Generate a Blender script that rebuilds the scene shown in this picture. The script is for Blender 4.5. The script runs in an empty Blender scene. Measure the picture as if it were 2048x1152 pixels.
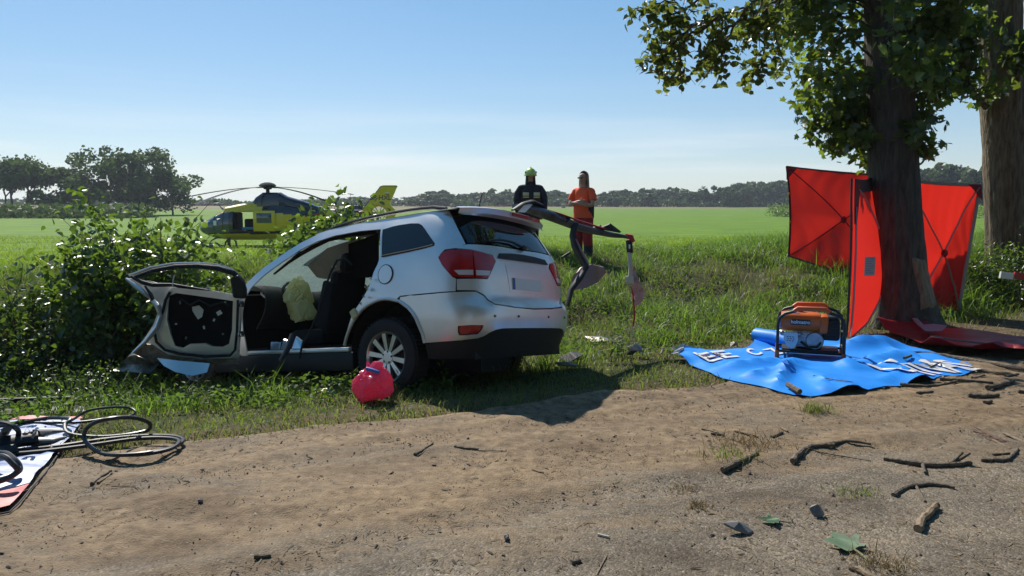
import bpy, bmesh, math, random
import numpy as np
from mathutils import Vector, Matrix, Quaternion
from mathutils.geometry import delaunay_2d_cdt
PI = math.pi
SC = bpy.context.scene
COL = SC.collection
random.seed(7)
RNG = np.random.default_rng(11)

# ------------------------------------------------------------------ camera
FPX, CZ = 1500.0, 1.6
PITCH = math.atan((576 - 408) / FPX)
cam_d = bpy.data.cameras.new('camera')
cam_d.sensor_width = 36.0
cam_d.lens = FPX / 2048 * 36
cam_d.clip_end = 6000
cam_d.clip_start = 0.05
cam = bpy.data.objects.new('camera', cam_d)
COL.objects.link(cam)
cam.location = (0, 0, CZ)
cam.rotation_euler = (PI / 2 - PITCH, 0, 0)
SC.camera = cam

# ------------------------------------------------------------------ sky and sun
SUN_AZ, SUN_EL = math.radians(-26), math.radians(43)     # azimuth from +Y towards +X
sdir = Vector((math.sin(SUN_AZ) * math.cos(SUN_EL), math.cos(SUN_AZ) * math.cos(SUN_EL), math.sin(SUN_EL)))
world = bpy.data.worlds.new('World')
SC.world = world
world.use_nodes = True
wn, wl = world.node_tree.nodes, world.node_tree.links
wn.clear()
wo = wn.new('ShaderNodeOutputWorld')
bg = wn.new('ShaderNodeBackground')
sky = wn.new('ShaderNodeTexSky')
sky.sky_type = 'NISHITA'
sky.sun_disc = False
sky.sun_elevation = SUN_EL
sky.sun_rotation = SUN_AZ
sky.altitude = 0
sky.air_density = 1.0
sky.dust_density = 0.15
sky.ozone_density = 3.0
bg.inputs[1].default_value = 0.15
# thin cirrus streaks low over the horizon
tc = wn.new('ShaderNodeTexCoord')
mp = wn.new('ShaderNodeMapping')
mp.inputs['Scale'].default_value = (1.2, 1.2, 16)
mp.inputs['Rotation'].default_value = (0, math.radians(4), 0)
cn = wn.new('ShaderNodeTexNoise')
cn.inputs['Scale'].default_value = 1.6
cn.inputs['Detail'].default_value = 5
cr = wn.new('ShaderNodeValToRGB')
cr.color_ramp.elements[0].position = 0.46
cr.color_ramp.elements[1].position = 0.70
cr.color_ramp.elements[0].color = (0, 0, 0, 1)
cr.color_ramp.elements[1].color = (.85, .85, .85, 1)
cm = wn.new('ShaderNodeMixRGB')
cm.inputs[2].default_value = (4.3, 4.45, 4.6, 1)
wl.new(tc.outputs['Generated'], mp.inputs[0])
wl.new(mp.outputs[0], cn.inputs['Vector'])
wl.new(cn.outputs['Fac'], cr.inputs[0])
sxyz = wn.new('ShaderNodeSeparateXYZ')
wl.new(tc.outputs['Generated'], sxyz.inputs[0])
lowb = wn.new('ShaderNodeValToRGB')                 # the streaks lie in a low band of the sky
for q_, c_ in ((.02, 0), (.06, 1), (.10, .25), (.16, 0)):
    e_ = lowb.color_ramp.elements.new(q_); e_.color = (c_, c_, c_, 1)
lowb.color_ramp.elements.remove(lowb.color_ramp.elements[0]); lowb.color_ramp.elements.remove(lowb.color_ramp.elements[-1])
wl.new(sxyz.outputs[2], lowb.inputs[0])
cmul = wn.new('ShaderNodeMath'); cmul.operation = 'MULTIPLY'
wl.new(cr.outputs[0], cmul.inputs[0]); wl.new(lowb.outputs[0], cmul.inputs[1])
wl.new(cmul.outputs[0], cm.inputs[0])
hs = wn.new('ShaderNodeHueSaturation')
hs.inputs['Saturation'].default_value = 1.35
wl.new(sky.outputs[0], hs.inputs['Color'])
gm = wn.new('ShaderNodeGamma'); gm.inputs[1].default_value = 0.60
wl.new(hs.outputs[0], gm.inputs[0])
tn = wn.new('ShaderNodeMixRGB'); tn.blend_type = 'MULTIPLY'; tn.inputs[0].default_value = 1
tn.inputs[2].default_value = (.92, .985, 1.08, 1)
wl.new(gm.outputs[0], tn.inputs[1])
wl.new(tn.outputs[0], cm.inputs[1])
wl.new(cm.outputs[0], bg.inputs[0])
wl.new(bg.outputs[0], wo.inputs[0])

sun_d = bpy.data.lights.new('sun', 'SUN')
sun_d.energy = 4.3
sun_d.angle = math.radians(0.53)
sun_d.color = (1.0, 0.94, 0.85)
sun = bpy.data.objects.new('sun', sun_d)
COL.objects.link(sun)
sun.location = sdir * 50
sun.rotation_euler = (-sdir).to_track_quat('-Z', 'Y').to_euler()
SC.view_settings.view_transform = 'Standard'
SC.view_settings.look = 'None'
SC.view_settings.gamma = 1
SC.view_settings.exposure = 0.55
SC.view_settings.use_curve_mapping = False

# ------------------------------------------------------------------ helpers
CP, SP_ = math.cos(PITCH), math.sin(PITCH)
def ray(u, v):
    x, y = (u - 1024) / FPX, (576 - v) / FPX
    return Vector((x, CP + y * SP_, -SP_ + y * CP))
def at(u, v, Y):
    d = ray(u, v)
    return Vector((0, 0, CZ)) + d * (Y / d.y)
def flat(u, v, z=0.0):
    d = ray(u, v)
    return Vector((0, 0, CZ)) + d * ((z - CZ) / d.z)

def _h(i, j, k):
    n = (i * 374761393 + j * 668265263 + k * 2147483647 + 974634) & 0xffffffff
    n = ((n ^ (n >> 13)) * 1274126177) & 0xffffffff
    return ((n ^ (n >> 16)) & 0xffff) / 65535.0
def vn(x, y, k=0):                       # value noise, vectorised, 0..1
    x = np.asarray(x, float); y = np.asarray(y, float)
    i, j = np.floor(x).astype(np.int64), np.floor(y).astype(np.int64)
    fx, fy = x - i, y - j
    fx, fy = fx * fx * (3 - 2 * fx), fy * fy * (3 - 2 * fy)
    a, b, c, d = _h(i, j, k), _h(i + 1, j, k), _h(i, j + 1, k), _h(i + 1, j + 1, k)
    return (a * (1 - fx) + b * fx) * (1 - fy) + (c * (1 - fx) + d * fx) * fy
def fbm(x, y, k=0, o=4):
    r, a = 0, .5
    for q in range(o):
        r = r + a * vn(np.asarray(x) * 2 ** q, np.asarray(y) * 2 ** q, k + q); a *= .5
    return r / (1 - .5 ** o)

RP = (-1.5, 5.14); RT = (.92, .392)
def road_ds(x, y):
    return -RT[1] * (x - RP[0]) + RT[0] * (y - RP[1]), RT[0] * (x - RP[0]) + RT[1] * (y - RP[1])
def tz(x, y):
    x = np.asarray(x, float); y = np.asarray(y, float)
    d, s = road_ds(x, y)
    A = np.interp(s, [-6, 1.5, 4, 6], [.6, .52, .3, .12])
    far = np.interp(d, [8.4, 9.6, 22, 36, 150, 360, 900], [.5, .5, -.2, -.65, -.65, .9, 1.2])
    left = np.interp(d, [.3, 1.3, 2.4, 4.6], [0, -.17, -.62, -1.0]) * A + np.interp(d, [4.6, 8.4], [0, 1]) * (A + .5)
    zl = np.where(d < 8.4, left, far)
    right = np.interp(d, [2.4, 4.2, 6, 8.4], [0, .55, .68, .5])
    zr = np.where(d < 8.4, right, far)
    w = np.clip((s - 6.5) / 3, 0, 1)
    z = zl * (1 - w) + zr * w
    am = np.clip((d - .2) / 2, 0, 1) * np.clip((60 - d) / 40, 0, 1)
    return z + am * ((fbm(x * .9, y * .9, 3, 3) - .5) * .22)
def gz(x, y):
    return float(tz(x, y))
def hit(u, v, lift=0.0):                 # where the pixel's ray meets the terrain
    d = ray(u, v); o = Vector((0, 0, CZ)); t = 2.0
    while t < 900:
        p = o + d * t
        if p.z <= gz(p.x, p.y) + lift: break
        t += .02 + t * .002
    return o + d * t

def setp(o, label=None, cat=None, group=None, kind=None):
    if label: o['label'] = label
    if cat: o['category'] = cat
    if group: o['group'] = group
    if kind: o['kind'] = kind
    return o
def empty(name, loc=(0, 0, 0), label=None, cat=None, group=None, rot=None):
    o = bpy.data.objects.new(name, None)
    o.empty_display_size = .1
    COL.objects.link(o)
    o.location = loc
    if rot is not None: o.rotation_euler = rot
    return setp(o, label, cat, group)
def link(name, me, parent=None):
    o = bpy.data.objects.new(name, me)
    COL.objects.link(o)
    if parent is not None: o.parent = parent
    return o
def copy_tree(o, parent=None):
    c = o.copy(); COL.objects.link(c)
    if parent is not None: c.parent = parent
    for ch in [k for k in ALLCH(o)]:
        copy_tree(ch, c)
    return c
def ALLCH(o): return list(o.children)

class MB:
    """collects shapes, then links them as one mesh object"""
    def __init__(self): self.v, self.f, self.m, self.cur = [], [], [], 0
    def add(self, vs, fs):
        b = len(self.v)
        self.v += [tuple(p) for p in vs]
        self.f += [tuple(i + b for i in f) for f in fs]
        self.m += [self.cur] * len(fs)
        return self
    def box(self, c, s, R=None, taper=1.0, bev=0.0):
        sx, sy, sz = s[0] / 2, s[1] / 2, s[2] / 2
        if bev <= 0:
            vs = [Vector((x * sx * (taper if z > 0 else 1), y * sy * (taper if z > 0 else 1), z * sz)) for z in (-1, 1) for y in (-1, 1) for x in (-1, 1)]
            fs = [(0, 2, 3, 1), (4, 5, 7, 6), (0, 1, 5, 4), (1, 3, 7, 5), (3, 2, 6, 7), (2, 0, 4, 6)]
        else:
            bm = bmesh.new(); bmesh.ops.create_cube(bm, size=1)
            for p in bm.verts:
                t = taper if p.co.z > 0 else 1
                p.co = Vector((p.co.x * 2 * sx * t, p.co.y * 2 * sy * t, p.co.z * 2 * sz))
            bmesh.ops.bevel(bm, geom=bm.edges[:], offset=bev, segments=2, affect='EDGES', profile=.5)
            vs = [p.co.copy() for p in bm.verts]
            bm.verts.index_update()
            fs = [[p.index for p in f.verts] for f in bm.faces]; bm.free()
        if R is not None: vs = [R @ p for p in vs]
        c = Vector(c)
        return self.add([p + c for p in vs], fs)
    def tube(self, pts, r, n=8, cap=True, flat_=None, closed=False):
        pts = [Vector(p) for p in pts]; k = len(pts)
        rs = r if hasattr(r, '__len__') else [r] * k
        vs, fs = [], []
        up = Vector((0, 0, 1)); prev = None
        for i, p in enumerate(pts):
            if closed: t = pts[(i + 1) % k] - pts[i - 1]
            else: t = pts[min(i + 1, k - 1)] - pts[max(i - 1, 0)]
            if t.length < 1e-9: t = Vector((0, 0, 1))
            t.normalize()
            if prev is None:
                a = t.cross(up) if abs(t.z) < .95 else t.cross(Vector((1, 0, 0)))
            else: a = prev - t * prev.dot(t)
            a.normalize(); b = t.cross(a); prev = a
            for j in range(n):
                an = 2 * PI * j / n
                fa, fb = (1, 1) if flat_ is None else flat_
                vs.append(p + (a * math.cos(an) * fa + b * math.sin(an) * fb) * rs[i])
        for i in range(k if closed else k - 1):
            for j in range(n):
                q = (i + 1) % k
                fs.append((i * n + j, i * n + (j + 1) % n, q * n + (j + 1) % n, q * n + j))
        if cap and not closed:
            fs.append(tuple(range(n))[::-1]); fs.append(tuple((k - 1) * n + j for j in range(n)))
        return self.add(vs, fs)
    def lathe(self, prof, c=(0, 0, 0), R=None, n=24):
        vs, fs = [], []
        for r, z in prof:
            for j in range(n):
                a = 2 * PI * j / n; vs.append(Vector((r * math.cos(a), r * math.sin(a), z)))
        for i in range(len(prof) - 1):
            for j in range(n):
                fs.append((i * n + j, i * n + (j + 1) % n, (i + 1) * n + (j + 1) % n, (i + 1) * n + j))
        if R is not None: vs = [R @ p for p in vs]
        c = Vector(c)
        return self.add([p + c for p in vs], fs)
    def grid(self, fn, nu, nv, flip=False):
        vs = [fn(i / nu, j / nv) for j in range(nv + 1) for i in range(nu + 1)]
        w = nu + 1
        fs = [(j * w + i, j * w + i + 1, (j + 1) * w + i + 1, (j + 1) * w + i) for j in range(nv) for i in range(nu)]
        if flip: fs = [f[::-1] for f in fs]
        return self.add(vs, fs)
    def prism(self, poly, d):            # poly: list of 3-D points, d: extrusion vector
        n = len(poly); d = Vector(d); poly = [Vector(p) for p in poly]
        fs = [tuple(range(n)), tuple(range(2 * n - 1, n - 1, -1))]
        fs += [(i, i + n, (i + 1) % n + n, (i + 1) % n) for i in range(n)]
        return self.add(poly + [p + d for p in poly], fs)
    def ball(self, c, r, n=12, R=None):
        r = r if hasattr(r, '__len__') else (r, r, r)
        m = n // 2; vs, fs = [], []
        for i in range(m + 1):
            th = PI * i / m
            for j in range(n):
                a = 2 * PI * j / n
                vs.append(Vector((r[0] * math.sin(th) * math.cos(a), r[1] * math.sin(th) * math.sin(a), r[2] * math.cos(th))))
        for i in range(m):
            for j in range(n):
                fs.append((i * n + j, (i + 1) * n + j, (i + 1) * n + (j + 1) % n, i * n + (j + 1) % n))
        if R is not None: vs = [R @ p for p in vs]
        c = Vector(c)
        return self.add([p + c for p in vs], fs)
    def build(self, name, mats, parent=None, smooth=False, thick=0.0, bevel=0.0, sub=0):
        me = bpy.data.meshes.new(name)
        me.from_pydata(self.v, [], self.f)
        if not isinstance(mats, (list, tuple)): mats = [mats]
        for m in mats: me.materials.append(m)
        if len(mats) > 1: me.polygons.foreach_set('material_index', self.m)
        bm = bmesh.new(); bm.from_mesh(me)
        bmesh.ops.remove_doubles(bm, verts=bm.verts, dist=1e-5)
        bmesh.ops.recalc_face_normals(bm, faces=bm.faces) if thick == 0 else None
        bm.to_mesh(me); bm.free()
        if smooth:
            me.polygons.foreach_set('use_smooth', [True] * len(me.polygons))
            me.set_sharp_from_angle(angle=math.radians(42))
        o = link(name, me, parent)
        if thick:
            md = o.modifiers.new('thickness', 'SOLIDIFY'); md.thickness = thick; md.offset = -1
            if smooth: es = o.modifiers.new('split', 'EDGE_SPLIT'); es.split_angle = math.radians(45)
        if bevel:
            md = o.modifiers.new('bevel', 'BEVEL'); md.width = bevel; md.segments = 2; md.limit_method = 'ANGLE'
        if sub:
            md = o.modifiers.new('sub', 'SUBSURF'); md.levels = sub; md.render_levels = sub
        return o

def raw_mesh(name, verts, loops, starts, mat, parent=None, smooth=False):
    me = bpy.data.meshes.new(name)
    me.vertices.add(len(verts)); me.vertices.foreach_set('co', np.ascontiguousarray(verts, dtype=np.float32).ravel())
    me.loops.add(len(loops)); me.loops.foreach_set('vertex_index', np.ascontiguousarray(loops, dtype=np.int32))
    me.polygons.add(len(starts)); me.polygons.foreach_set('loop_start', np.ascontiguousarray(starts, dtype=np.int32))
    if smooth: me.polygons.foreach_set('use_smooth', np.ones(len(starts), dtype=bool))
    for m in (mat if isinstance(mat, (list, tuple)) else [mat]): me.materials.append(m)
    me.update(calc_edges=True)
    return me if parent == 'MESH' else link(name, me, parent)
def rot_rand(n, tilt=1.0, up=None):
    """n random rotation matrices: columns side, length, normal"""
    nz = RNG.normal(size=(n, 3)) * tilt
    nz[:, 2] += 1 if up is None else up
    nz /= np.linalg.norm(nz, axis=1)[:, None]
    t = RNG.normal(size=(n, 3)); t -= nz * (t * nz).sum(1)[:, None]; t /= np.linalg.norm(t, axis=1)[:, None]
    return np.stack([np.cross(t, nz), t, nz], 2)
def scatter(name, tv, tf, P, R, S, mat, parent=None):
    """one mesh of many copies of a small template"""
    tv = np.asarray(tv, float); n = len(P); S = np.asarray(S, float)
    if S.ndim == 1: S = np.repeat(S[:, None], 3, 1)
    V = np.einsum('nij,nkj->nki', R, tv[None] * S[:, None, :]) + np.asarray(P)[:, None, :]
    k = len(tv); fl = np.concatenate([np.array(f) for f in tf]); ln = np.array([len(f) for f in tf])
    L = (fl[None] + (np.arange(n) * k)[:, None]).ravel()
    st = np.concatenate([[0], np.cumsum(ln)[:-1]])
    ST = (st[None] + (np.arange(n) * ln.sum())[:, None]).ravel()
    return raw_mesh(name, V.reshape(-1, 3), L, ST, mat, parent)
def blades(name, P, h, w, lean, mat, parent=None):
    n = len(P); az = RNG.uniform(0, 2 * PI, n); ad = RNG.uniform(0, 2 * PI, n)
    side = np.stack([np.cos(az), np.sin(az), 0 * az], 1) * (w / 2)[:, None]
    dr = np.stack([np.cos(ad), np.sin(ad), 0 * ad], 1) * (lean * h)[:, None]
    up = np.array([0, 0, 1.0])
    hz = h[:, None] * up
    V = np.stack([P - side, P + side, P + dr * .28 + hz * .55 - side * .8, P + dr * .28 + hz * .55 + side * .8,
                  P + dr + hz * np.sqrt(np.clip(1 - .55 * lean ** 2, .12, 1))[:, None]], 1)
    L = (np.array([0, 1, 3, 2, 2, 3, 4])[None] + (np.arange(n) * 5)[:, None]).ravel()
    ST = (np.array([0, 4])[None] + (np.arange(n) * 7)[:, None]).ravel()
    return raw_mesh(name, V.reshape(-1, 3), L, ST, mat, parent)

# leaf templates (x side, y along, z normal), unit length
OVAL = ([(0, 0, 0), (-.3, .3, .08), (-.26, .65, .06), (0, 1, -.1), (.26, .65, .06), (.3, .3, .08)], [(0, 3, 2, 1), (0, 5, 4, 3)])
LANCE = ([(0, 0, 0), (-.16, .4, .04), (0, 1, -.12), (.16, .4, .04)], [(0, 2, 1), (0, 3, 2)])
MAPLE = ([(0, 0, 0), (-.30, .0, .02), (-.52, .16, -.02), (-.36, .30, .04), (-.60, .62, -.06), (-.26, .55, .04), (-.2, .74, .03), (0, 1, -.12),
          (.2, .74, .03), (.26, .55, .04), (.60, .62, -.06), (.36, .30, .04), (.52, .16, -.02), (.30, 0, .02)],
         [(0, 7, 6, 5, 4, 3, 2, 1), (0, 13, 12, 11, 10, 9, 8, 7)])
CARD = ([(-.5, -.35, 0), (.1, -.5, .08), (.5, .1, -.04), (.05, .5, .1), (-.45, .3, -.06)], [(0, 1, 2), (0, 2, 3), (0, 3, 4)])
PEB = ([(-.5, -.4, 0), (.45, -.5, 0), (.55, .4, 0), (-.4, .5, 0), (-.2, -.15, .55), (.25, .1, .6)],
       [(0, 1, 4), (1, 5, 4), (1, 2, 5), (2, 3, 5), (3, 4, 5), (3, 0, 4)])

# ------------------------------------------------------------------ materials
MATS = {}
def N(nt, typ, **kw):
    n = nt.nodes.new(typ)
    for k, v in kw.items():
        if k in n.inputs: n.inputs[k].default_value = v
        else: setattr(n, k, v)
    return n
def c4(c): return (c[0], c[1], c[2], 1)
def M(name, col, rough=.6, metal=0.0, col2=None, scale=6, lo=.35, hi=.65, bump=0.0, bscale=40, island=0.0, coat=0.0, stretch=None, trans=0.0, spec=.5, det=4):
    if name in MATS: return MATS[name]
    m = bpy.data.materials.new(name); m.use_nodes = True
    nt = m.node_tree; p = nt.nodes['Principled BSDF']; L = nt.links.new
    p.inputs['Roughness'].default_value = rough; p.inputs['Metallic'].default_value = metal
    p.inputs['Specular IOR Level'].default_value = spec
    p.inputs['Base Color'].default_value = c4(col)
    if coat: p.inputs['Coat Weight'].default_value = coat; p.inputs['Coat Roughness'].default_value = .06
    if trans: p.inputs['Transmission Weight'].default_value = trans
    tc = N(nt, 'ShaderNodeTexCoord'); vec = tc.outputs['Object']
    if stretch:
        mp = N(nt, 'ShaderNodeMapping'); mp.inputs['Scale'].default_value = stretch
        L(vec, mp.inputs[0]); vec = mp.outputs[0]
    out = None
    if col2 is not None:
        n = N(nt, 'ShaderNodeTexNoise', Scale=scale, Detail=det, Roughness=.6); L(vec, n.inputs['Vector'])
        r = N(nt, 'ShaderNodeMapRange'); r.inputs[1].default_value = lo; r.inputs[2].default_value = hi
        L(n.outputs['Fac'], r.inputs[0])
        x = N(nt, 'ShaderNodeMixRGB'); x.inputs[1].default_value = c4(col); x.inputs[2].default_value = c4(col2)
        L(r.outputs[0], x.inputs[0]); out = x.outputs[0]
    if island:
        g = N(nt, 'ShaderNodeNewGeometry')
        r = N(nt, 'ShaderNodeMapRange'); r.inputs[3].default_value = 1 - island; r.inputs[4].default_value = 1 + island
        L(g.outputs['Random Per Island'], r.inputs[0])
        x = N(nt, 'ShaderNodeMixRGB', blend_type='MULTIPLY'); x.inputs[0].default_value = 1
        if out: L(out, x.inputs[1])
        else: x.inputs[1].default_value = c4(col)
        L(r.outputs[0], x.inputs[2]); out = x.outputs[0]
    if out: L(out, p.inputs['Base Color'])
    if bump:
        n = N(nt, 'ShaderNodeTexNoise', Scale=bscale, Detail=4); L(vec, n.inputs['Vector'])
        b = N(nt, 'ShaderNodeBump', Strength=bump, Distance=.02); L(n.outputs['Fac'], b.inputs['Height']); L(b.outputs[0], p.inputs['Normal'])
    MATS[name] = m
    return m
def leafmat(name, a, b, tr, mix=.42, rough=.4, dry=None, spec=.5):
    """leaf: front colour a..b per leaf, tr = light coming through"""
    if name in MATS: return MATS[name]
    m = bpy.data.materials.new(name); m.use_nodes = True
    nt = m.node_tree; p = nt.nodes['Principled BSDF']; L = nt.links.new; o = nt.nodes['Material Output']
    g = N(nt, 'ShaderNodeNewGeometry')
    r = N(nt, 'ShaderNodeValToRGB'); r.color_ramp.elements[0].color = c4(a); r.color_ramp.elements[1].color = c4(b)
    r2 = N(nt, 'ShaderNodeValToRGB')
    r2.color_ramp.elements[0].color = c4([q * .7 for q in tr]); r2.color_ramp.elements[1].color = c4([min(1, q * 1.25) for q in tr])
    if dry:
        for rr, k in ((r, 1), (r2, 1.6)):
            e = rr.color_ramp.elements.new(.86); e.color = rr.color_ramp.elements[1].color if False else c4([q * k for q in dry])
            rr.color_ramp.elements[2].color = c4([q * k for q in dry])
            e2 = rr.color_ramp.elements.new(.8); e2.color = c4(b) if k == 1 else c4(tr)
    L(g.outputs['Random Per Island'], r.inputs[0]); L(g.outputs['Random Per Island'], r2.inputs[0])
    L(r.outputs[0], p.inputs['Base Color']); p.inputs['Roughness'].default_value = rough
    p.inputs['Specular IOR Level'].default_value = spec
    t = N(nt, 'ShaderNodeBsdfTranslucent'); L(r2.outputs[0], t.inputs[0])
    x = N(nt, 'ShaderNodeMixShader'); x.inputs[0].default_value = mix
    L(p.outputs[0], x.inputs[1]); L(t.outputs[0], x.inputs[2]); L(x.outputs[0], o.inputs[0])
    MATS[name] = m
    return m

def text_mesh(txt, size, bold=0.0, space=1.0):
    cu = bpy.data.curves.new('lettering', 'FONT'); cu.body = txt; cu.size = size; cu.align_x = 'CENTER'; cu.align_y = 'CENTER'
    cu.offset = bold; cu.space_character = space
    o = bpy.data.objects.new('lettering', cu); COL.objects.link(o)
    dg = bpy.context.evaluated_depsgraph_get(); dg.update()
    me = bpy.data.meshes.new_from_object(o.evaluated_get(dg))
    bpy.data.objects.remove(o); bpy.data.curves.remove(cu)
    vs = [p.co.copy() for p in me.vertices]; fs = [tuple(f.vertices) for f in me.polygons]
    bpy.data.meshes.remove(me)
    return vs, fs
def inside(poly, x, y):
    c = False; j = len(poly) - 1
    for i in range(len(poly)):
        (xi, yi), (xj, yj) = poly[i], poly[j]
        if (yi > y) != (yj > y) and x < (xj - xi) * (y - yi) / (yj - yi) + xi: c = not c
        j = i
    return c
def facets(seed, n, lo=.84, hi=1.06):
    rg = np.random.default_rng(seed); nn = rg.normal(size=(n, 3)); nn /= np.linalg.norm(nn, axis=1)[:, None]
    return nn, rg.uniform(lo, hi, n)
def facet_r(v, fc):                        # radius of a crumpled, faceted ball in direction v
    d = fc[0] @ np.array(v); m = d > .15
    return float(np.min(fc[1][m] / d[m])) if m.any() else 1.2
def smooth_poly(p, it=1):
    for _ in range(it):
        q = []
        for i in range(len(p)):
            a, b = p[i], p[(i + 1) % len(p)]
            q += [(a[0] * .75 + b[0] * .25, a[1] * .75 + b[1] * .25), (a[0] * .25 + b[0] * .75, a[1] * .25 + b[1] * .75)]
        p = q
    return p
def dens(p, step):
    q = []
    for i in range(len(p)):
        a, b = p[i], p[(i + 1) % len(p)]
        n = max(1, int(math.hypot(b[0] - a[0], b[1] - a[1]) / step))
        q += [(a[0] + (b[0] - a[0]) * k / n, a[1] + (b[1] - a[1]) * k / n) for k in range(n)]
    return q
def cdt(poly, holes=(), step=.06, jit=0.0):
    """triangulate a flat region with an inner grid of points: 2-D verts, faces"""
    poly = dens(poly, step); holes = [dens(h, step) for h in holes]
    pts, edges = [], []
    for lp in [poly] + holes:
        b = len(pts); pts += lp
        edges += [(b + i, b + (i + 1) % len(lp)) for i in range(len(lp))]
    xs = [p[0] for p in poly]; ys = [p[1] for p in poly]
    nb = np.array(pts)
    x = min(xs) + step / 2
    while x < max(xs):
        y = min(ys) + step / 2
        while y < max(ys):
            if inside(poly, x, y) and not any(inside(h, x, y) for h in holes):
                if np.min((nb[:, 0] - x) ** 2 + (nb[:, 1] - y) ** 2) > (step * .45) ** 2: pts.append((x, y))
            y += step
        x += step
    vo, eo, fo, *_ = delaunay_2d_cdt([Vector(p) for p in pts], edges, [], 0, 1e-6)
    fs = []
    for f in fo:
        cx = sum(vo[i].x for i in f) / len(f); cy = sum(vo[i].y for i in f) / len(f)
        if inside(poly, cx, cy) and not any(inside(h, cx, cy) for h in holes): fs.append(tuple(f))
    return [(p.x, p.y) for p in vo], fs
# ------------------------------------------------------------------ ground and road (the setting)
def ground_mat():
    m = bpy.data.materials.new('ground'); m.use_nodes = True
    nt = m.node_tree; p = nt.nodes['Principled BSDF']; L = nt.links.new
    at_ = N(nt, 'ShaderNodeAttribute', attribute_name='zone')
    tcn = N(nt, 'ShaderNodeTexCoord')
    def nz(sc, det=4, st=None):
        n = N(nt, 'ShaderNodeTexNoise', Scale=sc, Detail=det, Roughness=.62)
        if st:
            mp = N(nt, 'ShaderNodeMapping'); mp.inputs['Scale'].default_value = st; L(tcn.outputs['Object'], mp.inputs[0]); L(mp.outputs[0], n.inputs['Vector'])
        else: L(tcn.outputs['Object'], n.inputs['Vector'])
        return n
    def ramp(src, stops):
        r = N(nt, 'ShaderNodeValToRGB')
        while len(r.color_ramp.elements) < len(stops): r.color_ramp.elements.new(.5)
        for e, (q, c) in zip(r.color_ramp.elements, stops): e.position = q; e.color = c4(c)
        L(src, r.inputs[0]); return r.outputs[0]
    def mix(f, a, b):
        x = N(nt, 'ShaderNodeMixRGB'); L(f, x.inputs[0]); L(a, x.inputs[1]); L(b, x.inputs[2]); return x.outputs[0]
    soil = ramp(nz(9, 8).outputs['Fac'], [(.25, (.035, .024, .014)), (.5, (.12, .085, .048)), (.75, (.21, .16, .095))])
    verge = ramp(nz(5, 8).outputs['Fac'], [(.3, (.022, .028, .008)), (.5, (.045, .055, .014)), (.72, (.11, .085, .04))])
    field = ramp(nz(1.1, 8, (.25, 1, 1)).outputs['Fac'], [(.32, (.06, .13, .006)), (.5, (.105, .195, .009)), (.68, (.165, .255, .012))])
    stub = ramp(nz(.06, 6, (.15, 1, 1)).outputs['Fac'], [(.3, (.13, .12, .05)), (.55, (.19, .155, .075)), (.75, (.24, .2, .1))])
    s = N(nt, 'ShaderNodeSeparateColor'); L(at_.outputs['Color'], s.inputs[0])
    c = mix(s.outputs[0], soil, verge)
    c = mix(s.outputs[1], c, field)
    c = mix(s.outputs[2], c, stub)
    L(c, p.inputs['Base Color']); p.inputs['Roughness'].default_value = .9; p.inputs['Specular IOR Level'].default_value = .15
    b = N(nt, 'ShaderNodeBump', Strength=.7, Distance=.03); L(nz(22, 8).outputs['Fac'], b.inputs['Height']); L(b.outputs[0], p.inputs['Normal'])
    return m
def axis(lo, hi, a, b, st):
    fine = np.arange(a, b + st / 2, st)
    up = [b]; g = st
    while up[-1] < hi: g *= 1.22; up.append(up[-1] + g)
    dn = [a]; g = st
    while dn[-1] > lo: g *= 1.22; dn.append(dn[-1] - g)
    return np.concatenate([np.array(dn[1:])[::-1], fine, np.array(up[1:])])
def sheet(name, X, Y, Z, mat):
    ny, nx = X.shape
    idx = np.arange(nx * ny).reshape(ny, nx)
    q = np.stack([idx[:-1, :-1], idx[:-1, 1:], idx[1:, 1:], idx[1:, :-1]], -1).reshape(-1, 4)
    return raw_mesh(name, np.stack([X, Y, Z], -1).reshape(-1, 3), q.ravel(), np.arange(len(q)) * 4, mat, smooth=True)
gx, gy = axis(-1500, 1500, -9, 13, .16), axis(-200, 2500, 3.0, 19, .16)
GX, GY = np.meshgrid(gx, gy)
GZ = tz(GX, GY)
dd, ss = road_ds(GX, GY)
GZ = np.where(dd < .25, -.02, GZ)
ground = sheet('ground', GX, GY, GZ, ground_mat())
ground['kind'] = 'structure'
nzv = fbm(GX * .8, GY * .8, 21, 4)
zone = np.zeros(GX.shape + (4,)); zone[..., 3] = 1
bare = np.clip((ss - 3.2) / 1.5, 0, 1) * np.clip((2.3 - dd) / 1.2, 0, 1)
zone[..., 0] = np.clip((dd - .15) / .5 + (nzv - .5) * 1.6, 0, 1) * (1 - .85 * bare)
zone[..., 1] = np.clip((dd - 8.6) / 1.4 + (nzv - .5) * 1.2, 0, 1)
zone[..., 2] = np.clip((dd - 232 + (fbm(GX * .012, GY * .012, 5, 3) - .5) * 60) / 12, 0, 1)
ca = ground.data.color_attributes.new('zone', 'FLOAT_COLOR', 'POINT')
ca.data.foreach_set('color', zone.reshape(-1).astype(np.float32))

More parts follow.
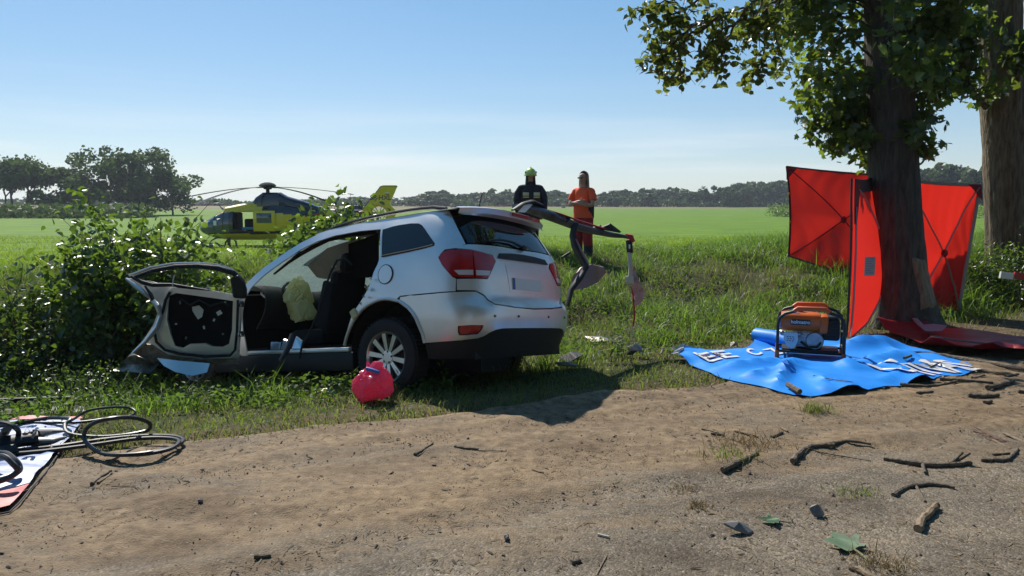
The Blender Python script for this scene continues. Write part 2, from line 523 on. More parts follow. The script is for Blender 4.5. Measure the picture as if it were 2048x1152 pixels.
def road_mat():
    m = bpy.data.materials.new('dirty_asphalt'); m.use_nodes = True
    nt = m.node_tree; p = nt.nodes['Principled BSDF']; L = nt.links.new
    tcn = N(nt, 'ShaderNodeTexCoord')
    def nz(sc, det=6, st=None, rot=0):
        n = N(nt, 'ShaderNodeTexNoise', Scale=sc, Detail=det, Roughness=.65)
        mp = N(nt, 'ShaderNodeMapping'); mp.inputs['Scale'].default_value = st or (1, 1, 1); mp.inputs['Rotation'].default_value = (0, 0, rot)
        L(tcn.outputs['Object'], mp.inputs[0]); L(mp.outputs[0], n.inputs['Vector'])
        return n.outputs['Fac']
    def ramp(src, stops):
        r = N(nt, 'ShaderNodeValToRGB')
        while len(r.color_ramp.elements) < len(stops): r.color_ramp.elements.new(.5)
        for e, (q, c) in zip(r.color_ramp.elements, stops): e.position = q; e.color = c4(c)
        L(src, r.inputs[0]); return r.outputs[0]
    def mix(f, a, b, bt='MIX'):
        x = N(nt, 'ShaderNodeMixRGB', blend_type=bt)
        (L(f, x.inputs[0]) if not isinstance(f, float) else setattr(x.inputs[0], 'default_value', f)); L(a, x.inputs[1]); L(b, x.inputs[2]); return x.outputs[0]
    v = N(nt, 'ShaderNodeTexVoronoi', Scale=95); L(tcn.outputs['Object'], v.inputs['Vector'])
    stone = ramp(v.outputs['Color'], [(.0, (.085, .070, .050)), (.5, (.165, .138, .104)), (.86, (.25, .215, .165)), (1, (.42, .38, .33))])
    tone = ramp(nz(2.2), [(.3, (.62, .6, .58)), (.7, (1.15, 1.12, 1.08))])
    asph = mix(1.0, stone, tone, 'MULTIPLY')
    sand = ramp(nz(14, 8), [(.3, (.108, .074, .041)), (.5, (.195, .136, .079)), (.72, (.285, .207, .124))])
    at_ = N(nt, 'ShaderNodeAttribute', attribute_name='dirt')
    big = nz(1.0, 9, (.55, 1.5, 1), math.radians(-24)); fine = nz(9, 8, (.5, 1.6, 1), math.radians(-24))
    a1 = N(nt, 'ShaderNodeMath', operation='MULTIPLY_ADD'); L(fine, a1.inputs[0]); a1.inputs[1].default_value = .75; L(big, a1.inputs[2])
    a2 = N(nt, 'ShaderNodeMath', operation='ADD'); L(a1.outputs[0], a2.inputs[0]); L(at_.outputs['Fac'], a2.inputs[1])
    k = N(nt, 'ShaderNodeMapRange'); k.inputs[1].default_value = 1.08; k.inputs[2].default_value = 1.46; L(a2.outputs[0], k.inputs[0])
    c = mix(k.outputs[0], asph, sand)
    pt = ramp(nz(1.5, 7, (.6, 1.3, 1), math.radians(-24)), [(.34, (.66, .62, .58)), (.5, (1, 1, 1)), (.68, (1.16, 1.13, 1.08))])
    c = mix(1.0, c, pt, 'MULTIPLY')
    dk = ramp(nz(30, 8, (.6, 1.4, 1), math.radians(-24)), [(.3, (.5, .46, .42)), (.42, (1, 1, 1))])
    c = mix(1.0, c, dk, 'MULTIPLY')
    L(c, p.inputs['Base Color']); p.inputs['Roughness'].default_value = .85; p.inputs['Specular IOR Level'].default_value = .25
    h = N(nt, 'ShaderNodeMath', operation='MULTIPLY_ADD'); L(v.outputs['Distance'], h.inputs[0]); h.inputs[1].default_value = -.5; L(fine, h.inputs[2])
    b = N(nt, 'ShaderNodeBump', Strength=.6, Distance=.012); L(h.outputs[0], b.inputs['Height']); L(b.outputs[0], p.inputs['Normal'])
    return m
sv = axis(-300, 300, -4, 12, .05); dv = axis(-9, -.3, -2.9, .0, .04)
dv = np.concatenate([dv[dv <= .001], [.04, .08]])
S2, D2 = np.meshgrid(sv, dv)
edge = (fbm(S2 * 1.3, S2 * 0 + 3, 41, 4) - .5) * .3
D3 = np.where(D2 > -.4, D2 + edge * np.clip((D2 + .4) / .4, 0, 1), D2)
RX = RP[0] + RT[0] * S2 - RT[1] * D3; RY = RP[1] + RT[1] * S2 + RT[0] * D3
clod = fbm(RX * 9, RY * 9, 51, 4); lump = fbm(RX * 1.7, RY * 2.6, 55, 4)
RZ_ = .004 + np.clip(lump - .5, 0, 1) * .10 * np.clip((D2 + 2.6) / 2, 0, 1) + np.clip(clod - .52, 0, 1) * .05 * np.clip((lump - .4) * 5, 0, 1)
wv = .08 * np.sin(S2 * .8) + .05 * np.sin(S2 * 2.1)
for dc in (-.62, -1.95):                                   # shallow wheel tracks pressed into the dirt
    RZ_ = RZ_ - .014 * np.exp(-((D2 - dc - wv) / .13) ** 2) * (.6 + .4 * np.sign(np.sin(S2 * 38))) + .010 * np.exp(-((D2 - dc - wv - .2) / .07) ** 2) + .010 * np.exp(-((D2 - dc - wv + .2) / .07) ** 2)
RZ_ = np.maximum(RZ_, -.004)
RZ_ = np.where(D2 > .06, -.02, RZ_)
road = sheet('road', RX, RY, RZ_, road_mat()); road['kind'] = 'structure'
dirt = .10 + np.clip((D2 + 2.5) / 1.9, -.3, .48) + (lump - .5) * .5 - np.clip((S2 - 6.2) / 3, 0, .6) * .6 + np.clip((.6 - S2) / 3, 0, .25) * 0
da = road.data.attributes.new('dirt', 'FLOAT', 'POINT'); da.data.foreach_set('value', dirt.reshape(-1).astype(np.float32))
def road_z(x, y):
    d, s = road_ds(np.asarray(x, float), np.asarray(y, float))
    l = fbm(np.asarray(x) * 1.7, np.asarray(y) * 2.6, 55, 4)
    return .004 + np.clip(l - .5, 0, 1) * .10 * np.clip((d + 2.6) / 2, 0, 1)
def floor_z(x, y):
    d, s = road_ds(x, y)
    return float(road_z(x, y)) if d < .05 else max(gz(x, y), -.9)
# ------------------------------------------------------------------ trees, bushes, grass
G_FIELD = leafmat('field_grass_blade', (.07, .125, .007), (.12, .185, .014), (.30, .42, .022), .5, .5)
G_LUSH = leafmat('lush_grass_blade', (.04, .09, .011), (.085, .15, .022), (.22, .38, .04), .46, .45)
G_VERGE = leafmat('verge_grass_blade', (.055, .095, .015), (.115, .155, .033), (.28, .38, .055), .44, .5, dry=(.17, .13, .055))
G_DRY = leafmat('dry_grass_blade', (.16, .11, .05), (.30, .23, .12), (.28, .20, .09), .3, .6)
L_BUSH = leafmat('bush_leaf', (.022, .05, .011), (.052, .085, .022), (.20, .33, .03), .34, .36, spec=.55)
L_BRAM = leafmat('bramble_leaf', (.02, .044, .011), (.046, .074, .021), (.15, .25, .026), .30, .38, spec=.55)
L_MAPLE = leafmat('maple_leaf', (.028, .05, .013), (.06, .095, .022), (.26, .36, .03), .36, .36)
L_BEECH = leafmat('beech_leaf', (.045, .065, .016), (.08, .10, .026), (.26, .32, .04), .36, .36)
L_FAR = leafmat('far_leaf', (.022, .046, .015), (.055, .09, .025), (.08, .14, .028), .28, .6, spec=.2)
L_FAR2 = leafmat('cluster_leaf', (.024, .052, .016), (.06, .10, .028), (.10, .17, .03), .32, .6, spec=.2)
BARK1 = M('dark_bark', (.042, .034, .026), .9, col2=(.11, .09, .066), scale=7, bump=.9, bscale=14, stretch=(3, 3, .5))
BARK2 = M('grey_brown_bark', (.085, .064, .04), .9, col2=(.22, .17, .11), scale=8, bump=.9, bscale=16, stretch=(3, 3, .45))
TWIG = M('twig_bark', (.06, .045, .03), .85, col2=(.12, .09, .06), scale=20)
SCAR = M('bare_wood', (.16, .105, .06), .8, col2=(.30, .21, .13), scale=12, stretch=(2, 2, .3), bump=.5, bscale=30)

def trunk_mesh(path, radii, seed, ridge=.06, nseg=72, rings=150):
    path = [Vector(p) for p in path]
    zs = np.array([p.z for p in path]); px = [p.x for p in path]; py = [p.y for p in path]
    Z = np.linspace(zs[0], zs[-1], rings); A = np.linspace(0, 2 * PI, nseg, endpoint=False)
    AA, ZZ = np.meshgrid(A, Z)
    r = np.interp(ZZ, zs, radii)
    k = nseg / (2 * PI)
    wob = (vn(ZZ * 1.3, AA * 0 + seed, 2) - .5) * 3
    cr = np.abs(vn(np.cos(AA + wob * .12) * 9 + 40, np.sin(AA + wob * .12) * 9 + ZZ * 1.1, seed) - .5) * 2
    r = r * (1 + ridge * (cr - .4) * 1.4 + .05 * (vn(np.cos(AA) * 1.6 + 9, np.sin(AA) * 1.6 + ZZ * .8, seed + 3) - .5))
    X = np.interp(ZZ, zs, px) + r * np.cos(AA); Y = np.interp(ZZ, zs, py) + r * np.sin(AA)
    idx = np.arange(rings * nseg).reshape(rings, nseg); nx = np.roll(idx, -1, 1)
    q = np.stack([idx[:-1], nx[:-1], nx[1:], idx[1:]], -1).reshape(-1, 4)
    return np.stack([X, Y, ZZ], -1).reshape(-1, 3), q
def branchlet(p0, dir0, length, droop, n=7, wob=.12):
    p = Vector(p0); d = Vector(dir0).normalized(); pts = [p.copy()]
    for i in range(n):
        d = (d + Vector((random.gauss(0, wob), random.gauss(0, wob), random.gauss(0, wob) - droop / n))).normalized()
        p = p + d * (length / n); pts.append(p.copy())
    return pts
def leaves_on(paths, per, size, spread, tail=.35):
    P = []
    for pts in paths:
        k = len(pts) - 1
        for _ in range(per):
            t = tail + (1 - tail) * random.random() ** .8
            f = t * k; i = min(int(f), k - 1); p = pts[i].lerp(pts[i + 1], f - i)
            P.append((p.x + random.gauss(0, spread), p.y + random.gauss(0, spread), p.z + random.gauss(0, spread * .8) - spread * .3))
    return np.array(P)

# -- near maple with dense shoots round its trunk
def z_at(v, Y): return at(1024, v, Y).z
TY = 10.0
tp = [(1803, 700), (1803, 655), (1802, 625), (1800, 560), (1792, 450), (1786, 350), (1781, 230), (1777, 100), (1774, -60), (1772, -400)]
tpath = [at(u, v, TY) for u, v in tp]; tpath[0].z = -.35
maple = empty('maple_tree', (tpath[1].x, TY, 0), 'dark barked maple with leafy shoots round its trunk, red screens behind', 'tree')
def local(vs, o): return np.asarray(vs) - np.array(o.location)
tv, tq = trunk_mesh(tpath, [.62, .55, .45, .345, .31, .30, .29, .28, .27, .22], 5, .075)
trunk1 = raw_mesh('trunk', local(tv, maple), tq.ravel(), np.arange(len(tq)) * 4, BARK1, maple, smooth=True)
b = MB()
def scarfn(i, j):
    z = .22 + .72 * j; a = -PI / 2 + .05 + (.95 - .12 * math.sin(j * 9)) * i + .1 * math.sin(j * 5)
    r = float(np.interp(z, [p.z for p in tpath], [.62, .55, .45, .345, .31, .30, .29, .28, .27, .22])) * 1.045
    cx = float(np.interp(z, [p.z for p in tpath], [p.x for p in tpath]))
    e = min(i, 1 - i, j, 1 - j); r -= .05 * max(0, 1 - e * 9)
    return Vector((cx + r * math.cos(a) - maple.location.x, r * math.sin(a), z))
b.grid(scarfn, 14, 18).build('bark_wound', SCAR, maple, smooth=True)
shoots = []
Rz = ([1.7, 2.2, 2.6, 3.0, 3.6, 4.3, 5.2, 6.5, 8.0], [.15, .25, .5, .8, 1.15, 1.45, 1.75, 2.1, 2.3])
tree_dirs = []
for k in range(230):
    z = 2.25 + 5.3 * random.random() ** 1.1
    a = random.uniform(0, 2 * PI)
    if z < 3.6 and math.sin(a) < -.45 and random.random() < .75: continue
    R_ = float(np.interp(z, *Rz)) * random.uniform(.55, 1.1)
    R_ *= 1.12 if math.cos(a) < 0 else .56
    c = Vector((float(np.interp(z, [p.z for p in tpath], [p.x for p in tpath])), TY, z))
    p0 = c + Vector((math.cos(a), math.sin(a), 0)) * .25
    shoots.append(branchlet(p0, (math.cos(a), math.sin(a), random.uniform(.15, .9)), R_ * 1.2, random.uniform(.5, 1.6)))
tb = MB()
for s in shoots: tb.tube([p - maple.location for p in s], [.016, .013, .011, .009, .007, .006, .005, .003], 5, cap=False)
tb.build('twigs', TWIG, maple)['kind'] = 'stuff'
lp = leaves_on(shoots, 60, .12, .11, .25)
lp = lp[lp[:, 2] > 1.95]
scatter('crown', *MAPLE, lp - np.array(maple.location), rot_rand(len(lp), 1.1, .35), RNG.uniform(.055, .14, len(lp)), L_MAPLE, maple)

# -- hanging boughs at the upper left of the maple: small oval leaves
BY = 4.5
bough = empty('hanging_bough', at(1600, -260, BY), 'thin drooping boughs with small oval leaves hanging into the sky beside the maple', 'branch')
bo = Vector(bough.location)
paths = []
def bp(*uv, y=BY): return [at(u, v, y + i * .02) for i, (u, v) in enumerate(uv)]
main = [bp((1640, -330), (1585, -120), (1545, -30), (1495, 15), (1440, 30), (1395, 45), (1360, 60), (1330, 75), (1303, 90)),
        bp((1585, -120), (1500, -60), (1420, -25), (1350, -2), (1310, 8), (1270, 18)),
        bp((1585, -120), (1530, -30), (1520, 20), (1512, 60), (1530, 90), (1522, 130), (1500, 142)),
        bp((1640, -330), (1600, -90), (1565, -10), (1545, 40), (1560, 110), (1580, 150)),
        bp((1440, 30), (1415, 55), (1380, 70), (1358, 100), (1365, 130), (1357, 155)),
        bp((1495, 15), (1470, 50), (1450, 85), (1435, 130), (1428, 138)),
        bp((1395, 45), (1350, 85), (1320, 110), (1305, 115)),
        bp((1420, -25), (1385, 10), (1340, 30), (1320, 50)),
        bp((1470, 50), (1440, 60), (1415, 95), (1400, 105)),
        bp((1565, -10), (1540, 10), (1500, 60), (1475, 75))]
def spl3(p): return p
bb = MB()
for q in main:
    pts = []
    for i in range(len(q) - 1):
        for k in range(4): pts.append(q[i].lerp(q[i + 1], k / 4) + Vector((random.gauss(0, .004), random.gauss(0, .012), random.gauss(0, .004))))
    pts.append(q[-1]); paths.append(pts)
    n = len(pts); bb.tube([p - bo for p in pts], [.007 * (1 - .8 * i / n) + .0015 for i in range(n)], 5)
bb.tube([p - bo for p in spl3([at(1585, -120, BY), at(1640, -330, BY), at(1700, -560, BY + .5), Vector((2.9, 6.2, 5.4)), Vector((4.0, 8.0, 6.3)), Vector((5.05, 9.85, 6.6))])], [.010, .012, .016, .024, .035, .05], 8)
bb.build('stem', TWIG, bough, smooth=True)
sub = []
for q in paths:
    for k in range(int(len(q) * 1.3)):
        i = random.randint(len(q) // 3, len(q) - 1); sub.append(branchlet(q[i], (random.gauss(-.3, .6), random.gauss(0, .6), random.gauss(-.2, .4)), random.uniform(.06, .18), 1.0, 4))
sb = MB()
for s in sub: sb.tube([p - bo for p in s], [.0022, .0018, .0016, .0012, .001], 4, cap=False)
sb.build('twigs', TWIG, bough)['kind'] = 'stuff'
lp = np.concatenate([leaves_on(sub, 5, .08, .018, .1), leaves_on(paths, 9, .08, .02, .45)])
Rl = rot_rand(len(lp), 1.2, .2)
scatter('leaves', *OVAL, lp - np.array(bo), Rl, RNG.uniform(.036, .062, len(lp)), L_BEECH, bough)['kind'] = 'stuff'

# -- second big tree at the right edge
T2 = 13.2
tp2 = [(2030, 560), (2024, 470), (2017, 400), (2010, 300), (2004, 200), (2001, 80), (2000, -60), (2000, -420)]
path2 = [at(u, v, T2) for u, v in tp2]
oak = empty('roadside_tree', (path2[0].x, T2, path2[0].z), 'thick grey brown trunk at the right edge, sunlit bark on its left side', 'tree')
path2[0].z -= .6
tv, tq = trunk_mesh(path2, [.46, .40, .36, .335, .33, .325, .32, .29], 17, .10)
raw_mesh('trunk', local(tv, oak), tq.ravel(), np.arange(len(tq)) * 4, BARK2, oak, smooth=True)
sh2 = []
lb = [at(1972, 215, T2 - .2), at(1950, 190, T2 - .4), at(1935, 160, T2 - .5), at(1938, 90, T2 - .5), at(1930, 20, T2 - .6)]
for k in range(65):
    if k < 30:
        q = lb[1].lerp(lb[4], random.random()); dr = (random.gauss(-.55, .5), random.gauss(-.2, .6), random.gauss(.0, .5)); ln = random.uniform(.3, .8)
    else:
        z = random.uniform(5.2, 8); q = Vector((path2[5].x, T2, z)); a = random.uniform(0, 2 * PI); dr = (math.cos(a), math.sin(a), .3); ln = random.uniform(.8, 2.2)
    sh2.append(branchlet(q, dr, ln, random.uniform(.3, 1.2)))
for k in range(6):
    sh2.append(branchlet(at(2048, 85 + 5 * k, T2 - .3), (-.2, -.5, random.gauss(0, .3)), .5, .4))
tb = MB(); tb.tube([p - oak.location for p in lb], [.05, .04, .03, .025, .02], 7)
for s in sh2: tb.tube([p - oak.location for p in s], [.012, .011, .01, .008, .007, .006, .005, .003], 5, cap=False)
tb.build('limbs', TWIG, oak, smooth=True)
lp = leaves_on(sh2, 42, .12, .12, .2)
scatter('crown', *MAPLE, lp - np.array(oak.location), rot_rand(len(lp), 1.1, .3), RNG.uniform(.08, .16, len(lp)), L_MAPLE, oak)

# -- bushes on the bank
def bush(name, label, c, rad, h, nst, per, size, mat, tmpl, group=None, cat='bush', fall=.62):
    z0 = gz(c[0], c[1]) - .05
    e = empty(name, (c[0], c[1], z0), label, cat, group)
    paths = []
    for k in range(nst):
        a = random.uniform(0, 2 * PI); rr = math.sqrt(random.random())
        out = rr * rad; hh = h * (1 - fall * rr ** 1.6) * random.uniform(.72, 1.08)
        p0 = Vector((math.cos(a) * out * .35, math.sin(a) * out * .35, 0))
        L_ = math.hypot(out * .75, hh)
        paths.append(branchlet(p0, (math.cos(a) * out * .75, math.sin(a) * out * .75, hh * 1.1), L_, .35, 8, .13))
    st = MB()
    for p in paths: st.tube(p, [.011, .010, .009, .008, .007, .006, .005, .004, .003], 5, cap=False)
    st.build('stems', TWIG, e)['kind'] = 'stuff'
    lp = leaves_on(paths, per, size, size * 1.15, .22)
    scatter('foliage', *tmpl, lp, rot_rand(len(lp), .85, .75), RNG.uniform(size * .6, size * 1.25, len(lp)), mat, e)['kind'] = 'stuff'
    return e
bush('elder_bush', 'tall leafy bush with bright shoots at its top, in front of the tree clump', (-4.75, 9.4), 1.05, 2.5, 110, 78, .105, L_BUSH, OVAL)
bush('bramble_bush', 'wide low dark bramble at the left edge of the photo', (-5.9, 8.9), 1.25, 1.35, 90, 62, .08, L_BRAM, OVAL)
bush('bramble_bush', 'low bramble just behind the open car door', (-3.6, 9.9), .9, .95, 70, 66, .08, L_BRAM, OVAL)
bush('bramble_bush', 'low bramble between the tall leafy bush and the wide low one', (-4.9, 8.45), .95, 1.15, 70, 50, .075, L_BRAM, OVAL)
bush('elder_bush', 'bright big leaved bush behind the car windscreen, helicopter behind it', (-2.6, 11.3), .74, 1.93, 66, 85, .12, L_BUSH, OVAL, fall=.25)
bush('elder_bush', 'low big leaved bush over the bonnet side of the car', (-2.6, 10.2), .85, 1.35, 50, 60, .105, L_BUSH, OVAL)
bush('nettle_clump', 'dense green nettles on the right bank in front of the rightmost trunk', (8.3, 12.0), 1.3, .75, 90, 40, .075, L_BRAM, LANCE)
bush('nettle_clump', 'green nettles at the foot of the rightmost trunk', (9.6, 12.6), 1.0, .95, 70, 40, .08, L_BUSH, LANCE)
bush('nettle_clump', 'tall nettles hiding the base of the rightmost trunk', (9.0, 12.5), 1.0, 1.15, 100, 44, .09, L_BUSH, LANCE, fall=.3)
bush('nettle_clump', 'nettles left of the rightmost trunk, beside the right red screen', (7.6, 12.6), .9, .85, 80, 40, .085, L_BUSH, LANCE, fall=.35)
bush('nettle_clump', 'bright green weeds at the lower left verge', (-4.05, 6.9), .75, .55, 90, 40, .05, L_BUSH, LANCE)
bush('nettle_clump', 'bright weeds in front of the bent car door', (-2.55, 7.05), .5, .34, 46, 26, .05, L_BUSH, LANCE)

# -- far trees: a few crowns shared by many trees
def crown_mesh(name, seed, nblob, ncard, card, mat, wid=.5, low=.18, gap=.0):
    rg = np.random.default_rng(seed)
    C = np.stack([rg.normal(0, wid * .38, nblob), rg.normal(0, wid * .38, nblob), rg.uniform(low + .12, .86, nblob)], 1)
    C[:, :2] *= 1.25 * np.sqrt(np.clip(1 - ((C[:, 2:] - .38) / .56) ** 2, .03, 1))
    R_ = rg.uniform(.09, .19, nblob)
    i = rg.integers(0, nblob, ncard); d = rg.normal(size=(ncard, 3)); d /= np.linalg.norm(d, axis=1)[:, None]
    rr = R_[i] * rg.uniform(.35, 1.08, ncard) ** .6
    P = C[i] + d * rr[:, None] * np.array([1.1, 1.1, .85])
    P[:, 2] = np.maximum(P[:, 2], low * .7); P[:, 2] *= 1 / np.percentile(P[:, 2], 99.7)
    st = RNG.normal(size=1)
    nz = d + rg.normal(size=(ncard, 3)) * .7; nz /= np.linalg.norm(nz, axis=1)[:, None]
    t = rg.normal(size=(ncard, 3)); t -= nz * (t * nz).sum(1)[:, None]; t /= np.linalg.norm(t, axis=1)[:, None]
    Rm = np.stack([np.cross(t, nz), t, nz], 2)
    return scatter(name, *CARD, P, Rm, rg.uniform(card * .6, card * 1.3, ncard), mat, 'MESH'), C
FARBARK = M('far_bark', (.05, .042, .034), .9)
def far_trunk(C, seed, r=.018):
    rg = random.Random(seed); b = MB()
    b.tube([(0, 0, -.03), (.005, 0, .2), (0, .005, .45), (.01, 0, .7)], [r, r * .8, r * .55, r * .2], 7)
    for c in C[:9]:
        z0 = rg.uniform(.15, .4); b.tube([(0, 0, z0), (c[0] * .5, c[1] * .5, (z0 + c[2]) / 2 + .02), tuple(c)], [r * .45, r * .3, r * .12], 5)
    return b
def tree(loc, h, w, cm, C, label, group=None, name='broadleaf_tree', rz=None):
    e = empty(name, loc, label, 'tree', group)
    cr_ = link('crown', cm, e); tk = far_trunk(C, 3).build('trunk', FARBARK, e, smooth=True)
    for o in (cr_, tk): o.scale = (w, w, h)
    e.rotation_euler = (0, 0, random.uniform(0, 6) if rz is None else rz)
    return e
def stand(u, vtop, D):
    p = at(u, 408, D); z = gz(p.x, p.y); return Vector((p.x, p.y, z)), at(u, vtop, D).z - z
for (u, vt, D, w, nb, nc, cd, lab, rz) in (
    (158, 338, 150, 13, 30, 5200, .062, 'left and lowest tree of the dark clump beyond the green field', 0),
    (215, 303, 152, 13, 34, 6500, .055, 'tall tree left of the middle of the dark clump', 1),
    (278, 296, 150, 14, 34, 6500, .055, 'tallest round topped tree of the dark clump beyond the field', 2),
    (345, 334, 149, 11, 28, 5200, .06, 'right end tree of the dark clump, nearest the rotor tips', 3)):
    loc, h = stand(u, vt, D)
    cm, C = crown_mesh('crown', 100 + u, nb, int(nc * .66), cd * .8, L_FAR2, .62, .06)
    tree(loc, h, w, cm, C, lab, None, rz=rz)
# thin airy tree and a bare dead one at the left edge
def airy(u, vt, D, seed, dead, label, wd):
    loc, h = stand(u, vt, D); rg = random.Random(seed)
    e = empty('dead_tree' if dead else 'thin_tree', loc, label, 'tree')
    b = MB(); tips = []
    def grow(p, d, ln, r, lev):
        q = p + d * ln; b.tube([p, p.lerp(q, .5) + Vector((rg.gauss(0, .03 * ln), rg.gauss(0, .03 * ln), 0)), q], [r, r * .82, r * .66], 6)
        tips.append((q, lev))
        if lev < (4 if dead else 3):
            for k in range(rg.choice((2, 3))):
                nd = (d + Vector((rg.gauss(0, .5), rg.gauss(0, .5), rg.uniform(.0, .35)))).normalized(); grow(q, nd, ln * rg.uniform(.55, .75), r * .6, lev + 1)
    for s in range(1 if dead else 3):
        grow(Vector((rg.gauss(0, .8 * (not dead)), rg.gauss(0, .8), -.3)), Vector((rg.gauss(0, .12), rg.gauss(0, .1), 1)).normalized(), h * .42, .2 if not dead else .24, 0)
    b.build('trunk', FARBARK, e, smooth=True)
    if not dead:
        P = np.concatenate([np.array(t)[None] + RNG.normal(size=(95, 3)) * np.array([1.25, 1.25, .7]) for t, l in tips if l >= 2])
        scatter('crown', *CARD, P, rot_rand(len(P), 1, .4), RNG.uniform(.28, .62, len(P)), L_FAR2, e)
airy(22, 330, 140, 4, False, 'thin airy tree at the left edge with slender bare stems', 6)
airy(62, 328, 143, 9, False, 'second thin airy tree from the left edge, over the dead one', 6)
airy(73, 385, 138, 6, True, 'leafless dead tree beside the thin airy trees', 4)

far_cm = [crown_mesh('crown', 300 + k, 26, 1500, .10, L_FAR, .62, .03) for k in range(6)]
prof = ([-100, 0, 110, 390, 470, 560, 620, 690, 720, 745, 800, 830, 865, 905, 950, 995, 1030, 1070, 1110, 1150, 1200, 1245, 1300, 1330, 1370, 1440, 1500, 1560, 1700, 2200],
        [412, 425, 425, 400, 405, 404, 402, 397, 391, 398, 404, 390, 384, 393, 388, 379, 388, 392, 381, 390, 388, 383, 376, 378, 382, 376, 363, 364, 350, 345])
protos = []
for k, (cm, C) in enumerate(far_cm):
    b = far_trunk(C, k, .02)
    protos.append((cm, b))
far_first = {}
def far_tree(u, vt, D, w, label, group):
    k = random.randrange(len(protos)); loc, h = stand(u, vt, D)
    cm = protos[k][0]
    e = empty('field_edge_tree', loc, label, 'tree', group)
    c_ = link('crown', cm, e)
    if k not in far_first: far_first[k] = protos[k][1].build('trunk', FARBARK, e); t_ = far_first[k]
    else: t_ = far_first[k].copy(); COL.objects.link(t_); t_.parent = e
    for o in (c_, t_): o.scale = (w, w, h)
    e.rotation_euler = (0, 0, random.uniform(0, 6))
def seg_label(u):
    for lim, w in ((120, 'low distant tree behind the thin airy trees at the left edge'), (400, 'distant tree half behind the dark clump of tall trees'), (540, 'distant tree above the helicopter nose and left rotor tips'), (700, 'distant tree behind the helicopter tail boom'), (800, 'distant tree beside the helicopter tail fin'),
                   (1000, 'distant tree between the helicopter tail and the firefighter'), (1110, 'distant tree behind the firefighter'), (1230, 'distant tree behind the man in orange'), (1400, 'distant tree right of the man in orange'), (1600, 'distant tree of the higher part of the line left of the red screens')):
        if u < lim: return w
    return 'distant tree behind the red screens and the near trunks'
u = -90
while u < 2190:
    vt = float(np.interp(u, *prof)) + random.gauss(0, 2.6)
    D = random.uniform(345, 385)
    far_tree(u, vt, D, random.uniform(9, 15), seg_label(u), 'trees of the distant tree line')
    if random.random() < .55:
        far_tree(u + 8, vt + random.uniform(3, 9), D - 20, random.uniform(8, 12), seg_label(u + 8), 'trees of the distant tree line')
    u += random.uniform(15, 27)
for u in range(1835, 2110, 24):
    far_tree(u, 338 + random.gauss(0, 5), random.uniform(225, 250), random.uniform(11, 15), 'taller dark tree of the wood seen over the right red screen', 'trees of the wood at the right')
# undergrowth along the foot of the tree line and maize at the field edge
n = 9000
uu = RNG.uniform(-120, 2200, n); Dn = RNG.uniform(335, 350, n)
P = np.stack([(uu - 1024) / FPX * Dn, Dn, 0 * uu], 1); P[:, 2] = tz(P[:, 0], P[:, 1]) + RNG.uniform(0, 3.2, n) * fbm(P[:, 0] * .05, P[:, 0] * 0, 2, 3) * 1.7
scatter('undergrowth', *CARD, P, rot_rand(n, 1, .4), RNG.uniform(.8, 1.7, n), L_FAR)['kind'] = 'stuff'
n = 5200
P = np.concatenate([np.stack([RNG.uniform(47, 62, n // 2), RNG.uniform(128, 140, n // 2), RNG.uniform(0, 1, n // 2)], 1), np.stack([RNG.uniform(72, 110, n // 2), RNG.uniform(118, 132, n // 2), RNG.uniform(0, 1, n // 2)], 1)])
P[:, 2] = tz(P[:, 0], P[:, 1]) + P[:, 2] * 2.0
scatter('maize', *LANCE, P, rot_rand(n, 1.3, .2), RNG.uniform(.5, .9, n), leafmat('maize_leaf', (.06, .10, .02), (.10, .15, .035), (.2, .32, .05), .4, .5))['kind'] = 'stuff'
n = 2600
P = np.stack([RNG.uniform(-98, -60, n), RNG.uniform(118, 128, n), RNG.uniform(0, 1, n)], 1); P[:, 2] = tz(P[:, 0], P[:, 1]) + P[:, 2] ** 2 * 2.2
scatter('scrub', *CARD, P, rot_rand(n, 1, .4), RNG.uniform(.4, .9, n), L_FAR2)['kind'] = 'stuff'
# straw bales on the stubble
STRAW = M('straw', (.32, .25, .13), .9, col2=(.2, .15, .08), scale=9)
bl = None
for (u, v, D, lab) in ((1127, 411, 290, 'round straw bale just left of the person with folded arms'), (775, 413, 270, 'round straw bale right of the helicopter tail fin'),
                       (905, 412, 285, 'round straw bale in front of the tree line, over the car roof')):
    p = at(u, v, D); z = gz(p.x, p.y)
    if bl is None:
        b = MB(); b.lathe([(0, -.7), (.75, -.7), (.8, -.6), (.8, .6), (.75, .7), (0, .7)], (0, 0, .75), Matrix.Rotation(PI / 2, 3, 'X'), 20)
        bl = b.build('straw_bale', STRAW, smooth=True); o = bl
    else: o = bl.copy(); COL.objects.link(o)
    o.location = (p.x, p.y, z); setp(o, lab, 'bale', 'straw bales on the stubble field')
    o.rotation_euler = (0, 0, random.uniform(0, 3))

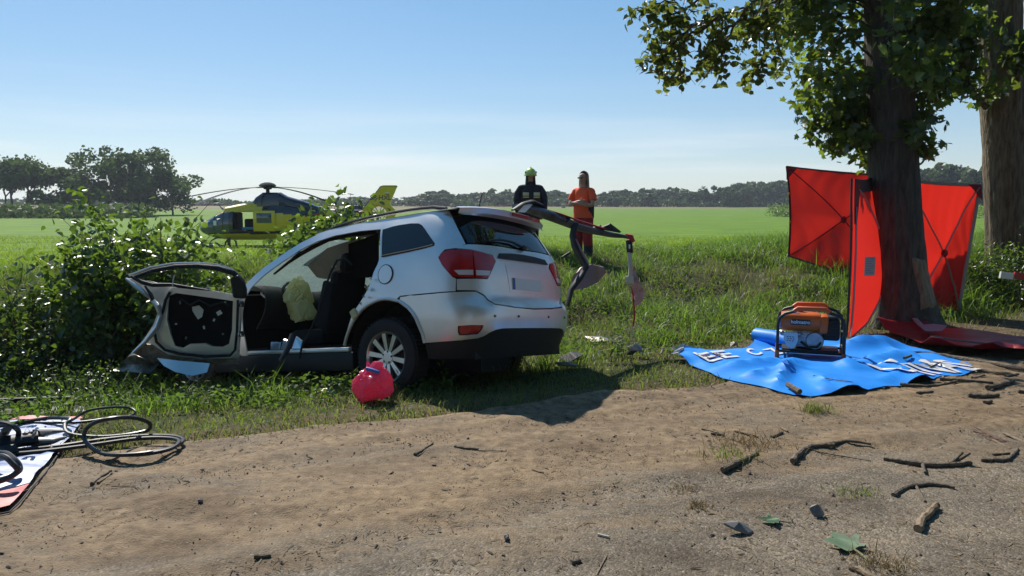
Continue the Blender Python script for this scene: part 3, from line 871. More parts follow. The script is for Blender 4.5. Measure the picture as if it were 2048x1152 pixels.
# -- grass
def area(n, x0, x1, y0, y1):
    return RNG.uniform(x0, x1, n), RNG.uniform(y0, y1, n)
TARP = [(1338, 716), (1372, 700), (1412, 703), (1505, 698), (1512, 686), (1600, 684), (1700, 684), (1760, 688), (1800, 694), (1850, 706), (1900, 716), (1958, 740), (1915, 757), (1880, 757), (1850, 768), (1810, 773), (1740, 785), (1680, 793), (1600, 797), (1550, 787), (1520, 775), (1470, 766), (1440, 757), (1405, 741)]
TARPW = [(flat(u, v).x, flat(u, v).y) for u, v in TARP]
def keep_mask(x, y, d, s):
    bare = np.clip((s - 3.4) / 1.5, 0, 1) * np.clip((2.6 - d) / 1.2, 0, 1)
    m = RNG.uniform(0, 1, len(x)) > bare * .93
    m &= np.abs(x) < y * .74 + 1.2
    bx = [p[0] for p in TARPW]; by = [p[1] for p in TARPW]
    near = (x > min(bx) - .05) & (x < max(bx)) & (y > min(by)) & (y < max(by))
    idx = np.nonzero(near & m)[0]
    for i in idx:
        if inside(TARPW, x[i], y[i]): m[i] = False
    return m
def tuft_points(nt, per, x0, x1, y0, y1, dlo, dhi, slo=-99, shi=99, spread=.09, patch=None):
    x, y = area(nt, x0, x1, y0, y1); d, s = road_ds(x, y)
    m = (d > dlo) & (d < dhi) & (s > slo) & (s < shi)
    if patch: m &= fbm(x * patch[0], y * patch[0], patch[1], 3) > patch[2]
    x, y = x[m], y[m]; sc = RNG.uniform(.6, 1.25, len(x))
    X = np.repeat(x, per) + RNG.normal(0, spread, len(x) * per); Y = np.repeat(y, per) + RNG.normal(0, spread, len(x) * per)
    S = np.repeat(sc, per)
    d, s = road_ds(X, Y); k = keep_mask(X, Y, d, s) & (d > .02)
    return X[k], Y[k], S[k]
def grass(name, pts, h, w, lean, mat):
    X, Y, S = pts
    P = np.stack([X, Y, tz(X, Y) - .02], 1); n = len(X)
    o = blades(name, P, S * RNG.uniform(h[0], h[1], n), RNG.uniform(w[0], w[1], n), RNG.uniform(lean[0], lean[1], n), mat); o['kind'] = 'stuff'
    return o
grass('short_verge_grass', tuft_points(46000, 5, -7, 12, 3.2, 14, .0, 2.6, spread=.06), (.035, .12), (.005, .010), (.4, 1.15), G_VERGE)
grass('bank_grass', tuft_points(5200, 20, -9, 14, 4.5, 19, 1.4, 9.6, spread=.09), (.09, .28), (.006, .012), (.35, 1.15), G_VERGE)
grass('lush_bank_grass', tuft_points(4600, 22, -9, 14, 4.5, 18, 1.2, 9.2, shi=1.2, spread=.10), (.10, .34), (.006, .013), (.45, 1.25), G_LUSH)
grass('tall_tufts', tuft_points(3600, 26, -2, 14, 6, 18, 1.6, 9.9, slo=1.0, spread=.085, patch=(.8, 61, .43)), (.14, .36), (.007, .013), (.35, 1.15), G_LUSH)
def weeds(name, n, x0, x1, y0, y1, dlo, dhi, slo, shi, h, sz, mat, patch):
    x, y = area(n, x0, x1, y0, y1); d, s = road_ds(x, y)
    m = (d > dlo) & (d < dhi) & (s > slo) & (s < shi) & (fbm(x * 1.1, y * 1.1, patch[0], 3) > patch[1])
    x, y = x[m], y[m]; d, s = road_ds(x, y); k = keep_mask(x, y, d, s); x, y = x[k], y[k]; n = len(x)
    hh = h * fbm(x * 2.3, y * 2.3, patch[0] + 5, 2) * 1.5
    P = np.stack([x, y, tz(x, y) + RNG.uniform(.1, 1, n) * hh], 1)
    scatter(name, *OVAL, P, rot_rand(n, .7, 1), RNG.uniform(sz[0], sz[1], n), mat)['kind'] = 'stuff'
L_WEED = leafmat('weed_leaf', (.035, .075, .012), (.075, .12, .022), (.17, .30, .03), .38, .6, spec=.2)
weeds('broad_weeds', 90000, -8, 12, 5, 17, 1.4, 9.8, -99, 99, .22, (.025, .06), L_WEED, (201, .50))
weeds('broad_weeds', 24000, -8, 2, 4.5, 10, .8, 6, -99, 1.5, .26, (.025, .065), L_WEED, (211, .45))
grass('right_bank_grass', tuft_points(2600, 24, 5, 14, 9, 18, 2.3, 9.8, slo=7.2, spread=.12), (.2, .5), (.007, .013), (.25, .9), G_LUSH)
grass('dead_straw', tuft_points(1500, 14, -3, 12, 5, 18, .5, 9.0, slo=.2, spread=.16, patch=(.55, 71, .53)), (.08, .26), (.004, .009), (.8, 1.2), G_DRY)
grass('dead_straw', tuft_points(2400, 5, -7, 12, 3.2, 12, .0, 2.2, spread=.12), (.04, .12), (.003, .006), (.9, 1.25), G_DRY)
grass('tall_seed_grass', tuft_points(60, 14, -6.8, -4.6, 8.4, 10.4, 3, 9, spread=.14), (.6, 1.05), (.004, .008), (.08, .4), G_DRY)
# field grass, thinning with distance
n = 150000
y = 8.5 + 44 * RNG.uniform(0, 1, n) ** 1.55; x = RNG.uniform(-1, 1, n) * (y * .74 + 2); d, s = road_ds(x, y)
m = d > 8.3 + RNG.normal(0, .5, n)
x, y = x[m], y[m]; n = len(x); P = np.stack([x, y, tz(x, y) - .02], 1)
gs = fbm(x * .5, y * .5, 81, 3)
o = blades('field_grass', P, RNG.uniform(.06, .15, n) * (.6 + .8 * gs), RNG.uniform(.007, .012, n) * np.clip(y / 14, 1, 3.2), RNG.uniform(.2, .9, n), G_FIELD); o['kind'] = 'stuff'
# ------------------------------------------------------------------ the wrecked car (x forward from the rear axle, y left, z up)
SILVER = M('silver_paint', (.74, .735, .73), .36, .55, coat=.45, col2=(.68, .675, .665), scale=3)
BLACKP = M('black_plastic', (.018, .019, .021), .55, spec=.35)
BLACKR = M('black_rubber', (.014, .014, .015), .75, bump=.2, bscale=60)
DARKIN = M('dark_interior', (.008, .008, .010), .9, spec=.15)
SEATM = M('seat_fabric', (.018, .018, .021), .95, bump=.3, bscale=120, spec=.2)
GLASSD = M('tinted_glass', (.008, .010, .013), .03, spec=.55)
REDL = M('red_lens', (.48, .008, .016), .2, coat=.3, col2=(.34, .005, .010), scale=9)
CLEARL = M('clear_lens', (.62, .58, .58), .15, coat=1.0)
BEIGE = M('beige_trim', (.30, .265, .23), .85, col2=(.25, .22, .19), scale=8)
ALLOY = M('alloy', (.56, .56, .57), .30, .85)
ALLOYD = M('dark_alloy', (.05, .05, .055), .5, .5)
CHROME = M('bright_steel', (.65, .66, .68), .2, .95)
AIRB = M('airbag_cloth', (.86, .88, .56), .85, col2=(.78, .80, .48), scale=5, bump=.35, bscale=22)
PLATE = M('plate_white', (.74, .75, .74), .4)
PLATEB = M('plate_blue', (.02, .08, .38), .4)
CREAM = M('cream_plastic', (.62, .56, .44), .5, col2=(.5, .44, .33), scale=14)
PINKS = M('dusty_mauve_trim', (.26, .19, .19), .6, .3)
WHITEB = M('white_foil', (.72, .72, .70), .5)
YELLOWB = M('yellow_scrap', (.5, .5, .12), .6)
RUSTG = M('scratched_metal', (.32, .30, .26), .42, .7, col2=(.14, .12, .10), scale=16, bump=.3, bscale=25)

XS = -.45
def _nom():
    th = np.linspace(0, PI, 801); n = 4.6
    cx = np.abs(np.sin(th)) ** (2 / n); cy = np.sign(np.cos(th)) * np.abs(np.cos(th)) ** (2 / n)
    x = XS - (1 + XS) * cx; y = .92 * cy
    return x, y, np.concatenate([[0], np.cumsum(np.hypot(np.diff(x), np.diff(y)))])
NXc, NYc, NSc = _nom(); AL = float(NSc[-1])
HZ = [.2, .30, .45, .62, .85, 1.0, 1.12, 1.2, 1.3, 1.42, 1.53, 1.62]
HW = [.85, .89, .925, .94, .94, .93, .915, .90, .868, .826, .78, .725]
ZR = [.2, .42, .50, .60, .70, .725, .76, .85, 1.0, 1.18, 1.22, 1.3, 1.45, 1.56, 1.62]
XR = [-.92, -1.0, -1.04, -1.055, -1.05, -1.045, -1.0, -.99, -.985, -.96, -.945, -.91, -.83, -.77, -.76]
def csurf(a, z):
    x = XS - a if a < 0 else (XS + a - AL if a > AL else float(np.interp(a, NSc, NXc)))
    y = .92 if a < 0 else (-.92 if a > AL else float(np.interp(a, NSc, NYc)))
    h = float(np.interp(z, HZ, HW)) / .92; r = float(np.interp(z, ZR, XR)) + 1
    w = min(max((.3 - x) / 1.1, 0), 1); w = w * w * (3 - 2 * w)
    f = max(0, x - 2.0); y *= 1 - .03 * f * f
    return Vector((x + r * w, y * h, z))
def csurf_n(a, z):
    e = .004
    n = (csurf(a + e, z) - csurf(a - e, z)).cross(csurf(a, z + e) - csurf(a, z - e)); n.normalize()
    return n
CARQ = ((-.6539, 7.4889, -.2116), 1.01020952, -.1300306, .13844461)
def car_matrix():
    p, yaw, pit, rol = CARQ
    f = Vector((-math.sin(yaw), math.cos(yaw), 0)); l = Vector((-math.cos(yaw), -math.sin(yaw), 0)); u = Vector((0, 0, 1))
    f2 = f * math.cos(pit) + u * math.sin(pit); u2 = f2.cross(l)
    l3 = l * math.cos(rol) + u2 * math.sin(rol); u3 = f2.cross(l3)
    m = Matrix((f2, l3, u3)).transposed().to_4x4(); m.translation = Vector(p)
    return m
CM = car_matrix(); CI = CM.inverted()
car = empty('wrecked_car', CM.translation, 'wrecked silver car with its near doors cut open and a deployed airbag', 'car')
car.rotation_euler = CM.to_euler()
def cl(u, v, Y): return CI @ at(u, v, Y)                    # a point of the place in the car's own frame

def dent(a, z, p, n, k):
    x = p.x
    f = 0
    if k:
        f = k * (float(fbm(a * 2.2 + 7, z * 2.6, 91, 3)) - .5)
    return p + n * f
def panel(name, poly, mat, holes=(), off=0.0, thick=.012, step=.055, parent=car, k=0.0, mirror=False, smooth=True, label=None):
    if mirror: poly = [(AL - a, z) for a, z in poly]; holes = [[(AL - a, z) for a, z in h] for h in holes]
    vs, fs = cdt(poly, holes, step)
    P = []
    for a, z in vs:
        n = csurf_n(a, z); P.append(dent(a, z, csurf(a, z) + n * off, n, k))
    n0 = csurf_n(*vs[fs[0][0]]); q = [P[i] for i in fs[0]]
    if (q[1] - q[0]).cross(q[2] - q[0]).dot(n0) < 0: fs = [f[::-1] for f in fs]
    b = MB(); b.add(P, fs)
    o = b.build(name, mat, parent, smooth=smooth, thick=thick)
    if label: o['label'] = label
    return o
ARCH = [(-.969, .418), (-.925, .50), (-.879, .571), (-.83, .635), (-.771, .694), (-.71, .742), (-.645, .778), (-.579, .803), (-.52, .818), (-.46, .826), (-.40, .826), (-.345, .818), (-.29, .805)]
ARCH2 = [(-.245, .795), (-.205, .77), (-.165, .733), (-.126, .684), (-.09, .63), (-.063, .57), (-.02, .49), (.02, .409)]
QG = [(-.55, 1.500), (-.40, 1.516), (-.273, 1.522), (-.1, 1.522), (.03, 1.508), (.075, 1.485), (.11, 1.44), (.148, 1.385), (.20, 1.295), (.185, 1.278), (.03, 1.263), (-.145, 1.251), (-.35, 1.240), (-.485, 1.233)]
def grow(poly, d):
    cx = sum(p[0] for p in poly) / len(poly); cy = sum(p[1] for p in poly) / len(poly)
    return [(x + d * np.sign(x - cx) * min(1, abs(x - cx) / .1), y + d * np.sign(y - cy) * min(1, abs(y - cy) / .05)) for x, y in poly]
side_out = ARCH + [(-.235, .843), (.0, .846), (.378, .847), (.384, .955), (.352, .971), (.300, 1.03), (.258, 1.083), (.219, 1.155), (.250, 1.19), (.298, 1.226), (.405, 1.232), (.50, 1.27), (.44, 1.56), (.40, 1.605),
            (.084, 1.618), (-.3, 1.62), (-.7, 1.62), (-1.2, 1.604), (-1.45, 1.57), (-1.7, 1.487), (-1.95, 1.382), (-2.2, 1.262), (-2.42, 1.115), (-2.52, .97), (-2.55, .8), (-2.53, .6), (-2.52, .33),
            (-2.41, .34), (-2.42, .5), (-2.45, .62), (-2.46, .8), (-2.43, .95), (-2.34, 1.06), (-2.15, 1.185), (-1.95, 1.29), (-1.68, 1.408), (-1.45, 1.48), (-1.2, 1.518), (-.85, 1.525), (-.586, 1.513),
            (-.53, 1.30), (-.515, 1.235), (-.535, 1.16), (-.575, 1.09), (-.60, 1.0), (-.643, .922), (-.70, .85), (-.76, .79), (-.835, .722), (-.90, .60), (-.94, .52)]
panel('body_side', side_out, SILVER, [grow(QG, .006)], k=.018, step=.06)
panel('quarter_window', QG, GLASSD, off=-.004, thick=.006)
b = MB(); b.tube([csurf(a, z) + csurf_n(a, z) * .002 for a, z in QG[9:]], .010, 6); b.build('window_trim', BLACKR, car, smooth=True)
# arch lip flare
b = MB(); b.tube([csurf(a, z) + csurf_n(a, z) * .004 for a, z in ARCH + ARCH2], .016, 8); b.build('arch_lip', SILVER, car, smooth=True)
# fuel cap
b = MB()
fa, fz = -.42, 1.055
b.add([csurf(fa + r * .085 * math.cos(t), fz + r * .085 * math.sin(t)) + csurf_n(fa, fz) * .006 for r in (0, 1) for t in np.linspace(0, 2 * PI, 24, endpoint=False)], [(i, 24 + i, 24 + (i + 1) % 24) for i in range(24)])
fc = b.build('fuel_cap', SILVER, car, smooth=True)
b = MB(); b.tube([csurf(fa + .09 * math.cos(t), fz + .09 * math.sin(t)) + csurf_n(fa, fz) * .003 for t in np.linspace(0, 2 * PI, 28, endpoint=False)], .0035, 5, closed=True); b.build('cap_seam', BLACKR, fc)
BH = [(1.318, .69), (1.0, .70), (.715, .722), (.64, .80), (.56, .838), (.378, .838), (.1, .836), (-.235, .832)] + ARCH2 + [(.2, .413), (.4, .42), (.54, .432), (.60, .45), (.652, .48), (.72, .503), (.80, .513), (1.0, .515), (1.318, .516)]
FOG = [(.345, .537), (.45, .54), (.565, .537), (.55, .50), (.525, .468), (.44, .465), (.371, .466), (.35, .49)]
def sym(h): return h + [(AL - a, z) for a, z in h[::-1]]
def sym2(h):
    r = [(AL - a, z) for a, z in h[::-1]]
    return h[:-1] + r[:-1] if abs(h[-1][0] - AL / 2) < 1e-3 and False else h + r[1:-1] if abs(h[-1][0] - AL / 2) < .02 else h + r
bump_o = panel('bumper', sym2(BH), SILVER, [grow(FOG, .008), [(AL - a, z) for a, z in grow(FOG, .008)]], step=.05)
for mir in (False, True):
    r_ = panel('fog_reflector', FOG, REDL, off=-.016, thick=.01, mirror=mir)
b = MB()
for a in (.70, 1.05, AL - 1.05, AL - .7):
    n = csurf_n(a, .622); b.ball(csurf(a, .622) + n * .002, .012, 10)
b.build('parking_sensors', RUSTG, bump_o, smooth=True)
BK = [(1.318, .508), (1.0, .507), (.80, .505), (.72, .495), (.652, .472), (.60, .442), (.54, .424), (.2, .405), (.02, .40), (.06, .27), (.6, .25), (1.318, .25)]
panel('lower_bumper', sym2(BK), BLACKP, off=-.006, thick=.02)
TG = [(1.318, 1.27), (.965, 1.276), (.52, 1.266), (.42, 1.245), (.41, 1.228), (.55, 1.217), (.795, 1.178), (.838, 1.126), (.70, .953), (.39, .951), (.39, .855), (.56, .850), (.65, .81), (.725, .735), (1.0, .712), (1.318, .702)]
tg = panel('tailgate', sym2(TG), SILVER, step=.05)
LO = [(.225, 1.155), (.255, 1.185), (.32, 1.216), (.44, 1.214), (.545, 1.21), (.543, .962), (.44, .965), (.356, .976), (.305, 1.03), (.263, 1.085)]
LI = [(.556, 1.208), (.68, 1.19), (.793, 1.168), (.826, 1.126), (.77, 1.05), (.697, .960), (.556, .958)]
for mir in (False, True):
    lo_ = panel('tail_lamp', LO, REDL, off=.008, thick=.02, mirror=mir)
    li_ = panel('tail_lamp', LI, REDL, off=.006, thick=.02, mirror=mir)
    panel('reversing_lens', [(.37, 1.028), (.535, 1.028), (.535, .985), (.41, .987)], CLEARL, off=.011, thick=.006, parent=lo_, mirror=mir)
    panel('reversing_lens', [(.566, 1.028), (.735, 1.028), (.71, .985), (.566, .983)], CLEARL, off=.009, thick=.006, parent=li_, mirror=mir)
GL = [(1.318, 1.598), (.9, 1.59), (.56, 1.565), (.468, 1.545), (.525, 1.282), (.965, 1.290), (1.318, 1.284)]
panel('rear_window', sym2(GL), GLASSD, off=-.004, thick=.006)
GR = [(.84, 1.20), (1.1, 1.212), (1.318, 1.214), (1.318, 1.150), (1.1, 1.150), (.85, 1.155)]
gs_ = panel('handle_trim', GR + [(AL - a, z) for a, z in GR[::-1][1:-1]] if False else [(.86, 1.155), (.90, 1.20), (1.1, 1.215), (1.318, 1.22), (AL - 1.1, 1.215), (AL - .90, 1.20), (AL - .86, 1.155)], BLACKP, off=.012, thick=.014, parent=tg)
pl = panel('number_plate', [(1.06, .985), (AL - 1.06, .985), (AL - 1.06, .875), (1.06, .875)], PLATE, off=.008, thick=.008, parent=tg)
panel('plate_band', [(1.061, .984), (1.10, .984), (1.10, .876), (1.061, .876)], PLATEB, off=.0105, thick=.002, parent=tg)
panel('plate_recess', [(.98, 1.10), (AL - .98, 1.10), (AL - 1.02, .85), (1.02, .85)], SILVER, off=.003, thick=.002, parent=tg)
# rear wiper
b = MB(); b.tube([csurf(a, z) + csurf_n(a, z) * .02 for a, z in ((1.36, 1.29), (1.2, 1.33), (1.0, 1.335), (.78, 1.31))], [.016, .012, .010, .007], 6)
b.ball(csurf(1.36, 1.285) + csurf_n(1.36, 1.285) * .02, (.03, .03, .03), 10); b.build('rear_wiper', BLACKP, car, smooth=True)
# roof skin, spoiler, rails
def redge(x): return float(np.interp(x, [-.8, -.3, .4, .8, 1.0, 1.1], [1.612, 1.622, 1.614, 1.60, 1.58, 1.56]))
def hw_at(z): return float(np.interp(z, HZ, HW))
def rooff(i, j):
    x = -.72 + 1.78 * i; t = -1 + 2 * j; y = t * (hw_at(redge(x)) + .003)
    z = redge(x) + .075 * (1 - abs(t) ** 2.4) + .02 * (float(fbm(x * 3, y * 3, 12, 3)) - .5) * (1 - t * t)
    return Vector((x, y, z))
b = MB(); b.grid(rooff, 36, 28); b.build('roof', SILVER, car, smooth=True, thick=.01)
b = MB(); b.grid(lambda i, j: rooff(i, j) - Vector((0, 0, .045)), 16, 12); b.build('headliner', BEIGE, car, smooth=True)
def spo(i, j):
    y = (-1 + 2 * j) * .735; t = abs(-1 + 2 * j); xr = -.885 + .12 * t ** 3
    pts = [(-.66, redge(-.7) + .075 * (1 - t ** 2.4) + .003), (xr + .05, 1.660 - .035 * t ** 2), (xr, 1.645 - .035 * t ** 2), (xr + .022, 1.592 - .03 * t ** 2), (-.80, 1.572 - .03 * t ** 2)]
    k = min(int(i * 4), 3); f = i * 4 - k
    return Vector((pts[k][0] * (1 - f) + pts[k + 1][0] * f, y, pts[k][1] * (1 - f) + pts[k + 1][1] * f))
b = MB(); b.grid(spo, 16, 30); sp = b.build('spoiler', SILVER, car, smooth=True)
b = MB(); b.grid(lambda i, j: Vector((-.89 + .12 * abs((-.45 + .55 * j) / .735) ** 3 - .004, -.45 + .55 * j - .05, 1.602 + .032 * i)), 3, 10); b.build('brake_light', REDL, sp, smooth=True, thick=.012)
for s in (1, -1):
    b = MB(); pts = []
    for t in np.linspace(0, 1, 12):
        x = -.55 + 1.56 * t; z = redge(x) + .035 + .028 * math.sin(PI * min(1, max(0, t)) ** .8); pts.append((x, s * .655, z if 0 < t < 1 else redge(x) + .02))
    b.tube(pts, .022, 8, flat_=(1, .8)); b.build('roof_rail', BLACKP, car, smooth=True)
b = MB(); b.tube([(-.35, -.12, 1.68), (-.36, -.12, 1.74), (-.42, -.12, 1.92)], [.014, .008, .004], 6); b.build('aerial', BLACKP, car, smooth=True)
# far side, front end
FS = [(-.97, .42)] + ARCH[1:] + [(-.235, .843), (.378, .847), (.384, .955), (.219, 1.155), (.298, 1.226), (.50, 1.27), (.44, 1.56), (.40, 1.605), (-.7, 1.62), (-1.2, 1.604), (-1.45, 1.57), (-1.95, 1.382), (-2.42, 1.115), (-2.52, .97), (-2.52, .33), (-1.8, .33)]
panel('far_side', FS, SILVER, [[(-.5, 1.26), (.15, 1.28), (.05, 1.5), (-.5, 1.52)], [(-2.2, 1.12), (-.62, 1.23), (-.62, 1.51), (-1.4, 1.47)]], mirror=True, k=.03)
panel('far_windows', [(-2.3, 1.08), (.2, 1.26), (.1, 1.53), (-1.2, 1.53)], GLASSD, off=-.02, thick=.005, mirror=True)
FEND = [(-2.57, .42), (-2.57, .98), (-2.9, 1.0), (-3.4, .96), (-3.85, .84), (-3.95, .6), (-3.9, .42), (-3.76, .42), (-3.70, .60), (-3.56, .74), (-3.34, .80), (-3.12, .74), (-2.98, .60), (-2.92, .42)]
panel('front_wing', FEND, SILVER, k=.10)
panel('front_wing', FEND, SILVER, k=.10, mirror=True)
b = MB()
b.grid(lambda i, j: Vector((2.1 + 1.4 * i, (-1 + 2 * j) * (.87 - .1 * i * i), 1.0 - .16 * i * i + .05 * (1 - (2 * j - 1) ** 2) + .28 * (float(fbm(i * 4, j * 4, 31, 3)) - .5) * i)), 22, 22)
b.build('bonnet', SILVER, car, smooth=True, thick=.008)
b = MB(); b.box((3.4, 0, .55), (.18, 1.5, .5), bev=.06); b.build('front_bumper', BLACKP, car, smooth=True)
# underbody and wheel houses
b = MB(); b.box((1.35, 0, .32), (2.0, 1.66, .12)); b.box((-.42, 0, .36), (.95, 1.5, .22)); b.box((.0, 0, .42), (.9, 1.16, .3)); b.box((2.9, 0, .5), (1.0, 1.1, .4)); b.box((-.15, .0, .19), (.9, .5, .16))
b.build('underbody', BLACKR, car)
b = MB()
for s in (1, -1):
    for xh in (0, 2.89):
        b = MB()
        b.grid(lambda i, j: Vector((xh + .47 * math.cos(PI * i), s * (.58 + .30 * j), .34 + .47 * math.sin(PI * i))), 16, 2)
        b.grid(lambda i, j: Vector((xh + .47 * math.cos(PI * i) * j, s * .58, .34 + .47 * math.sin(PI * i) * j)), 16, 3)
        b.build('wheel_house', BLACKR, car)
# inner linings so that no light leaks through the shell
LIN = [(-.55, .85), (.35, .855), (.36, .97), (.22, 1.15), (.29, 1.22), (.45, 1.26), (.40, 1.6), (-.57, 1.6), (-.5, 1.24)]
panel('inner_lining', LIN, DARKIN, [grow(QG, .02)], off=-.04, thick=.004)
panel('inner_lining', [(-2.3, .36), (.3, .5), (.3, 1.6), (-1.3, 1.6), (-2.3, 1.1)], DARKIN, off=-.06, thick=.004, mirror=True)
b = MB(); b.box((-.7, 0, .84), (.04, 1.6, .70)); b.box((-.3, 0, .62), (.9, 1.6, .06)); b.build('boot_lining', DARKIN, car)
# wheels
def wheel(x, y, z, side, spin):
    w = empty('wheel', (x, y, z)); w.parent = car
    R_ = Matrix.Rotation(PI / 2 * -side, 3, 'X')
    t = MB(); t.lathe([(.235, -.10), (.30, -.115), (.345, -.10), (.362, -.07), (.366, 0), (.362, .07), (.345, .10), (.30, .115), (.240, .10)], R=R_, n=48)
    for k in range(56):                                      # tread blocks
        a = 2 * PI * k / 56
        t.box((.366 * math.cos(a), 0, .366 * math.sin(a)), (.026, .17, .012), Matrix.Rotation(-a + PI / 2, 3, 'Y'))
    t.build('tyre', BLACKR, w, smooth=True)
    r = MB(); r.lathe([(.235, -.1), (.215, -.05), (.2, .0), (.19, .02), (.06, .02)], R=R_, n=40); r.build('rim_barrel', ALLOYD, w, smooth=True)
    r = MB(); r.lathe([(.240, .094), (.236, .108), (.226, .104), (.216, .085), (.21, .05)], R=R_, n=48)
    ty = .088 * side
    for k in range(10):
        a = 2 * PI * k / 10 + spin
        d = Vector((math.cos(a), 0, math.sin(a))); tt = Vector((-d.z, 0, d.x)); yv = Vector((0, side, 0))
        p = [d * .045 + tt * .017, d * .222 + tt * .024, d * .222 - tt * .024, d * .045 - tt * .017]
        r.prism([q + yv * (.078 if i in (0, 3) else .094) for i, q in enumerate(p)], -yv * .03)
    r.lathe([(.0, .084), (.03, .086), (.062, .084), (.07, .07), (.07, .03)], R=R_, n=30)
    r.build('rim', ALLOY, w, smooth=True)
    h = MB()
    for k in range(5):
        a = 2 * PI * k / 5 + spin + .3; h.ball((.052 * math.cos(a), side * .084, .052 * math.sin(a)), (.011, .006, .011), 8)
    h.build('wheel_nuts', BLACKP, w)
    return w
wheel(0, .815, .29, 1, .18); wheel(0, -.80, .30, -1, .5); wheel(2.89, .80, .32, 1, .3); wheel(2.89, -.80, .32, -1, .1)
# sill
b = MB(); b.box((1.47, .83, .375), (1.98, .16, .045), bev=.015); b.build('sill', SILVER, car, smooth=True)
b = MB(); b.box((1.47, .85, .26), (2.1, .13, .19), bev=.03); b.build('sill_cladding', BLACKP, car, smooth=True)
b = MB()
for k in range(3):
    x = 1.15 + .16 * k; b.prism([(x, .90, .40), (x + .13, .91, .40), (x + .10 + .03 * k, .88, .52 - .02 * k), (x + .02, .87, .47)], (0, -.02, .01))
b.build('torn_sill_flap', CHROME, car, bevel=.004)
b = MB(); b.tube([cl(585, 668, 7.05), cl(578, 690, 6.98), cl(572, 705, 6.93), cl(560, 722, 6.9)], [.03, .04, .035, .02], 8, flat_=(1, .5)); b.build('torn_seat_trim', BLACKP, car, smooth=True)
# interior
b = MB(); b.box((1.2, 0, .40), (2.2, 1.6, .05)); b.box((2.28, 0, .7), (.04, 1.7, .75)); b.build('floor', DARKIN, car)
b = MB(); b.grid(lambda i, j: Vector((2.30 - .55 * math.sin(PI * i * .75), -.84 + 1.68 * j, .62 + .46 * math.sin(PI * .5 * min(1, 1.25 * (1 - i))) + .02 * math.sin(j * 9))), 12, 20)
b.build('dashboard', BLACKP, car, smooth=True, thick=.01)
b = MB(); b.tube([Vector((1.88, .70, .99)) + Vector((.04 * math.sin(t), .085 * math.cos(t), .042 * math.sin(t) + .012 * math.cos(t))) for t in np.linspace(0, 2 * PI, 24, endpoint=False)], .011, 6, closed=True); b.build('air_vent', M('satin_trim', (.60, .61, .64), .4, .2), car, smooth=True)
b = MB(); b.box((1.895, .70, .99), (.03, .11, .065), Matrix.Rotation(.2, 3, 'Y')); b.build('vent_grille', DARKIN, car)
b = MB(); b.box((1.86, -.10, .92), (.04, .32, .22), Matrix.Rotation(.25, 3, 'Y'), bev=.015); b.build('centre_console', DARKIN, car, smooth=True)
Rw = Matrix.Rotation(math.radians(-65), 3, 'Y')
b = MB(); b.tube([Vector((1.76, .40, .97)) + Rw @ Vector((.19 * math.cos(t), .19 * math.sin(t), 0)) for t in np.linspace(0, 2 * PI, 32, endpoint=False)], .017, 8, closed=True)
b.tube([(1.76, .40, .97), (1.98, .40, .87)], .035, 8)
for t in (0, 2.2, 4.1): b.tube([Vector((1.76, .40, .97)), Vector((1.76, .40, .97)) + Rw @ Vector((.18 * math.cos(t), .18 * math.sin(t), 0))], .018, 6)
b.build('steering_wheel', BLACKP, car, smooth=True)
AFC = facets(61, 30, .80, 1.08)
bm = bmesh.new(); bmesh.ops.create_icosphere(bm, subdivisions=5, radius=1)
for p in bm.verts:
    c = p.co.copy(); a = math.atan2(c.y, c.z)
    f = .96 * facet_r(c, AFC) * (1 + .22 * (float(fbm(c.x * 2 + 5, c.y * 2.2 + c.z * 1.7, 77, 4)) - .5))
    rid = abs(float(vn(c.y * 3.2 + 9, c.z * 3.2 + c.x * 2, 78)) - .5); f -= .13 * max(0, 1 - rid * 7)
    top = .75 + .25 * (c.z > 0)
    p.co = Vector((1.65 + c.x * .15 * f, .46 + c.y * .19 * f * (1.1 if c.z > 0 else .85), .91 + c.z * .235 * f))
    p.co.x -= .10 * max(0, -c.z) * .9
me = bpy.data.meshes.new('airbag'); bm.to_mesh(me); bm.free(); me.materials.append(AIRB)
me.polygons.foreach_set('use_smooth', [True] * len(me.polygons))
me.set_sharp_from_angle(angle=math.radians(14)); link('airbag', me, car)
nt = AIRB.node_tree; tl = N(nt, 'ShaderNodeBsdfTranslucent'); tl.inputs[0].default_value = (.85, .88, .5, 1); mx = N(nt, 'ShaderNodeMixShader'); mx.inputs[0].default_value = .4
nt.links.new(nt.nodes['Principled BSDF'].outputs[0], mx.inputs[1]); nt.links.new(tl.outputs[0], mx.inputs[2]); nt.links.new(mx.outputs[0], nt.nodes['Material Output'].inputs[0])
def seat(x, y):
    s = empty('seat', (x, y, .42)); s.parent = car
    q = MB(); q.box((.24, 0, .10), (.52, .50, .17), bev=.06); q.build('seat_cushion', SEATM, s, smooth=True)
    R_ = Matrix.Rotation(math.radians(-14), 3, 'Y')
    q = MB(); q.box((-.10, 0, .46), (.16, .50, .66), R_, bev=.065, taper=.86)
    q.box((-.06, .235, .42), (.2, .06, .5), R_, bev=.028, taper=.8); q.box((-.06, -.235, .42), (.2, .06, .5), R_, bev=.028, taper=.8); q.build('backrest', SEATM, s, smooth=True)
    q = MB(); q.box((-.215, 0, .86), (.11, .28, .20), R_, bev=.045); q.build('headrest', SEATM, s, smooth=True)
    q = MB()
    for k in (-.07, .07): q.tube([(-.18, k, .74), (-.215, k, .86)], .008, 6)
    q.build('headrest_post', CHROME, s)
seat(1.13, .40); seat(1.13, -.40)
b = MB(); b.box((.20, 0, .56), (.45, 1.3, .18), bev=.06); b.box((-.02, 0, .92), (.14, 1.3, .66), Matrix.Rotation(-.25, 3, 'Y'), bev=.06); b.build('rear_bench', SEATM, car, smooth=True)
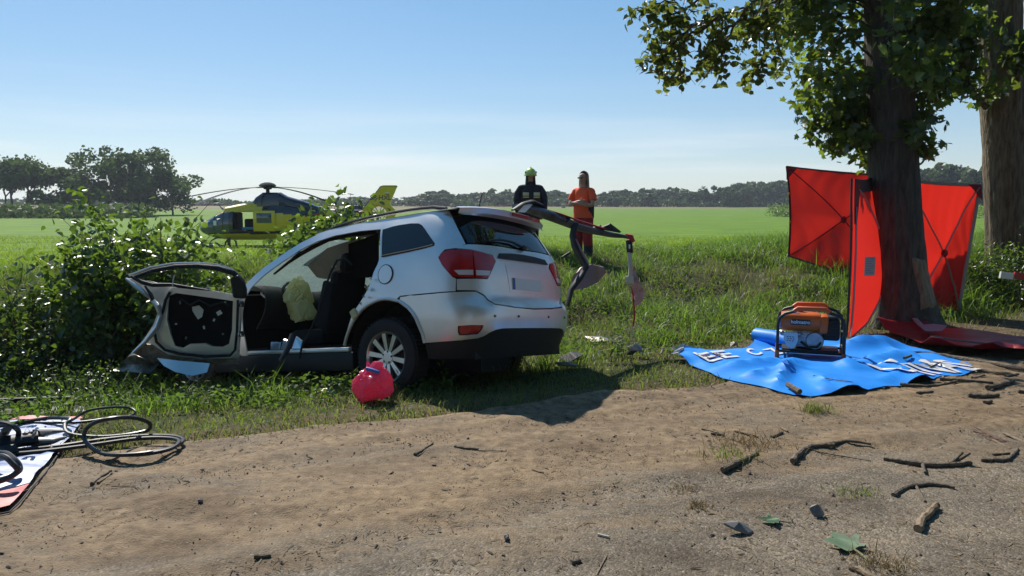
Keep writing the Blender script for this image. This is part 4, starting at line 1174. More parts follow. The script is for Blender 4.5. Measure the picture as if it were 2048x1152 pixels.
b = MB(); b.grid(lambda i, j: cl(604 + 112 * i + 26 * j * (1 - i), 516 - 34 * i ** .55 + (30 + 42 * i ** .4) * j + 3 * math.sin(i * 5), 8.2 - .35 * i), 16, 8); hp = b.build('hanging_roof_trim', BEIGE, car, smooth=True, thick=.015)
b = MB(); b.box(cl(668, 533, 7.93), (.07, .012, .018), bev=.004); b.build('grab_handle', WHITEB, hp, smooth=True)
# seat belt / cut hose loop hanging from the pillar
b = MB(); b.tube([(.52, .80, 1.20), (.60, .81, 1.27), (.70, .82, 1.26), (.78, .83, 1.15), (.84, .85, 1.0), (.92, .88, .75), (1.02, .90, .56), (1.10, .92, .45), (1.12, .95, .30)], .011, 8, flat_=(1, 1)); b.build('hanging_weatherstrip', BLACKR, car, smooth=True)
# torn metal and scraps at the wheel arch edge of the opening
b = MB()
for (u, v) in ((742, 556), (735, 575), (728, 592), (722, 606), (714, 622)):
    c = cl(u, v, 6.93); k = random.uniform(.012, .024); b = MB()
    b.prism([c, c + Vector((k * 1.6, .01, k * .4)), c + Vector((k, -.02, -k * 1.4)), c + Vector((-k * .5, .015, -k))], (0, -.012, .004)); b.build('torn_edge_metal', CHROME, car)
b = MB(); b.box(cl(708, 628, 6.9), (.07, .03, .09), Matrix.Rotation(.5, 3, 'Y')); b.build('yellow_scrap', M('pale_yellow_foam', (.5, .48, .25), .9), car, bevel=.01)
b = MB(); b.grid(lambda i, j: cl(698 + 60 * i, 488 - 22 * i + (66 + 24 * i) * j, 7.86 - .12 * i), 8, 6); b.build('dark_fill_sheet', DARKIN, car, smooth=True, thick=.01)  # added dark sheet, covers the bright windscreen so this part of the cabin stays dark
b = MB(); b.tube([cl(u, v, 7.75) for u, v in ((548, 548), (575, 526), (600, 508), (625, 493), (655, 479), (700, 470), (752, 464))], [.02, .03, .045, .055, .05, .045, .04], 8, flat_=(1, .5)); b.build('roof_seal', BLACKR, car, smooth=True)
# broken windscreen
CRK = bpy.data.materials.new('shattered_glass'); CRK.use_nodes = True
nt = CRK.node_tree; p_ = nt.nodes['Principled BSDF']; L_ = nt.links.new
tcx = N(nt, 'ShaderNodeTexCoord'); vo = N(nt, 'ShaderNodeTexVoronoi', Scale=6, feature='DISTANCE_TO_EDGE'); vo2 = N(nt, 'ShaderNodeTexVoronoi', Scale=19, feature='DISTANCE_TO_EDGE')
L_(tcx.outputs['Object'], vo.inputs['Vector']); L_(tcx.outputs['Object'], vo2.inputs['Vector'])
mn = N(nt, 'ShaderNodeMath', operation='MINIMUM'); L_(vo.outputs['Distance'], mn.inputs[0]); L_(vo2.outputs['Distance'], mn.inputs[1])
mr = N(nt, 'ShaderNodeMapRange'); mr.inputs[1].default_value = .01; mr.inputs[2].default_value = .07; mr.inputs[3].default_value = 1; mr.inputs[4].default_value = .72
L_(mn.outputs[0], mr.inputs[0]); L_(mr.outputs[0], p_.inputs['Alpha'])
tl = N(nt, 'ShaderNodeBsdfTranslucent'); tl.inputs[0].default_value = (.26, .36, .34, 1); ad = N(nt, 'ShaderNodeMixShader'); ad.inputs[0].default_value = .28
L_(p_.outputs[0], ad.inputs[1]); L_(tl.outputs[0], ad.inputs[2]); L_(ad.outputs[0], nt.nodes['Material Output'].inputs[0])
p_.inputs['Base Color'].default_value = (.70, .86, .83, 1); p_.inputs['Roughness'].default_value = .25
def wsf(i, j):
    t = -1 + 2 * j; z0 = 1.07 - .02 * t * t
    return Vector((2.28 - 1.20 * i - .16 * t * t * (1 - i), t * (.86 - .14 * i), z0 + .48 * i - .16 * math.sin(PI * i) * (1 - t * t) * .5 + .02 * (float(fbm(i * 6, j * 6, 9, 3)) - .5)))
b = MB(); b.grid(wsf, 16, 20); b.build('windscreen', CRK, car, smooth=True)
# left front door, forced wide open, its inner side towards the road
DOORE = empty('front_door', CI @ at(487, 640, 7.6)); DOORE.parent = car
dinv = Vector(DOORE.location)
def dp(u, v, off=0.0): return cl(u, v, 7.56 - (487 - u) / 225 * .22 + off) - dinv
def dpanel(name, poly, mat, off, thick=.012, holes=(), wob=.0, seed=1, step=9):
    vs, fs = cdt(poly, holes, step)
    P = [dp(u, v, off + wob * (float(fbm(u * .025, v * .025, seed, 3)) - .5)) for u, v in vs]
    b = MB(); b.add(P, fs); n = (P[fs[0][1]] - P[fs[0][0]]).cross(P[fs[0][2]] - P[fs[0][0]])
    cam_l = CI @ Vector((0, 0, CZ)) - dinv
    if n.dot(cam_l - P[0]) < 0: b.f = [f[::-1] for f in b.f]
    return b.build(name, mat, DOORE, smooth=True, thick=thick)
dpanel('door_skin', [(487, 590), (430, 583), (335, 572), (300, 562), (252, 556), (262, 570), (303, 602), (316, 625), (306, 650), (285, 682), (262, 708), (300, 722), (400, 728), (478, 722)], SILVER, .12, .01, wob=.05)
ring = [(480, 592), (430, 583), (345, 575), (330, 585), (326, 615), (316, 640), (301, 660), (301, 682), (312, 698), (335, 708), (400, 717), (462, 716), (474, 706), (479, 690)]
hole = [(466, 602), (440, 598), (352, 586), (338, 592), (336, 615), (334, 640), (340, 665), (350, 692), (366, 696), (380, 688), (410, 687), (425, 693), (445, 694), (458, 688), (464, 660)]
dpanel('inner_frame', ring, SILVER, .0, .07, [hole], wob=.03, step=8)
dpanel('inner_panel', [(470, 598), (345, 582), (330, 592), (330, 660), (345, 700), (462, 700)], DARKIN, .035, .02, wob=.07, seed=5)
b = MB(); b.tube([dp(*q, -.045) for q in ((340, 584), (331, 600), (326, 622), (315, 645), (309, 665), (313, 684), (330, 700), (360, 708), (410, 713), (460, 711), (470, 700), (474, 660), (476, 600))], .014, 6); b.build('door_seal', BLACKR, DOORE, smooth=True)
for k_, (u, v) in enumerate(((352, 648), (372, 676), (408, 655), (446, 668), (428, 640), (360, 605), (450, 605))):
    b = MB(); b.box(dp(u, v, .0), (.02 + .006 * (k_ % 3), .012, .016), Matrix.Rotation(k_, 3, 'Y')); b.build('panel_clip', RUSTG if k_ % 2 else WHITEB, DOORE)
b = MB(); b.tube([dp(*q, -.02) for q in ((362, 598), (380, 610), (398, 600), (420, 612), (445, 604), (458, 612))], [.01, .014, .012, .014, .01, .008], 6); b.build('wiring_loom', BLACKR, DOORE, smooth=True)
dpanel('torn_membrane', [(384, 614), (398, 611), (407, 620), (404, 634), (396, 639), (390, 630), (385, 622)], M('grey_membrane', (.70, .68, .64), .8), .0, .006, wob=.02)
dpanel('cable_clip', [(432, 625), (440, 620), (445, 627), (436, 632)], WHITEB, .0, .01)
b = MB(); fr = [dp(*q, .03) for q in ((488, 596), (489, 580), (483, 562), (468, 546), (435, 536), (395, 532), (350, 533), (305, 541), (268, 554))]
b.tube(fr, [.03, .03, .034, .036, .034, .03, .028, .026, .02], 10, flat_=(1, .7)); b.build('window_frame', BLACKR, DOORE, smooth=True)
b = MB(); fr = [dp(u, v, .06) for u, v in ((489, 575), (480, 552), (462, 538), (430, 529), (390, 526), (345, 527), (300, 535), (258, 551))]
b.tube(fr, .013, 8); b.build('outer_frame', SILVER, DOORE, smooth=True)
b = MB(); b.tube([dp(*q, .02) for q in ((262, 553), (285, 565), (305, 570), (345, 570), (400, 579), (440, 586), (478, 594))], [.02, .03, .03, .026, .022, .02, .02], 8, flat_=(1, .7)); b.build('belt_rail', BLACKP, DOORE, smooth=True)
b = MB(); b.prism([dp(u, v, -.02) for u, v in ((460, 556), (476, 549), (491, 566), (491, 598), (466, 596))], dp(460, 556, .09) - dp(460, 556, -.02)); b.build('mirror_housing', BLACKP, DOORE, bevel=.02)
b = MB(); b.tube([dp(*q) for q in ((252, 557, -.02), (275, 575, -.05), (300, 594, .0), (316, 612, -.05), (322, 632, -.03), (314, 655, -.08), (292, 682, -.04), (266, 706, -.06))], [.02, .045, .04, .055, .045, .05, .04, .025], 9, flat_=(1, .55)); b.build('crumpled_edge', SILVER, DOORE, smooth=True)
b = MB(); b.tube([dp(*q) for q in ((290, 572, -.02), (302, 590, -.06), (310, 610, -.02), (318, 628, -.07))], [.015, .03, .03, .012], 7, flat_=(1, .4)); b.build('torn_strip', BLACKP, DOORE, smooth=True)
dpanel('door_bottom', [(262, 706), (285, 688), (302, 690), (335, 711), (400, 720), (470, 720), (476, 728), (400, 729), (300, 724)], RUSTG, -.03, .03, wob=.06, seed=8)
b = MB()
for v in (608, 668): b.box(dp(482, v, -.01), (.05, .05, .06), bev=.008)
b.build('hinge', CHROME, DOORE, smooth=True)
b = MB(); b.tube([dp(345, 572, -.06), dp(346, 560, -.05), dp(349, 550, -.04)], .006, 5); b.build('lock_pin', WHITEB, DOORE)
# bent wing sheets below the door
vs, fs = cdt([(226, 742), (246, 722), (264, 706), (300, 722), (318, 728), (300, 748), (270, 745)], (), 9)
b = MB(); b.add([cl(u, v, 7.25 + .10 * math.sin(u * .06) + .06 * math.sin(v * .2)) for u, v in vs], fs); b.build('bent_wing_sheet', RUSTG, car, smooth=True, thick=.004)
vs, fs = cdt([(314, 716), (360, 722), (420, 727), (414, 745), (385, 752), (350, 744), (328, 732)], (), 9)
b = MB(); b.add([cl(u, v, 7.28 + .05 * math.sin(u * .05) - .004 * (v - 716)) for u, v in vs], fs); b.build('bent_wing_sheet', SILVER, car, smooth=True, thick=.004)
# torn off side frame on the far right, bent outwards over the grass
TF = empty('torn_side_frame', CI @ at(1085, 425, 8.6)); TF.parent = car; tfo = Vector(TF.location)
def tp_(u, v, Y): return cl(u, v, Y) - tfo
b = MB(); b.tube([tp_(*q) for q in ((1030, 413, 8.2), (1060, 418, 8.35), (1090, 428, 8.5), (1120, 440, 8.65), (1155, 454, 8.8), (1190, 463, 8.95), (1225, 470, 9.05), (1256, 474, 9.1))], [.05, .085, .095, .085, .075, .065, .055, .03], 10, flat_=(1, .55))
b.build('bent_roof_rail', M('dark_grey_metal', (.14, .145, .155), .38, .55, col2=(.05, .052, .056), scale=7), TF, smooth=True)
b = MB(); b.tube([tp_(*q) for q in ((1085, 418, 8.45), (1120, 428, 8.58), (1160, 442, 8.74), (1200, 455, 8.92), (1235, 463, 9.02))], [.02, .022, .018, .02, .012], 6, flat_=(1, .5)); b.build('red_edge', M('red_edge_paint', (.33, .02, .02), .5), TF, smooth=True)
b = MB(); b.tube([tp_(*q) for q in ((1025, 420, 8.1), (1045, 408, 8.2), (1062, 404, 8.3), (1080, 412, 8.45), (1092, 424, 8.5))], [.03, .05, .06, .05, .03], 8, flat_=(1, .4)); b.build('crushed_trim', BLACKP, TF, smooth=True)
b = MB(); b.prism([tp_(1036, 424, 8.12), tp_(1050, 408, 8.2), tp_(1064, 410, 8.22), tp_(1050, 425, 8.15)], (.0, -.02, .01)); b.build('bare_metal_tear', WHITEB, TF)
b = MB()
for (u0, v0, u1, v1, u2, v2, Y) in ((1195, 458, 1218, 449, 1240, 466, 8.95), (1185, 456, 1198, 452, 1206, 462, 8.95), (1120, 436, 1140, 438, 1134, 446, 8.6)):
    b = MB(); b.prism([tp_(u0, v0, Y), tp_(u1, v1, Y), tp_(u2, v2, Y)], (.0, -.04, .02)); b.build('ripped_trim_flap', BLACKP, TF)
b = MB(); b.tube([tp_(*q) for q in ((1150, 448, 8.7), (1145, 470, 8.6), (1150, 492, 8.55), (1162, 515, 8.5), (1172, 535, 8.45), (1160, 555, 8.35), (1142, 580, 8.25), (1135, 612, 8.2))], [.045, .04, .045, .045, .04, .05, .04, .03], 8, flat_=(1, .6)); b.build('bent_pillar', BLACKP, TF, smooth=True)
b = MB(); b.tube([tp_(*q) for q in ((1152, 478, 8.5), (1162, 500, 8.45), (1174, 522, 8.4), (1178, 532, 8.38))], [.012, .02, .022, .012], 6, flat_=(1, .5)); b.build('mauve_strip', M('mauve_metal', (.30, .17, .19), .4, .5), TF, smooth=True)
vs, fs = cdt([(1142, 560), (1160, 535), (1182, 528), (1208, 534), (1212, 545), (1196, 564), (1170, 576), (1145, 580)], (), 9)
b = MB(); b.add([tp_(u, v, 8.75 + .08 * math.sin(u * .07)) for u, v in vs], fs); b.build('torn_door_trim', PINKS, TF, smooth=True, thick=.02)
b = MB(); b.tube([tp_(1140, 505, 8.6), tp_(1124, 515, 8.5)], .014, 6); b.build('gas_strut', BLACKP, TF)
# parts hanging from the end of the bent rail
b = MB(); b.tube([tp_(*q) for q in ((1250, 472, 9.1), (1262, 474, 9.1), (1266, 484, 9.1))], [.03, .035, .03], 8); b.build('red_hanger', M('red_strap', (.45, .02, .02), .6), TF, smooth=True)
b = MB(); b.box(tp_(1259, 493, 9.1), (.075, .04, .16), Matrix.Rotation(.04, 3, 'Y'), bev=.008); b.build('black_connector', BLACKP, TF, smooth=True)
b = MB(); b.box(tp_(1259, 493, 9.05), (.02, .004, .05)); b.build('white_mark', WHITEB, TF)
b = MB()
b.tube([tp_(1259, 504, 9.1), tp_(1261, 540, 9.1), tp_(1260, 566, 9.1)], [.042, .042, .045], 8, flat_=(1, .6)); b.box(tp_(1260, 560, 9.08), (.09, .05, .10), bev=.01); b.build('cream_tube', CREAM, TF, smooth=True)
vs, fs = cdt([(1266, 530), (1272, 545), (1280, 565), (1291, 585), (1286, 600), (1276, 610), (1270, 612), (1266, 590), (1264, 570)], (), 8)
b = MB(); b.add([tp_(u, v, 9.1 + .05 * math.sin(v * .15 + u * .1)) for u, v in vs], fs); b.build('torn_curtain_cloth', M('pinkish_white_cloth', (.68, .52, .47), .9, col2=(.62, .25, .2), scale=9), TF, smooth=True, thick=.003)
b = MB(); b.tube([tp_(*q) for q in ((1262, 572, 9.08), (1266, 590, 9.08), (1268, 615, 9.08), (1269, 635, 9.08), (1266, 652, 9.08))], [.015, .02, .026, .03, .02], 6, flat_=(1, .3)); b.build('red_webbing', MATS['red_strap'], TF, smooth=True)
b = MB(); b.tube([tp_(*q) for q in ((1266, 650, 9.08), (1265, 680, 9.07), (1264, 704, 9.05))], .006, 5); b.build('thin_wire', CREAM, TF)
# ------------------------------------------------------------------ rescue helicopter standing on the field
HY = M('yellow_paint', (.80, .52, .010), .35, coat=.3, col2=(.74, .48, .010), scale=2)
HB = M('black_blue_paint', (.012, .014, .022), .25, coat=.6)
HG = M('cockpit_glass', (.05, .07, .09), .05, spec=.9)
HR = M('red_stripe', (.42, .05, .02), .45)
HGR = M('rotor_grey', (.045, .048, .054), .85, spec=.1)
HP = at(535, 408, 39.0)
heli = empty('helicopter', (HP.x - 3.55, 39.0, gz(HP.x, 39.0)), 'yellow and black rescue helicopter standing on the green field behind the bushes', 'helicopter')
heli.rotation_euler = (0, 0, math.radians(2))
FX = [0, .08, .25, .55, .9, 1.3, 1.8, 2.4, 3.2, 4.0, 4.6, 5.2, 5.7, 6.2]
FB = [1.0, .86, .74, .60, .50, .44, .41, .40, .40, .42, .50, .80, 1.18, 1.42]
FT = [1.04, 1.17, 1.28, 1.46, 1.68, 1.90, 2.06, 2.14, 2.24, 2.32, 2.32, 2.22, 2.10, 2.02]
FW = [.02, .20, .36, .54, .66, .74, .78, .80, .80, .78, .72, .58, .44, .34]
def hsec(x, t):
    zb, zt, w = (float(np.interp(x, FX, q)) for q in (FB, FT, FW))
    n = 2.6; cx, cy = math.cos(t), math.sin(t)
    yy = w * math.copysign(abs(cx) ** (2 / n), cx); zz = (zb + zt) / 2 + (zt - zb) / 2 * math.copysign(abs(cy) ** (2 / n), cy)
    return Vector((x, yy, zz))
fus = {'hull': MB(), 'nose_glazing': MB(), 'black_band': MB(), 'cabin_interior': MB()}
xs = np.concatenate([np.linspace(0, 1.8, 28), np.linspace(1.86, 6.2, 54)]); nt_ = 72
def hzone(x, y, z):
    ztop = float(np.interp(x, FX, FT))
    if 1.95 < x < 3.05 and .92 < z < 1.92 : return None                       # cabin doors slid open on both sides
    lim = .80 + max(0, .5 - x) * .5
    if x < 1.75 and z > lim and z < ztop - (.10 if x > 1.0 else 0) - max(0, x - 1.25) * .1: return 'nose_glazing'
    if x < .22 or (x < 1.0 and z > .56 + .05 * x): return 'black_band'
    if z < .92 + 0 and z > .74: return 'black_band'
    if 1.75 <= x < 5.2 and .92 <= z < 1.9 and x < 3.4: return 'black_band'
    if x >= 3.4 and z > 1.75 + (4.6 - x) * .12: return 'black_band'
    return 'hull'
for i in range(len(xs) - 1):
    for j in range(nt_):
        t0, t1 = 2 * PI * j / nt_, 2 * PI * (j + 1) / nt_
        c = hsec((xs[i] + xs[i + 1]) / 2, (t0 + t1) / 2); k = hzone(*c)
        if k: fus[k].add([hsec(xs[i], t0), hsec(xs[i + 1], t0), hsec(xs[i + 1], t1), hsec(xs[i], t1)], [(0, 1, 2, 3)])
fus['hull'].build('fuselage', HY, heli, smooth=True)
fus['nose_glazing'].build('nose_glazing', HG, heli, smooth=True)
fus['black_band'].build('black_band', HB, heli, smooth=True)
b = MB()
for x in (.95, 1.42): b.tube([hsec(x - .3 * 0, t) * 1.0 + Vector((.10 * math.cos(t) * 0, 0, 0)) for t in np.linspace(-.2, PI + .2, 26)], .03, 6)
b.tube([hsec(x, PI * .5) + Vector((0, 0, .01)) for x in np.linspace(.2, 1.7, 12)], .03, 6)
b.build('window_frame', HB, heli, smooth=True)
b = MB(); b.box((2.5, 0, .84), (1.3, 1.3, .1)); b.box((2.62, -.05, 1.2), (.5, .5, .6), bev=.08); b.box((2.0, .1, 1.35), (.1, .9, .9), bev=.03); b.build('cabin_interior', DARKIN, heli)
b = MB(); b.box((2.7, -.5, 1.02), (.7, .35, .14), bev=.04); b.build('blue_mattress', M('blue_cloth', (.03, .20, .34), .8), heli, smooth=True)
b = MB(); b.box((3.55, -.83, 1.4), (1.1, .04, 1.05), bev=.018); dr = b.build('sliding_door', HY, heli, smooth=True)
b = MB(); b.box((3.55, -.855, 1.55), (.75, .012, .5), bev=.004); b.build('door_window', HG, dr, smooth=True)
b = MB(); b.prism([(.95, -.70, 1.18), (1.12, -.745, 1.18), (1.12, -.76, 1.42), (.95, -.72, 1.42)], (0, -.006, 0)); b.build('white_placard', PLATE, heli)
# cowling and rotor head
b = MB()
for x0, x1, zt, w, nm in ((2.75, 4.75, 2.92, .48, 'c'),):
    sec = [(2.7, .30, 2.24), (3.0, .46, 2.62), (3.35, .50, 2.86), (4.2, .50, 2.86), (4.55, .46, 2.66), (5.4, .40, 2.42), (6.2, .26, 2.10)]
    b.grid(lambda i, j: Vector((float(np.interp(i * 6, range(7), [q[0] for q in sec])), float(np.interp(i * 6, range(7), [q[1] for q in sec])) * math.copysign(abs(math.cos(PI * j)) ** .6, math.cos(PI * j)),
                                1.9 + (float(np.interp(i * 6, range(7), [q[2] for q in sec])) - 1.9) * math.sin(PI * j) ** .45)), 36, 20)
b.build('engine_cowling', HB, heli, smooth=True)
b = MB(); b.grid(lambda i, j: Vector((1.5 + 1.6 * i, (.62 - .1 * i) * math.cos(PI * j), 1.85 + (.28 + .34 * i) * math.sin(PI * j) ** .6)), 14, 16); b.build('roof_fairing', HY, heli, smooth=True)
b = MB(); b.lathe([(.10, 2.8), (.09, 3.0), (.20, 3.03), (.22, 3.1), (.16, 3.14), (.40, 3.16), (.44, 3.21), (.34, 3.31), (.15, 3.37), (0, 3.38)], (3.55, 0, 0), n=24); b.build('rotor_hub', HGR, heli, smooth=True)
for ang, drp in ((247, .95), (337, .45), (67, .75), (157, .50)):
    a = math.radians(ang); d = Vector((math.cos(a), math.sin(a), 0)); s = Vector((-d.y, d.x, 0))
    b = MB()
    def bl_(i, j):
        r = .2 + 4.9 * i; dro = 3.12 + .06 * i - drp * i ** 1.7
        w = .14 if i > .12 else .09; th = .035 if i < .12 else .018
        an = 2 * PI * j
        return Vector((3.55, 0, 0)) + d * r + s * (w * math.cos(an)) + Vector((0, 0, dro + th * math.sin(an)))
    b.grid(bl_, 24, 8); b.build('rotor_blade', HGR, heli, smooth=True)
# tail boom, fin with shrouded tail rotor, stabiliser
b = MB()
b.grid(lambda i, j: Vector((5.9 + 3.0 * i, (.36 - .20 * i) * math.cos(2 * PI * j), 1.74 + .02 * i + (.30 - .12 * i) * math.sin(2 * PI * j))), 20, 20); b.build('tail_boom', HB, heli, smooth=True)
b = MB(); b.tube([(5.6, -.40, 1.68), (6.6, -.32, 1.76), (7.8, -.235, 1.79), (9.0, -.165, 1.80), (9.75, -.11, 1.80)], .045, 6, flat_=(.3, 1)); b.build('red_stripe', HR, heli, smooth=True)
fc_ = (9.26, 1.74); fr_ = .50
fin = [(8.35, 1.88), (8.75, 2.35), (9.2, 2.92), (9.36, 3.13), (9.5, 3.17), (10.16, 3.17), (10.22, 3.14), (9.98, 2.6), (9.86, 2.32), (9.90, 2.18), (10.1, 1.98), (10.12, 1.7), (10.0, 1.35), (9.7, 1.10), (9.3, 1.02), (8.9, 1.12), (8.6, 1.35), (8.4, 1.6)]
vs, fs = cdt(fin, [[(fc_[0] + fr_ * math.cos(t), fc_[1] + fr_ * math.sin(t)) for t in np.linspace(0, 2 * PI, 32, endpoint=False)]], .16)
b = MB(); b.add([(x, -.09, z) for x, z in vs], [f[::-1] for f in fs]); fino = b.build('tail_fin', HY, heli, thick=0)
md = fino.modifiers.new('thickness', 'SOLIDIFY'); md.thickness = .18; md.offset = 0
fino.location.y = .0
b = MB(); b.tube([(x, 0, z + .01) for x, z in fin[:7]], .05, 6, flat_=(1, 1)); b.build('fin_edge', HB, heli, smooth=True)
b = MB(); b.tube([(fc_[0] + .48 * math.cos(t), .0, fc_[1] + .48 * math.sin(t)) for t in np.linspace(0, 2 * PI, 40, endpoint=False)], .045, 6, closed=True, flat_=(.5, 2.2)); b.build('fan_shroud', HY, heli, smooth=True)
b = MB(); b.ball((fc_[0], 0, fc_[1]), (.12, .12, .12), 12)
for k in range(10):
    a = 2 * PI * (k + .3 * (k % 2)) / 10; d = Vector((math.cos(a), 0, math.sin(a))); c = Vector((fc_[0], 0, fc_[1]))
    b.tube([c + d * .1, c + d * .48], [.028, .026], 5)
b.build('tail_fan', M('fan_metal', (.42, .42, .40), .4, .4), heli, smooth=True)
b = MB(); b.box((7.9, 0, 1.84), (.42, 2.5, .05), bev=.02)
for s in (-1.25, 1.25): b.box((7.95, s, 1.9), (.5, .04, .55), bev=.015)
b.build('stabiliser', HB, heli, smooth=True)
def flat_text(txt, size, org, xd, yd, mat, name, parent, bold=0.0, depth=.003, nrm=None):
    vs, fs = text_mesh(txt, size, bold)
    xd, yd = Vector(xd), Vector(yd); b = MB(); b.add([Vector(org) + xd * p.x + yd * p.y for p in vs], fs)
    o = b.build(name, mat, parent); md = o.modifiers.new('thickness', 'SOLIDIFY'); md.thickness = depth; md.offset = 0
    return o
flat_text('SP-HXL', .34, (9.38, -.186, 2.58), (1, 0, 0), (0, 0, 1), HB, 'registration_lettering', heli, .008)
b = MB(); b.box((9.72, -.184, 2.83), (.2, .006, .06)); b.build('flag_white', PLATE, heli)
b = MB(); b.box((9.72, -.184, 2.77), (.2, .006, .06)); b.build('flag_red', HR, heli)
# skids
for s in (-.82, .82):
    b = MB(); b.tube([(.45, s * 1.05, .22), (.75, s * 1.05, .06), (1.2, s * 1.05, .04), (4.0, s * 1.05, .04), (4.2, s * 1.05, .07)], .045, 8); b.build('skid', HGR, heli, smooth=True)
for x in (1.55, 3.5):
    b = MB(); b.tube([(x, -.86, .05), (x, -.80, .3), (x, -.4, .44), (x, .4, .44), (x, .80, .3), (x, .86, .05)], .05, 8); b.build('skid_crossbar', HB, heli, smooth=True)
b = MB(); b.box((1.75, -.86, .3), (.16, .1, .55), bev=.02); b.build('boarding_step', HB, heli)
b = MB(); b.tube([(1.25, 0, 1.98), (1.15, 0, 2.05), (1.0, 0, 2.25)], [.05, .03, .012], 6); b.tube([(.85, 0, .52), (.6, 0, .40), (.40, 0, .18)], [.05, .035, .012], 6); b.build('wire_cutter', HB, heli, smooth=True)
# ------------------------------------------------------------------ people
SKIN = M('skin', (.55, .31, .22), .55, col2=(.46, .25, .17), scale=14)
HAIR = M('grey_blond_hair', (.20, .15, .10), .7, col2=(.30, .24, .17), scale=25, stretch=(4, 4, .4))
ORANGE = M('orange_shirt', (.92, .11, .03), .8, col2=(.88, .09, .02), scale=7)
NAVY = M('navy_cloth', (.012, .014, .024), .85, col2=(.02, .022, .034), scale=8)
DKRED = M('dark_red_cloth', (.36, .015, .02), .85, col2=(.29, .01, .015), scale=7)
LIME = M('lime_helmet', (.42, .62, .03), .3, coat=.5)
SILVT = M('reflective_tape', (.62, .62, .45), .4)
YELT = M('yellow_tape', (.62, .60, .12), .5)
BOOT = M('boot_leather', (.015, .014, .013), .6)
LENS = M('dark_lens', (.01, .01, .01), .1)
def skinned(nodes, edges, root, sub=2):
    me = bpy.data.meshes.new('figure'); me.from_pydata([n[:3] for n in nodes], edges, [])
    o = bpy.data.objects.new('figure', me); COL.objects.link(o)
    md = o.modifiers.new('skin', 'SKIN'); md.use_smooth_shade = True
    sv = me.skin_vertices[0].data
    for i, n in enumerate(nodes):
        r = n[3]; sv[i].radius = r if isinstance(r, tuple) else (r, r); sv[i].use_root = (i == root)
    s = o.modifiers.new('sub', 'SUBSURF'); s.levels = sub; s.render_levels = sub
    dg = bpy.context.evaluated_depsgraph_get(); dg.update()
    out = bpy.data.meshes.new_from_object(o.evaluated_get(dg))
    bpy.data.objects.remove(o); bpy.data.meshes.remove(me)
    return out
def hand_chain(nodes, edges, at_i, p, d, side, curl, s=1.0):
    """palm, four unequal bent fingers and a thumb off its side, rooted on wrist node at_i"""
    d = d.normalized(); side = (side - d * side.dot(d)).normalized(); nrm = d.cross(side)
    i0 = len(nodes); nodes.append((*(p + d * .055 * s), (.030 * s, .020 * s))); edges.append((at_i, i0))
    for k, (o, ln) in enumerate(((-.030, .072), (-.010, .082), (.010, .077), (.028, .060))):
        q = p + d * .092 * s + side * o * s; j = len(nodes)
        nodes.append((*q, .0105 * s)); edges.append((i0, j))
        q2 = q + (d + nrm * curl * .5).normalized() * ln * .5 * s; nodes.append((*q2, .0095 * s)); edges.append((j, j + 1))
        q3 = q2 + (d * (1 - curl * .8) + nrm * curl).normalized() * ln * .5 * s; nodes.append((*q3, .008 * s)); edges.append((j + 1, j + 2))
    j = len(nodes); q = p + d * .035 * s - side * .036 * s; nodes.append((*q, .012 * s)); edges.append((i0, j))
    nodes.append((*(q + (d * .7 - side * .7).normalized() * .045 * s + nrm * .01), .010 * s)); edges.append((j, j + 1))
